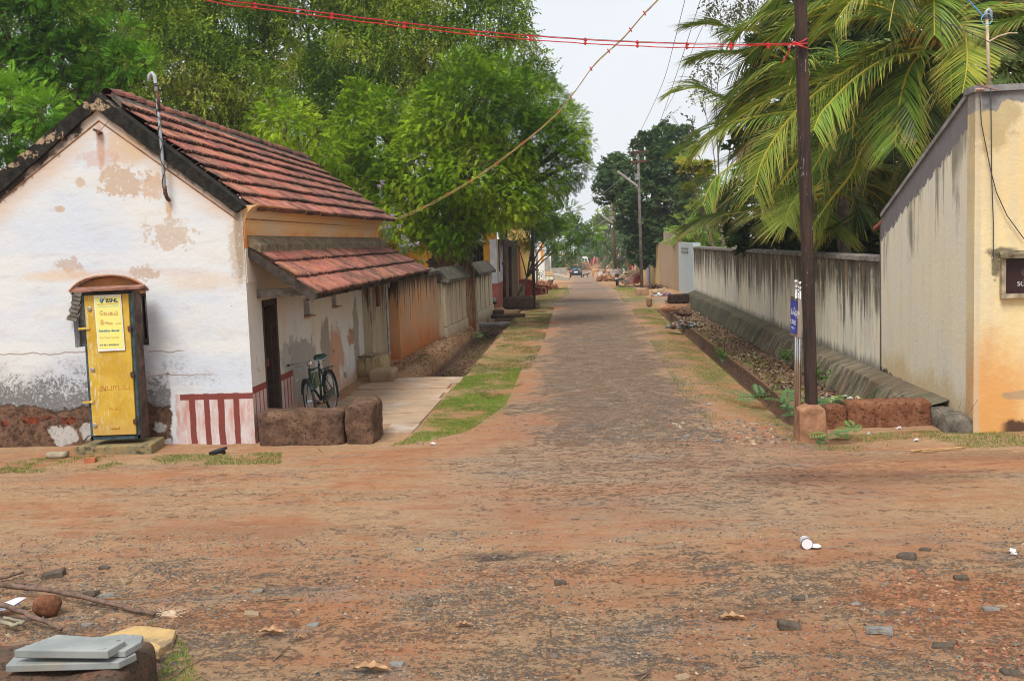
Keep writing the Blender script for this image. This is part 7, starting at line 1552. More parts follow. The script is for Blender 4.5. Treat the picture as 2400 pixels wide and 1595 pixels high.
# ------------------------------------------------------------------ bicycle
def wheel(parent, c, ax, r_, name='wheel', hub=.03, spokes=18, tyre=.023, mt=None):
    """c centre, ax axle direction"""
    c = Vector(c); ax = Vector(ax).normalized(); u = ax.cross(Vector((0, 0, 1))).normalized(); v = u.cross(ax)
    w_ = bpy.data.objects.new(name, None); COL.objects.link(w_); w_.parent = parent; w_.location = c-wloc(parent)
    ring = lambda rr: [c+(u*math.cos(a)+v*math.sin(a))*rr for a in [2*math.pi*i/28 for i in range(29)]]
    mb = MB(); mb.tube(ring(r_-tyre), tyre, 8, cap=False); obj('tyre', mb, MAT['black'], w_, smooth=True)
    mb = MB(); mb.tube(ring(r_-2.3*tyre), tyre*.55, 6, cap=False); obj('rim', mb, mt or MAT['galv'], w_, smooth=True)
    mb = MB(); mb.tube([c-ax*.04, c+ax*.04], hub, 8); obj('hub', mb, MAT['galv'], w_)
    if spokes:
        mb = MB()
        for i in range(spokes):
            a = 2*math.pi*i/spokes; mb.tube([c+ax*(.03 if i % 2 else -.03), c+(u*math.cos(a+.12)+v*math.sin(a+.12))*(r_-2.4*tyre)], .0016, 3)
        obj('spokes', mb, MAT['galv'], w_)
    return w_
def bike(label, base, yaw, steer, frame_m, seat_m, lean=.05, detail=True):
    t = thing('bicycle', label, 'bicycle', base); fx_ = Vector((math.sin(yaw), -math.cos(yaw), 0)); up = (Vector((0, 0, 1))+Vector((-1, 0, 0))*lean).normalized(); B0 = Vector(base)
    L = lambda f, z, s_=0: B0+fx_*f+up*z+fx_.cross(up)*s_
    r_ = .345; sdv = fx_.cross(up); F_ = L(.60, r_); Rr = L(-.56, r_)
    stv = (fx_*math.cos(steer)+sdv*math.sin(steer)).normalized()
    wheel(t, Rr, sdv, r_); wheel(t, F_, stv.cross(up), r_)
    hd0, hd1 = L(.42, .60), L(.36, .84); bb = L(0, .28); st0 = L(-.16, .80)
    mb = MB(); mb.tube([hd0, hd1], .025, 8); mb.tube([hd1-up*.03, st0], .02, 8); mb.tube([hd0, bb], .022, 8); mb.tube([bb, st0+up*.06], .02, 8)
    for s_ in (-.05, .05): mb.tube([bb+sdv*s_*.6, Rr+sdv*s_], .011, 6); mb.tube([st0, Rr+sdv*s_], .009, 6)
    obj('frame', mb, frame_m, t, smooth=True)
    mb = MB()
    for s_ in (-.055, .055): mb.tube([F_+stv.cross(up)*s_, hd0+stv.cross(up)*s_*.8+fx_*.02, hd0], .011, 6)
    obj('fork', mb, frame_m, t, smooth=True)
    hb = hd1+up*.11; sv = stv.cross(up).normalized(); mb = MB(); mb.tube([hd1, hb], .014, 6)
    mb.tube([hb-sv*.29-stv*.20-up*.02, hb-sv*.27+stv*.0, hb-sv*.10+stv*.03, hb+sv*.10+stv*.03, hb+sv*.27, hb+sv*.29-stv*.20-up*.02], .012, 6); mb.tube([hb-sv*.24-up*.05, hb+sv*.24-up*.05], .005, 5); mb.tube([hb-sv*.12-up*.05, hd0+stv*.08], .004, 4); mb.tube([hb+sv*.12-up*.05, hd0+stv*.08], .004, 4)
    obj('handlebar', mb, MAT['galv'], t, smooth=True)
    for s_ in (-1, 1): mb = MB(); mb.tube([hb+sv*s_*.288-stv*.10-up*.01, hb+sv*s_*.29-stv*.22-up*.02], .018, 8); obj('grip', mb, MAT['black'], t)
    mb = MB(); sp0 = st0+up*.14; n_ = 10; pr_ = [(.16, .02), (.10, .035), (0, .06), (-.07, .10), (-.13, .11)]; base_ = len(mb.v)
    for (f, w2) in pr_:
        for (sx_, sz_) in ((-1, -.02), (-1, .01), (-.6, .035), (.6, .035), (1, .01), (1, -.02)): mb.v.append(tuple(sp0+fx_*f+sdv*w2*sx_+up*(sz_+.03*(f < -.05))))
    for i in range(len(pr_)-1):
        for k in range(5): a = base_+i*6+k; mb.face((a, a+1, a+7, a+6))
    mb.face([base_+k for k in range(6)]); mb.face([base_+(len(pr_)-1)*6+k for k in range(5, -1, -1)]); mb.tube([st0, sp0], .013, 6); obj('saddle', mb, seat_m, t, smooth=True)
    for nm, c_, a0, a1 in (('mudguard', Rr, .35, 3.6), ('mudguard', F_, .6, 2.9)):
        mb = MB(); dv_ = fx_ if c_ is Rr else stv; sd_ = sdv if c_ is Rr else sv; pts = [(a0+(a1-a0)*i/14) for i in range(15)]
        for p, q in zip(pts[:-1], pts[1:]):
            A1 = c_+(dv_*math.cos(p)+up*math.sin(p))*(r_+.025); A2 = c_+(dv_*math.cos(q)+up*math.sin(q))*(r_+.025); mb.poly([A1-sd_*.03, A1+sd_*.03, A2+sd_*.03, A2-sd_*.03])
        obj(nm, mb, frame_m, t)
    mb = MB(); c0 = L(-.30, .74); c1 = L(-.78, .74)
    for s_ in (-.06, 0, .06): mb.tube([c0+sdv*s_, c1+sdv*s_], .006, 5)
    for f in (0, .5, 1): q = c0.lerp(c1, f); mb.tube([q-sdv*.07, q+sdv*.07], .006, 5)
    for s_ in (-.06, .06): mb.tube([c1.lerp(c0, .3)+sdv*s_, Rr+sdv*s_], .006, 5)
    obj('carrier', mb, frame_m, t)
    mb = MB(); cs = sdv*-.05; pts = [L(.08, .34), L(.08, .22), L(-.56, .29), L(-.56, .40)]; mb.extrude([p+cs for p in pts], sdv*-.02); obj('chain_guard', mb, frame_m, t)
    for s_, a in ((-1, .4), (1, 3.54)): mb = MB(); e_ = bb+sdv*s_*.08+(fx_*math.cos(a)+up*math.sin(a))*.17; mb.tube([bb+sdv*s_*.08, e_], .01, 5); mb.box(e_+sdv*s_*.05, (.1, .09, .025), rz=yaw); obj('pedal', mb, MAT['black'], t)
    mb = MB(); hl = hb+stv*.09; mb.lathe(hl-up*.02, [(.015, .03), (.045, .0), (.045, -.03), (.02, -.06)], 10, 'y'); obj('headlamp', mb, MAT['steel'], t)
    if detail: mb = MB(); mb.extrude([L(.30, .74, .02), L(.05, .76, .02), L(.02, .55, .02), L(.22, .50, .02)], sdv*-.05); obj('bag', mb, plain('olive_bag', (.10, .12, .055), .8, scale=14, var=.6), t)
    return t
bq = P(757, 1000, Y=16.35); bike('old dark green roadster bicycle leaning against the white house wall behind the laterite block', (HX+.50, 16.30, .03), -.04, -.55, plain('dark_green_enamel', (.022, .04, .035), .4, .3), plain('green_saddle', (.02, .055, .04), .4), .10)
bike('bicycle propped against the curved parapets behind the black motorcycle', (P(1475, 655, Y=75).x, 75, gz(P(1475, 655, Y=75).x, 75)+.0), 1.9, .2, plain('brown_enamel', (.05, .03, .03), .5), MAT['black'], .05, False)
# ------------------------------------------------------------------ parked car seen from behind
def car(px, py, Yd):
    b = P(px, py, Y=Yd); zg = gz(b.x, Yd); t = thing('parked_car', 'dark blue-black hatchback seen from behind, parked at the left of the far street', 'car', (b.x, Yd, zg)); W = 1.75
    prof_ = [(0, .38), (.02, .75), (.10, .98), (.35, 1.50), (.6, 1.60), (2.0, 1.60), (2.8, 1.05), (3.9, .92), (4.0, .4), (3.7, .28), (.2, .28)]
    mb = MB(); n_ = len(prof_); base_ = len(mb.v)
    for sgn in (-1, 1):
        for ins_, sc_ in ((0, 1.0),):
            for (y, z) in prof_: k = .86 if z > 1.2 else 1.0; mb.v.append((b.x+sgn*W/2*k, Yd+y, zg+z))
    mb.face([base_+i for i in range(n_)]); mb.face([base_+n_+i for i in range(n_-1, -1, -1)])
    for i in range(n_): j = (i+1) % n_; mb.face((base_+j, base_+i, base_+n_+i, base_+n_+j))
    obj('body', mb, plain('midnight_paint', (.012, .018, .035), .5, .0, .2), t, bevel=.05)
    def rq(x0, x1, z0, z1, m_, nm, y=-.02, ins=.0):
        mb = MB(); yy_ = lambda z: (0 if z < .75 else (.1*(z-.75)/.23 if z < .98 else .1+.25*(z-.98)/.52))+y
        mb.hexa([(b.x+x0, Yd+yy_(z0), zg+z0), (b.x+x1, Yd+yy_(z0), zg+z0), (b.x+x1, Yd+yy_(z0)+.05, zg+z0), (b.x+x0, Yd+yy_(z0)+.05, zg+z0)], [(b.x+x0*.9, Yd+yy_(z1), zg+z1), (b.x+x1*.9, Yd+yy_(z1), zg+z1), (b.x+x1*.9, Yd+yy_(z1)+.05, zg+z1), (b.x+x0*.9, Yd+yy_(z1)+.05, zg+z1)]); obj(nm, mb, m_, t)
    rq(-.66, .66, 1.02, 1.42, plain('rear_glass', (.08, .12, .17), .55, .0, .15), 'rear_window')
    red_l = plain('tail_lamp', (.42, .02, .03), .3, var=.1)
    rq(-.84, -.58, .80, 1.0, red_l, 'tail_light'); rq(.58, .84, .80, 1.0, red_l, 'tail_light'); rq(-.28, .28, .70, .84, MAT['white'], 'number_plate', -.03)
    rq(-.80, .80, .34, .52, plain('bumper', (.02, .02, .025), .5), 'bumper', -.06)
    mb = MB(); mb.box((b.x, Yd+.30, zg+1.56), (1.35, .3, .05)); obj('spoiler', mb, MAT['black'], t)
    for s_ in (-1, 1):
        mb = MB(); mb.box((b.x+s_*.98, Yd+2.4, zg+1.08), (.2, .12, .14)); obj('wing_mirror', mb, MAT['black'], t, bevel=.02)
        for y in (.75, 3.2):
            w_ = bpy.data.objects.new('wheel', None); COL.objects.link(w_); w_.parent = t; w_.location = Vector((b.x+s_*.78, Yd+y, zg+.31))-wloc(t)
            mb = MB(); mb.lathe((b.x+s_*.78, Yd+y, zg+.31), [(.2, -.1), (.31, -.09), (.31, .09), (.2, .1)], 18, 'x'); obj('tyre', mb, MAT['black'], w_, smooth=True)
            mb = MB(); mb.lathe((b.x+s_*.78, Yd+y, zg+.31), [(.19, -.105), (.19, .105)], 12, 'x'); obj('rim', mb, MAT['galv'], w_)
car(1350, 646, 144)
def moto(label, px, Yd, yaw, body, seat, sc_=1.0, scooter=False):
    x = P(px, 660, Y=Yd).x; zg = gz(x, Yd); t = thing('scooter' if scooter else 'motorcycle', label, 'scooter' if scooter else 'motorcycle', (x, Yd, zg)); f_ = Vector((math.sin(yaw), math.cos(yaw), 0)); s_ = Vector((math.cos(yaw), -math.sin(yaw), 0)); B0 = Vector((x, Yd, zg)); L = lambda f, z, s=0: B0+f_*f+Vector((0, 0, z))+s_*s
    wheel(t, L(-.62, .3), s_, .3, tyre=.05, spokes=0 if scooter else 10); wheel(t, L(.66, .3), s_, .3, tyre=.045, spokes=0 if scooter else 10)
    def prism(nm, pts, w2, m_): mb = MB(); mb.extrude([L(f, z, -w2) for f, z in pts], s_*2*w2); obj(nm, mb, m_, t, bevel=.02)
    prism('body', [(-.95, .62), (-.85, .82), (-.3, .80), (-.1, .45), (-.5, .38), (-.8, .5)], .13, body)
    if scooter: prism('front_shield', [(.42, .30), (.52, .55), (.40, 1.0), (.30, 1.0), (.36, .5)], .2, body); prism('footboard', [(-.2, .3), (.45, .28), (.45, .36), (-.2, .40)], .16, body)
    else: prism('fuel_tank', [(-.08, .72), (0, .95), (.30, .95), (.42, .78), (.2, .68)], .14, body); prism('engine', [(-.2, .25), (-.2, .6), (.2, .62), (.3, .3)], .14, MAT['galv'])
    prism('seat', [(-.92, .84), (-.85, .93), (-.1, .86), (-.1, .78)], .14, seat)
    mb = MB(); mb.tube([L(.66, .3, -.09), L(.42, .95, -.09)], .025, 6); mb.tube([L(.66, .3, .09), L(.42, .95, .09)], .025, 6); obj('fork', mb, MAT['galv'], t)
    mb = MB(); mb.tube([L(.26, 1.05, -.36), L(.40, 1.02, -.1), L(.40, 1.02, .1), L(.26, 1.05, .36)], .016, 6); obj('handlebar', mb, MAT['black'], t)
    for k in (-1, 1): mb = MB(); mb.tube([L(.36, 1.04, k*.22), L(.33, 1.22, k*.30)], .008, 4); mb.ball(L(.33, 1.24, k*.32), .055, 8, (1.2, .4, .8)); obj('mirror', mb, MAT['galv'], t)
    mb = MB(); mb.box(L(-.97, .74), (.16, .05, .10), rz=-yaw); obj('tail_light', mb, plain('tail_lamp2', (.65, .04, .02), .3), t)
    mb = MB(); mb.box(L(-.99, .60), (.2, .02, .13), rz=-yaw); obj('number_plate', mb, MAT['white'], t)
    mb = MB(); mb.tube([L(0, .3, .14), L(-.75, .34, .18)], .04, 8); obj('exhaust', mb, MAT['galv'], t)
    prism('rear_mudguard', [(-.98, .34), (-.96, .60), (-.7, .66), (-.7, .6)], .07, MAT['black'])
moto('black motorcycle with a red tail light, parked at the right edge of the far street', 1447, 80, .12, plain('black_tank', (.02, .02, .022), .3), MAT['black'])
moto('white scooter parked beyond the red earth heap on the right', 1414, 108, -.7, plain('white_fairing', (.75, .74, .76), .4), plain('maroon_seat', (.25, .03, .06), .6), scooter=True)
# ------------------------------------------------------------------ animals
def beast(name, label, cat, px, Yd, face, H, L_, col_, mat2=None, seed=0):
    """quadruped: skin-modifier body; face = +1 looks to +x"""
    x = P(px, 640, Y=Yd).x; zg = gz(x, Yd); me = bpy.data.meshes.new(name); s = face; h = H
    V_ = [(0, 0, .72*h, .13), (.30*s, 0, .74*h, .15), (.52*s, 0, .78*h, .15), (.70*s, 0, .92*h, .09), (.82*s, 0, 1.04*h, .075), (.98*s, 0, .98*h, .045), (-.30*s, 0, .72*h, .125), (-.5*s, 0, .76*h, .12), (-.66*s, 0, .74*h, .03), (-.82*s, 0, .60*h, .02), (-.90*s, 0, .42*h, .018)]
    E_ = [(0, 1), (1, 2), (2, 3), (3, 4), (4, 5), (0, 6), (6, 7), (7, 8), (8, 9), (9, 10)]
    for k, (bx, root) in enumerate(((.50, 2), (-.46, 7))):
        for yy_ in (-1, 1):
            j = .05*(yy_ if k == 0 else -yy_); i0 = len(V_)
            if k == 0: V_ += [((bx+.02)*s, .09*yy_, .55*h, .07), ((bx+j)*s, .09*yy_, .28*h, .042), ((bx+j-.01)*s, .09*yy_, .05*h, .032), ((bx+j+.05)*s, .09*yy_, .012*h, .032)]
            else: V_ += [((bx+.06)*s, .09*yy_, .50*h, .085), ((bx-.08+j)*s, .09*yy_, .30*h, .042), ((bx+j)*s, .09*yy_, .05*h, .03), ((bx+j+.05)*s, .09*yy_, .012*h, .032)]
            E_ += [(root, i0), (i0, i0+1), (i0+1, i0+2), (i0+2, i0+3)]
    for yy_ in (-1, 1): i0 = len(V_); V_ += [(.80*s, .05*yy_, 1.10*h, .022), (.77*s, .085*yy_, 1.17*h, .010)]; E_ += [(4, i0), (i0, i0+1)]
    k_ = L_; me.from_pydata([(v[0]*k_, v[1]*k_, v[2]) for v in V_], E_, []); o_ = bpy.data.objects.new(name, me); COL.objects.link(o_); o_.location = (x, Yd, zg)
    sm = o_.modifiers.new('skin', 'SKIN'); sb = o_.modifiers.new('sub', 'SUBSURF'); sb.levels = 1; sb.render_levels = 1
    for i, v in enumerate(V_): me.skin_vertices[0].data[i].radius = (v[3]*k_, v[3]*k_)
    me.skin_vertices[0].data[0].use_root = True; me.materials.append(col_); return tag(o_, label, cat)
beast('dog', 'small black and white dog standing in the far street right of the car', 'dog', 1372, 138, 1, .62, .62, plain('dog_coat', (.025, .022, .02), .8))
beast('cow', 'brown cow standing at the right verge of the far street', 'cow', 1402, 130, -1, 1.35, 1.25, plain('cow_coat', (.38, .2, .09), .85, scale=3, var=.3))
# ------------------------------------------------------------------ overhead wires
def sag(pts, Y0, Y1, n=40, wob_=.0, seed=0):
    out = []; m = len(pts)-1
    for i in range(n+1):
        t = i/n; k = t*m; a = min(int(k), m-1); u = k-a; p0 = pts[max(a-1, 0)]; p1 = pts[a]; p2 = pts[a+1]; p3 = pts[min(a+2, m)]
        f = lambda q: .5*((2*p1[q])+(p2[q]-p0[q])*u+(2*p0[q]-5*p1[q]+4*p2[q]-p3[q])*u*u+(3*p1[q]-p0[q]-3*p2[q]+p3[q])*u**3)
        out.append(P(f(0), f(1)+wob_*mnoise.noise(Vector((t*40, seed, 0))), Y=Y0+(Y1-Y0)*t))
    return out
ln = [(300, -52), (510, 0), (600, 12), (770, 34), (945, 56), (1105, 74), (1240, 86), (1370, 95), (1490, 101), (1610, 105), (1740, 105), (1878, 103)]
rw = thing('red_wire', 'pair of red wires with red ties strung across the view to the rail pole', 'wire', P(1878, 103, Y=cy_))
for k, (off, sd) in enumerate(((-2, 1), (7, 2))):
    mb = MB(); pts = [(x, y+off*(1.0 if x < 1700 else .4)) for x, y in ln]; mb.tube(sag(pts, 10.6, cy_-.1, 90, 1.6, sd), .0062, 6); obj('strand', mb, MAT['red'], rw)
mb = MB(); mb.tube(sag([(x, y-4) for x, y in ln], 10.62, cy_-.1, 60), .0028, 4); obj('thin_wire', mb, MAT['cable'], rw)
for i, px in enumerate((598, 778, 948, 1108, 1243, 1372, 1494, 1611, 1713, 1800)):
    py = None
    for (x0, y0), (x1, y1) in zip(ln[:-1], ln[1:]):
        if x0 <= px <= x1: py = y0+(y1-y0)*(px-x0)/(x1-x0)
    t_ = (px-300)/(1878-300)*1.0; Yt = 10.6+(cy_-.1-10.6)*t_-.01
    mb = MB(); a = P(px+random.uniform(-2, 2), py-6, Y=Yt); b = P(px+random.uniform(-2, 2), py+11, Y=Yt); mb.tube([a, b], .012, 6); mb.tube([P(px-4, py-1, Y=Yt), P(px+4, py+0, Y=Yt)], .011, 6); mb.tube([P(px-4, py+7, Y=Yt), P(px+4, py+7, Y=Yt)], .011, 6); obj('tie', mb, MAT['red'], rw)
mb = MB()
for (x0, y0, x1, y1) in ((1862, 104, 1892, 90), (1862, 104, 1893, 102), (1862, 104, 1893, 114)): mb.tube([P(x0, y0, Y=cy_-.12), P((x0+x1)/2+4, (y0+y1)/2, Y=cy_-.16), P(x1, y1, Y=cy_-.05)], .009, 5)
mb.ball(P(1862, 102, Y=cy_-.12), .03, 8); mb.tube([P(1857, 103, Y=cy_-.13), P(1850, 118, Y=cy_-.13), P(1840, 135, Y=cy_-.13)], .008, 5); mb.tube([P(1857, 103, Y=cy_-.13), P(1846, 124, Y=cy_-.13), P(1834, 148, Y=cy_-.13)], .008, 5); obj('knot', mb, MAT['red'], rw)
yr = thing('yellow_rope', 'twin yellowish cord with red ties rising from the house eave across the neem', 'cord', P(925, 515, Y=24.2))
ln2 = [(925, 514), (985, 490), (1060, 450), (1140, 400), (1220, 340), (1300, 272), (1345, 218), (1395, 150), (1460, 90), (1505, 38), (1550, -8), (1650, -110)]
rope_m = plain('cord_tan', (.48, .34, .13), .7, var=.2)
for k, off in enumerate((-2.5, 3.0)): mb = MB(); mb.tube(sag([(x-off*.6, y+off) for x, y in ln2], 24.2, 16, 90, 1.8, k+5), .0075, 5); obj('strand', mb, rope_m, yr)
for i, t_ in enumerate((.10, .17, .235, .30, .37, .47, .53, .62, .68, .76, .83)):
    s0 = sag(ln2, 24.2, 16, 100)[int(t_*100)]; mb = MB(); mb.tube([s0+Vector((-.02, -.02, .035)), s0+Vector((.02, -.02, -.035))], .012, 5); obj('tie', mb, MAT['red'], yr)
mb = MB(); e0 = P(925, 514, Y=24.2); mb.tube([e0, P(905, 527, Y=24.3), P(893, 540, Y=24.2)], .012, 5); obj('tail', mb, rope_m, yr)
for i, (pts, Y0, Y1, r_, lb) in enumerate((
    ([(1481, 345), (1510, 290), (1555, 190), (1580, 100), (1608, -10)], 52, 28, .009, 'thin wire rising from the grey pole crossarm, leftmost of three in the sky'),
    ([(1530, 330), (1560, 250), (1600, 130), (1645, -10)], 50, 26, .009, 'thin wire across the open sky, middle of three'),
    ([(1560, 260), (1590, 200), (1630, 100), (1680, -10)], 48, 25, .008, 'thin wire across the open sky, rightmost of three'),
    ([(1500, 425), (1540, 470), (1590, 505), (1640, 530)], 52, 56, .012, 'thin service wire dropping right from the grey pole to the shrubs'),
    ([(1436, 505), (1380, 540), (1335, 560), (1290, 575)], 101, 90, .02, 'pale wire crossing the far street below the second pole'),
    ([(1476, 400), (1430, 440), (1370, 480), (1300, 500)], 52, 60, .012, 'thin wire running left from the grey pole toward the neem'))):
    mb = MB(); q = sag(pts, Y0, Y1, 30); mb.tube(q, r_, 5); o_ = obj('overhead_wire', mb, MAT['cable'] if i < 4 else MAT['galv']); b = q[0]; o_.data.transform(Matrix.Translation(-b)); o_.location = b; tag(o_, lb, 'wire', 'overhead wires of the street')
mb = MB(); q = sag([(1620, -10), (1720, 40), (1800, 75), (1990, 70), (2160, 20)][:0] or [(2100, -5), (2200, 45), (2300, 90), (2420, 150)], 14, 12, 20); mb.tube(q, .006, 4); mb.tube([q[7], q[7]+Vector((0, 0, -.12)), q[7]+Vector((.03, 0, -.2))], .006, 4); o_ = obj('overhead_wire', mb, MAT['cable']); o_.data.transform(Matrix.Translation(-q[0])); o_.location = q[0]; tag(o_, 'dark wire slanting down through the palm fronds past the bamboo stick', 'wire')
# ------------------------------------------------------------------ small plants
LT = np.array([[[0, 0, 0], [.45, -.22, .06], [1, 0, -.05], [.45, .22, .06]]], float)
def leafplant(name, label, base, stems, lsz, pal, nl=9, flower=None, seed=1, thick=.008, cat='plant', spread=.5):
    t = thing(name, label, cat, base); rnd = random.Random(seed); pal = np.array(pal); ps, ds, sz = [], [], []; mb = MB(); fl = MB()
    for (top, sz_) in stems:
        top = Vector(top); b = Vector(base); m = b.lerp(top, .5)+Vector((rnd.uniform(-.04, .04), 0, 0)); mb.tube([b, m, top], [thick, thick*.8, thick*.5], 5)
        for k in range(nl):
            t_ = .35+.65*k/(nl-1); q = b.lerp(m, t_*2) if t_ < .5 else m.lerp(top, t_*2-1); a = k*2.4; d = Vector((math.cos(a), math.sin(a), spread+.5*t_)); ps.append(q); ds.append(d); sz.append(sz_*lsz*(1.1-.45*t_)*rnd.uniform(.8, 1.2))
        if flower:
            for k in range(16): fl.cur = tuple(Vector(flower)*rnd.uniform(.8, 1.2)); fl.ball(top+Vector((rnd.uniform(-1, 1)*.05, rnd.uniform(-1, 1)*.04, rnd.uniform(0, .09))), .016, 6)
    obj('stem', mb, plain('plant_stem', (.16, .22, .09), .8), t)
    Rm = axisrot(np.array([list(d) for d in ds]), RNG.normal(size=len(ds))*.3); v, f = inst(LT, Rm, np.array(sz), np.array([list(p) for p in ps])); c_ = pal[RNG.integers(0, len(pal), len(ps))]; mk('leaves', v, f, MAT['leaf'], t, tints=c_)
    if flower: obj('flowers', fl, tintmat('flower_%d' % seed, .7), t, tint=True)
    return t
CAL = [(.20, .30, .15), (.26, .36, .2), (.16, .26, .11)]; Yc = 24.8
leafplant('milkweed', 'pale green milkweed with lilac flower heads against the dark neem, above the roof eave', P(905, 575, Y=Yc), [(P(900, 508, Y=Yc), 1), (P(921, 510, Y=Yc), 1), (P(935, 535, Y=Yc), 1), (P(912, 535, Y=Yc), 1), (P(898, 540, Y=Yc), .9)], .17, CAL, 10, (.46, .36, .48), 1)
leafplant('milkweed', 'milkweed stems with lilac flowers leaning out over the lean-to roof', P(935, 610, Y=Yc), [(P(945, 560, Y=Yc), 1), (P(955, 568, Y=Yc), 1), (P(963, 578, Y=Yc), .9), (P(940, 580, Y=Yc), .9), (P(978, 575, Y=Yc), 1)], .15, CAL, 9, (.46, .36, .48), 2)
leafplant('milkweed', 'tallest milkweed shoot with a lilac head just right of the tiled roof slope', P(893, 480, Y=Yc), [(P(896, 432, Y=Yc), 1), (P(890, 440, Y=Yc), .8)], .16, CAL, 9, (.46, .36, .48), 3)
leafplant('milkweed', 'small pale milkweed shoot beyond the lower corner of the lean-to roof', P(983, 625, Y=Yc), [(P(993, 606, Y=Yc), 1), (P(990, 612, Y=Yc), .8)], .15, CAL, 6, None, 4)
WD = [(.10, .22, .04), (.14, .28, .06), (.08, .18, .05)]
def weed(px, py, lb, h, n, sz, seed, pal=WD, z=-.15, cat='weed', nm='weed'):
    b = P(px, py, Z=z); rnd = random.Random(seed); return leafplant(nm, lb, b, [(b+Vector((rnd.uniform(-.5, .5)*h, rnd.uniform(-.3, .3)*h, h*rnd.uniform(.5, 1))), 1) for _ in range(n)], sz, pal, 8, None, seed, .005, cat, .3)
weed(1693, 850, 'leafy green weed in the right ditch, farthest from the pole', .35, 7, .13, 11)
weed(1848, 855, 'broad leafy weed clump on the bench left of the sign posts', .4, 9, .14, 12)
weed(1925, 905, 'bright broad-leaved weed right of the rail pole', .45, 5, .17, 13)
def fern(px, py, lb, n, seed, L_=.45, z=.0):
    b = P(px, py, Z=z); t = thing('creeping_weed', lb, 'weed', b); pos = np.array([[b.x+random.uniform(-.5, .5)*L_, b.y+random.uniform(-.5, .5)*L_, b.z+random.uniform(.02, .22)] for _ in range(n)]); d = np.stack([RNG.normal(size=n), RNG.normal(size=n)*.6, RNG.uniform(-.1, .35, n)], -1)
    v, f = inst(TP['pinna'], axisrot(d, RNG.normal(size=n)*.3), L_*RNG.uniform(.4, .8, n), pos); pal = np.array([(.09, .2, .08), (.13, .25, .10), (.16, .26, .07)]); mk('leaves', v, f, MAT['leaf'], t, tints=np.repeat(pal[RNG.integers(0, 3, n)], len(TP['pinna']), 0))
fern(1860, 970, 'feathery grey-green weed around the feet of the sign posts', 20, 1, .55); fern(1790, 945, 'feathery weed sprawling over the ditch edge left of the sign', 12, 2, .5); fern(1970, 960, 'feathery weed spilling over the short red laterite block', 18, 3, .5, .15); fern(1970, 1035, 'low creeping weed at the right foot of the pole footing', 14, 4, .4)
mb = MB(); rnd = random.Random(4); bb = P(2235, 1000, Y=BY0-.15)
for k in range(9): a = rnd.uniform(-1, 1); mb.tube([bb+Vector((a*.12, 0, .0)), bb+Vector((a*.22, .02, .15)), bb+Vector((a*.34+rnd.uniform(-.05, .05), .02, .2+.2*rnd.random()))], [.004, .003, .0015], 4)
single('dry_twigs', 'thin dry weed stalks against the foot of the cream wall', 'twigs', mb, plain('dry_stalk', (.16, .12, .09), .9))
B_ = pb([(1262, 640, 7), (1264, 650, 7), (1261, 628, 6)], 56); tree('sparse grey-green bush before the white and orange house', 'bush', B_, at(1263, 56), .03, 'creep', .3, 30, [(.2, .22, .14), (.26, .28, .18)], 95, 'bush', fill=.7)
# ------------------------------------------------------------------ foreground objects, lower left
lb_ = MB(); q0 = P(170, 1560, Z=.24)
bl_ = lat('dark mossy laterite block carrying the grey slabs, lower left corner', (P(150, 1560, Z=.26).x-.12, P(150, 1535, Z=.26).y-.22, .10), (1.12, .85, .34), latmat('laterite_mossy', (.10, .075, .055), (.20, .10, .065), (.035, .035, .025)), 41, .05, .03, .2)
slm = N('slate', .55, .4); slm.useobj(); c = slm.mix(slm.mr(slm.noise(3, 6, .6), .35, .65), (.20, .22, .215), (.30, .315, .30)); c = slm.mix(slm.mul(slm.mr(slm.noise(2, 5, .6, slm.sc(None, 1, 1, 1, (4, 2, 1))), .52, .62), .5), c, (.30, .25, .17)); c = slm.mix(slm.mr(slm.noise(9, 5, .7), .66, .70), c, (.06, .06, .06)); slm.col(c); slm.bump(slm.noise(20, 6, .7), .002)
def gslab(label, pts, ztop, th, nm='stone_slab'):
    tp = [P(x, y, Z=ztop) for x, y in pts]; mb = MB(); mb.extrude([p-Vector((0, 0, th)) for p in tp][::-1], (0, 0, th)); return single(nm, label, 'stone slab', mb, slm.m, 'grey slabs stacked at the lower left', bevel=.006)
z0 = .30
gslab('lowest grey stone slab of the stack, with a chipped front edge', [(12, 1558), (278, 1550), (320, 1530), (300, 1520), (230, 1500), (60, 1510)], z0+.045, .045)
gslab('small grey slab piece jutting out at the back right of the stack', [(210, 1522), (293, 1524), (331, 1502), (336, 1487), (290, 1484), (215, 1492)], z0+.09, .042)
gslab('topmost grey stone slab of the stack, clean and pale', [(32, 1522), (252, 1524), (294, 1500), (290, 1496), (134, 1485)], z0+.125, .05)
ym = N('ochre_slab', .85, .2); ym.useobj(); c = ym.mix(ym.mr(ym.noise(5, 6, .7), .35, .65), (.52, .35, .14), (.40, .27, .13)); c = ym.mix(ym.mul(ym.mr(ym.noise(3, 5, .7), .55, .62), .6), c, (.12, .11, .09)); ym.col(c); ym.bump(ym.noise(14, 6, .7), .01)
def flatp(label, pts, z, th, mat, nm, cat): tp = [P(x, y, Z=z) for x, y in pts]; mb = MB(); mb.extrude([p-Vector((0, 0, th)) for p in tp][::-1], (0, 0, th)); return single(nm, label, cat, mb, mat, bevel=.008)
flatp('ochre yellow stone slab lying behind the grey stack', [(232, 1492), (372, 1520), (405, 1500), (412, 1474), (355, 1466), (316, 1464), (275, 1478)], .06, .07, ym.m, 'stone_slab', 'stone slab')
flatp('small ochre stone fragment at the right of the grey stack', [(330, 1520), (372, 1525), (378, 1512), (360, 1503), (335, 1505)], .12, .06, ym.m, 'stone', 'stone')
brm = plain('branch_bark', (.15, .095, .07), .9, scale=14, var=.4, bump=.003)
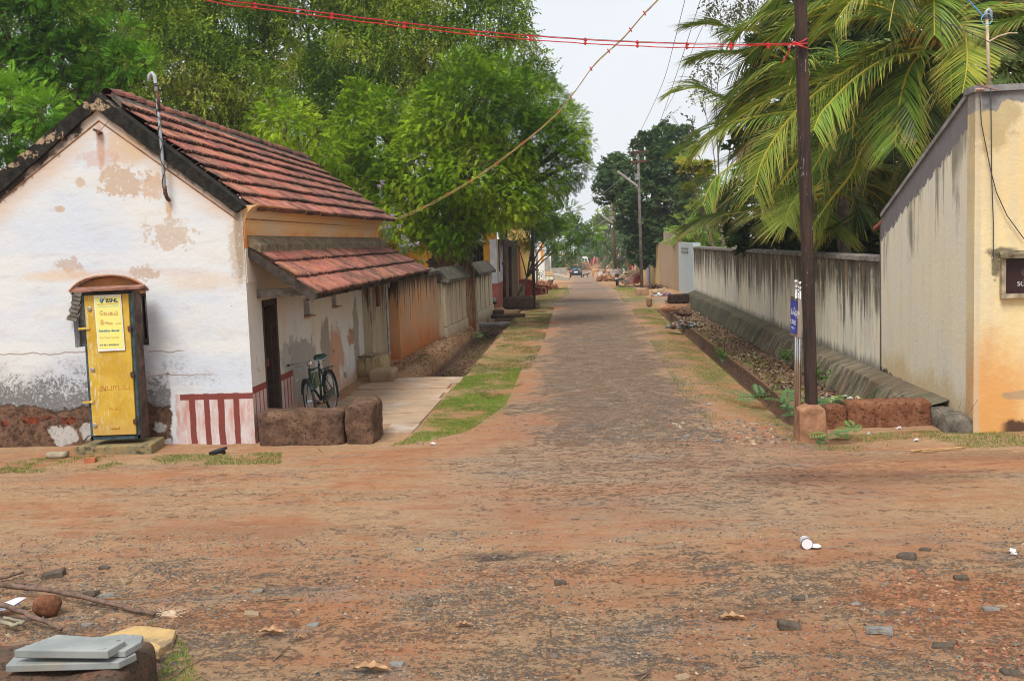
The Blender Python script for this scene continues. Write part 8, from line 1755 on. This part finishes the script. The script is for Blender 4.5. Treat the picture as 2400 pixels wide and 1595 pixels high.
def stick(label, pts, rad, nm='branch', cat='branch', mat=None, grp=None, z=.02, n=6):
    q = [G(x, y)+Vector((0, 0, z+(zz if len(p_) > 2 else 0))) for p_ in pts for (x, y, zz) in [(p_[0], p_[1], p_[2] if len(p_) > 2 else 0)]]; out = []
    for i in range(len(q)-1):
        for k in range(4): out.append(q[i].lerp(q[i+1], k/4)+Vector((random.uniform(-.4, .4)*rad, random.uniform(-.4, .4)*rad, random.uniform(0, .5)*rad)))
    out.append(q[-1]); mb = MB(); mb.tube(out, [rad*(1-.35*i/len(out)) for i in range(len(out))], n); return single(nm, label, cat, mb, mat or brm, grp, smooth=True)
stick('long brown fallen branch lying across the lower left', [(-60, 1392, .08), (30, 1400, .07), (110, 1404, .06), (200, 1418, .04), (290, 1436, .02), (362, 1448, .01)], .024)
stick('grey-brown branch pointing at the stacked grey slabs', [(-60, 1432, .10), (0, 1446, .08), (60, 1462, .06), (110, 1478, .04), (145, 1490, .03)], .023)
stick('short thin branch near the left edge above the long one', [(-30, 1372, .02), (20, 1362, .02), (55, 1350, .02)], .014)
stick('looped pale vine stem beside the slabs at the left edge', [(0, 1470, .02), (30, 1482, .03), (58, 1474, .03), (40, 1465, .02), (10, 1458, .02)], .017, 'vine', 'vine', plain('vine', (.26, .23, .16), .85))
stick('thin reddish twig curving away right of the coconut husk', [(180, 1418, .03), (300, 1415, .02), (380, 1402, .01), (445, 1381, 0)], .005, 'twig', 'twig', plain('red_twig', (.3, .13, .05), .8), n=5)
GT = 'thin dry twigs scattered over the near ground'
dm = plain('twig_dry', (.2, .13, .09), .9, var=.4)
for i, (pts, lb) in enumerate((([(470, 1392), (520, 1392), (545, 1386)], 'thin forked twig in the middle of the left foreground'), ([(600, 1410), (680, 1404)], 'straight dark twig left of the centre foreground'), ([(640, 1550), (660, 1530), (680, 1515)], 'curled thin twig near the crumpled dry leaf'), ([(885, 1392), (905, 1400), (928, 1405)], 'small brown twig below the dark patch at the centre'), ([(1990, 1465), (2005, 1482), (2012, 1505)], 'bent reddish twig in the gravel at lower right'), ([(2020, 1510), (2080, 1522), (2148, 1527)], 'long thin dark twig in the gravel at lower right'),
        ([(1735, 1566), (1780, 1562)], 'short dark twig at the bottom right of centre'), ([(2375, 1516), (2410, 1508)], 'dark twig end at the right edge'), ([(398, 1592), (430, 1570), (470, 1548)], 'thin stalk rising beside the weeds by the slabs'), ([(943, 1040), (950, 1030), (962, 1022)], 'black twig sticking up at the tip of the bright grass'), ([(745, 1052), (758, 1062)], 'pale straw before the long brown laterite block'), ([(1485, 1585), (1525, 1575), (1500, 1595)], 'tangle of broken twigs at the bottom edge'), ([(90, 1300), (100, 1345), (105, 1365)], 'upright thin dry stalk at the far left of the foreground'))): stick(lb, pts, .005, 'twig', 'twig', dm, GT, .008, 5)
stk = plain('palm_stalk', (.46, .27, .12), .85, var=.3)
stick('pale dry palm stalk on the earth before the cream building, longer one', [(2135, 1060), (2200, 1056), (2262, 1051)], .014, 'palm_stalk', 'stalk', stk); stick('pale dry palm stalk on the earth before the cream building, nearer one', [(2162, 1062), (2220, 1057), (2255, 1054)], .010, 'palm_stalk', 'stalk', stk)
# coconut husk
mb = MB(); q = G(112, 1440); mb.block(q+Vector((0, 0, .075)), (.20, .17, .15), rz=.3, n=12, rough=.012, rnd=.5, seed=3, fr=9, tilt=(.3, .2)); hk_ = single('coconut_husk', 'split brown coconut husk under the long fallen branch', 'coconut husk', mb, plain('husk', (.17, .065, .03), .9, scale=12, var=.5, bump=.01), smooth=True)
mb = MB(); q = G(400, 1444)
for k in range(24): mb.tube([q+Vector((random.uniform(-.1, .1), random.uniform(-.04, .04), .01)), q+Vector((random.uniform(-.12, .16), random.uniform(-.05, .05), .05*random.random()+.01))], .004, 4)
mb.rock(q+Vector((0, 0, .02)), (.12, .08, .05), seed=5); single('fibre_tuft', 'pale dry fibre tuft at the tip of the long branch', 'fibre', mb, plain('fibre', (.5, .38, .26), .9, var=.4))
mb = MB(); q = G(12, 1440); 
for k in range(4): mb.box(q+Vector((.03*k-.04, .02*k, .05+.01*k)), (.14, .10, .004), rz=.4*k, rx=random.uniform(-.4, .4), ry=random.uniform(-.3, .3))
single('plastic_bag', 'crumpled translucent plastic bag at the left edge beside the branches', 'plastic bag', mb, plain('bag_plastic', (.62, .6, .68), .35, var=.15))
grass('grass', 60000, [([(930, 870), (1100, 770), (1190, 745), (1215, 760), (1090, 860), (1060, 885)], 1.0)], .44, (.015, .045), GD, 'dry weeds creeping down the banks of the left ditch', 72)
fern(1000, 850, 'small green weed on the left ditch bank near the slab path', 8, 7, .35, -.1); fern(1120, 790, 'feathery weed in the left ditch below the panelled walls', 9, 8, .5, -.2)
# plastic cup
cu = thing('plastic_cup', 'white plastic cup with a red print lying on its side on the crossing', 'cup', G(1893, 1280)); q = G(1889, 1284)+Vector((0, 0, .052)); mb = MB()
mb.lathe(q, [(.050, -.05), (.046, -.05), (.036, .07), (.030, .075), (.034, .078), (.0405, .07), (.052, -.045)], 20, 'y'); obj('cup_wall', mb, plain('cup_white', (.78, .76, .78), .4, var=.04), cu, smooth=True)
mb = MB(); mb.lathe(q, [(.043, -.035), (.038, .05)], 20, 'y'); obj('print', mb, plain('cup_print', (.62, .10, .12), .5, var=.1), cu)
mb = MB(); mb.lathe(G(1908, 1284)+Vector((.01, -.02, .02)), [(.045, 0), (.05, .006), (.03, .02), (.01, .024)], 16); single('cup_lid', 'white plastic lid lying against the plastic cup', 'lid', mb, plain('lid_white', (.72, .72, .74), .4, var=.05), smooth=True)
# dry leaves
drm = plain('dry_leaf', (.40, .24, .13), .85, scale=12, var=.35)
for i, (px, py, s_, lb) in enumerate(((632, 1488, .11, 'curled brown dry leaf in the middle of the left foreground'), (868, 1575, .13, 'large tan dry leaf at the bottom left of centre'), (1714, 1454, .11, 'long tan dry leaf in the gravel right of centre'), (1086, 1470, .07, 'thin ochre dry leaf below the grey patch at the centre'), (1780, 1040, .04, 'small tan leaf by the rocks left of the pole footing'), (700, 1500, .05, 'small pale dry leaf beside the curled brown one'))):
    mb = MB(); q = G(px, py)+Vector((0, 0, .012)); n_ = 9
    for k in range(n_):
        for sgn in (-1, 1):
            t0, t1 = k/n_, (k+1)/n_; wv = lambda t: s_*.32*math.sin(math.pi*min(1, t*1.02))*(1+.15*math.sin(t*25)); cz = lambda t, o_: .03*math.sin(t*9+i)+abs(o_)*.5
            mb.poly([q+Vector(((t0-.5)*2*s_, 0, .01+.01*math.sin(t0*6))), q+Vector(((t1-.5)*2*s_, 0, .01+.01*math.sin(t1*6))), q+Vector(((t1-.5)*2*s_, sgn*wv(t1), .012+wv(t1)*.8+.008*math.sin(t1*22+sgn))), q+Vector(((t0-.5)*2*s_, sgn*wv(t0), .012+wv(t0)*.8+.008*math.sin(t0*22+sgn)))])
    o_ = single('dry_leaf', lb, 'leaf', mb, drm, 'large dry leaves on the near ground'); sm_ = o_.modifiers.new('s', 'SOLIDIFY'); sm_.thickness = .002
# individual stones
RK = [(125, 1350, .20, 0, 'dark brown rounded stone above the long branch at far left'), (290, 1364, .12, 1, 'grey-brown stone in the left foreground near the pale chips'), (245, 1332, .10, 0, 'small dark stone behind the others in the left foreground'), (45, 1374, .10, 0, 'small dark stone close to the left edge'), (215, 1392, .13, 0, 'dark stone of the row behind the long branch, middle one'), (150, 1396, .13, 1, 'brown stone of the row behind the long branch, left one'), (250, 1396, .13, 2, 'flat grey stone of the row behind the long branch, right one'),
      (205, 1464, .09, 2, 'grey angular stone right of the coconut husk'), (590, 1442, .12, 1, 'tan angular stone in the open left foreground'), (733, 1466, .10, 2, 'grey pyramid-shaped stone left of centre'), (605, 1386, .10, 2, 'grey flat stone between the twigs of the left foreground'), (930, 1556, .10, 2, 'grey stone at the bottom left of centre'), (983, 1287, .08, 2, 'small bluish stone on the crossing left of centre'), (832, 1304, .07, 0, 'small dark stone on the near edge of the crossing'),
      (2060, 1478, .19, 2, 'flat grey stone in the gravel at lower right'), (2322, 1428, .12, 2, 'grey stone in the red earth at right'), (2345, 1424, .09, 1, 'tan stone touching the grey one in the red earth'), (2168, 1290, .10, 0, 'dark stone beyond the red earth patch at right'), (2125, 1306, .16, 0, 'long dark clod on the crossing at right'), (2252, 1356, .12, 0, 'dark flat stone in the middle of the red earth patch'), (2135, 1340, .09, 3, 'reddish stone at the edge of the red earth patch'), (1870, 1404, .10, 0, 'dark brown clod in the grey gravel right of centre'), (2210, 1518, .14, 0, 'dark clod at the bottom right'),
      (1850, 1470, .17, 0, 'largest dark earthy clod in the gravel right of centre'), (1885, 1496, .05, 3, 'small pinkish stone below the largest clod'), (1313, 1366, .10, 0, 'dark brown clod near the centre of the gravel'), (1006, 1418, .05, 0, 'small black pebble on the grey patch'), (2005, 1416, .08, 2, 'small bluish stone in the grey gravel'), (1807, 1041, .10, 1, 'tan pointed stone on the near verge left of the pole'), (1680, 1033, .13, 2, 'grey-brown stone at the right edge of the street mouth'), (1610, 1022, .13, 2, 'low grey stone on the broken asphalt edge'), (1730, 1025, .10, 3, 'reddish stone between the others left of the pole footing'), (1801, 1022, .09, 3, 'orange flat stone beside the tan pointed one'), (985, 1040, .09, 1, 'ochre stone at the lower tip of the bright grass'), (2370, 1580, .12, 0, 'dark stone in the bottom right corner'), (1600, 1590, .1, 1, 'tan stone cut by the bottom edge right of centre')]
rkm = [plain('stone_dark', (.10, .075, .055), .92, scale=9, var=.35, bump=.008), plain('stone_tan', (.30, .21, .13), .92, scale=9, var=.3, bump=.008), plain('stone_grey', (.22, .205, .18), .9, scale=9, var=.3, bump=.008), plain('stone_red', (.36, .16, .09), .92, scale=9, var=.3, bump=.008)]
for i, (px, py, s_, k, lb) in enumerate(RK):
    s_ *= .74; mb = MB(); q = G(px, py); h_ = s_*(.42 if k != 2 else .28); mb.block(q+Vector((0, 0, h_*.18)), (s_*1.25, s_*.8, h_*1.1), seed=i+3, n=7, rough=s_*.10, rnd=.22, fr=1.3/s_, rz=random.uniform(-.6, .6), tilt=(random.uniform(-.2, .2), random.uniform(-.2, .2))); single('stone', lb, 'stone', mb, rkm[k], 'single stones lying about the near ground')

# ------------------------------------------------------------------ humid air
hz = MB(); hz.box((0, 249.7, 14), (606, 626, 34.6)); hm = bpy.data.materials.new('air'); hm.use_nodes = True; hn = hm.node_tree; hn.nodes.remove(hn.nodes['Principled BSDF']); pv = hn.nodes.new('ShaderNodeVolumePrincipled')
pv.inputs['Color'].default_value = (.85, .9, .95, 1); pv.inputs['Density'].default_value = .0005; hn.links.new(pv.outputs[0], hn.nodes['Material Output'].inputs['Volume'])
ho = obj('haze', hz, hm); ho['kind'] = 'stuff'; ho['label'] = 'thin humid haze that pales the far end of the street'
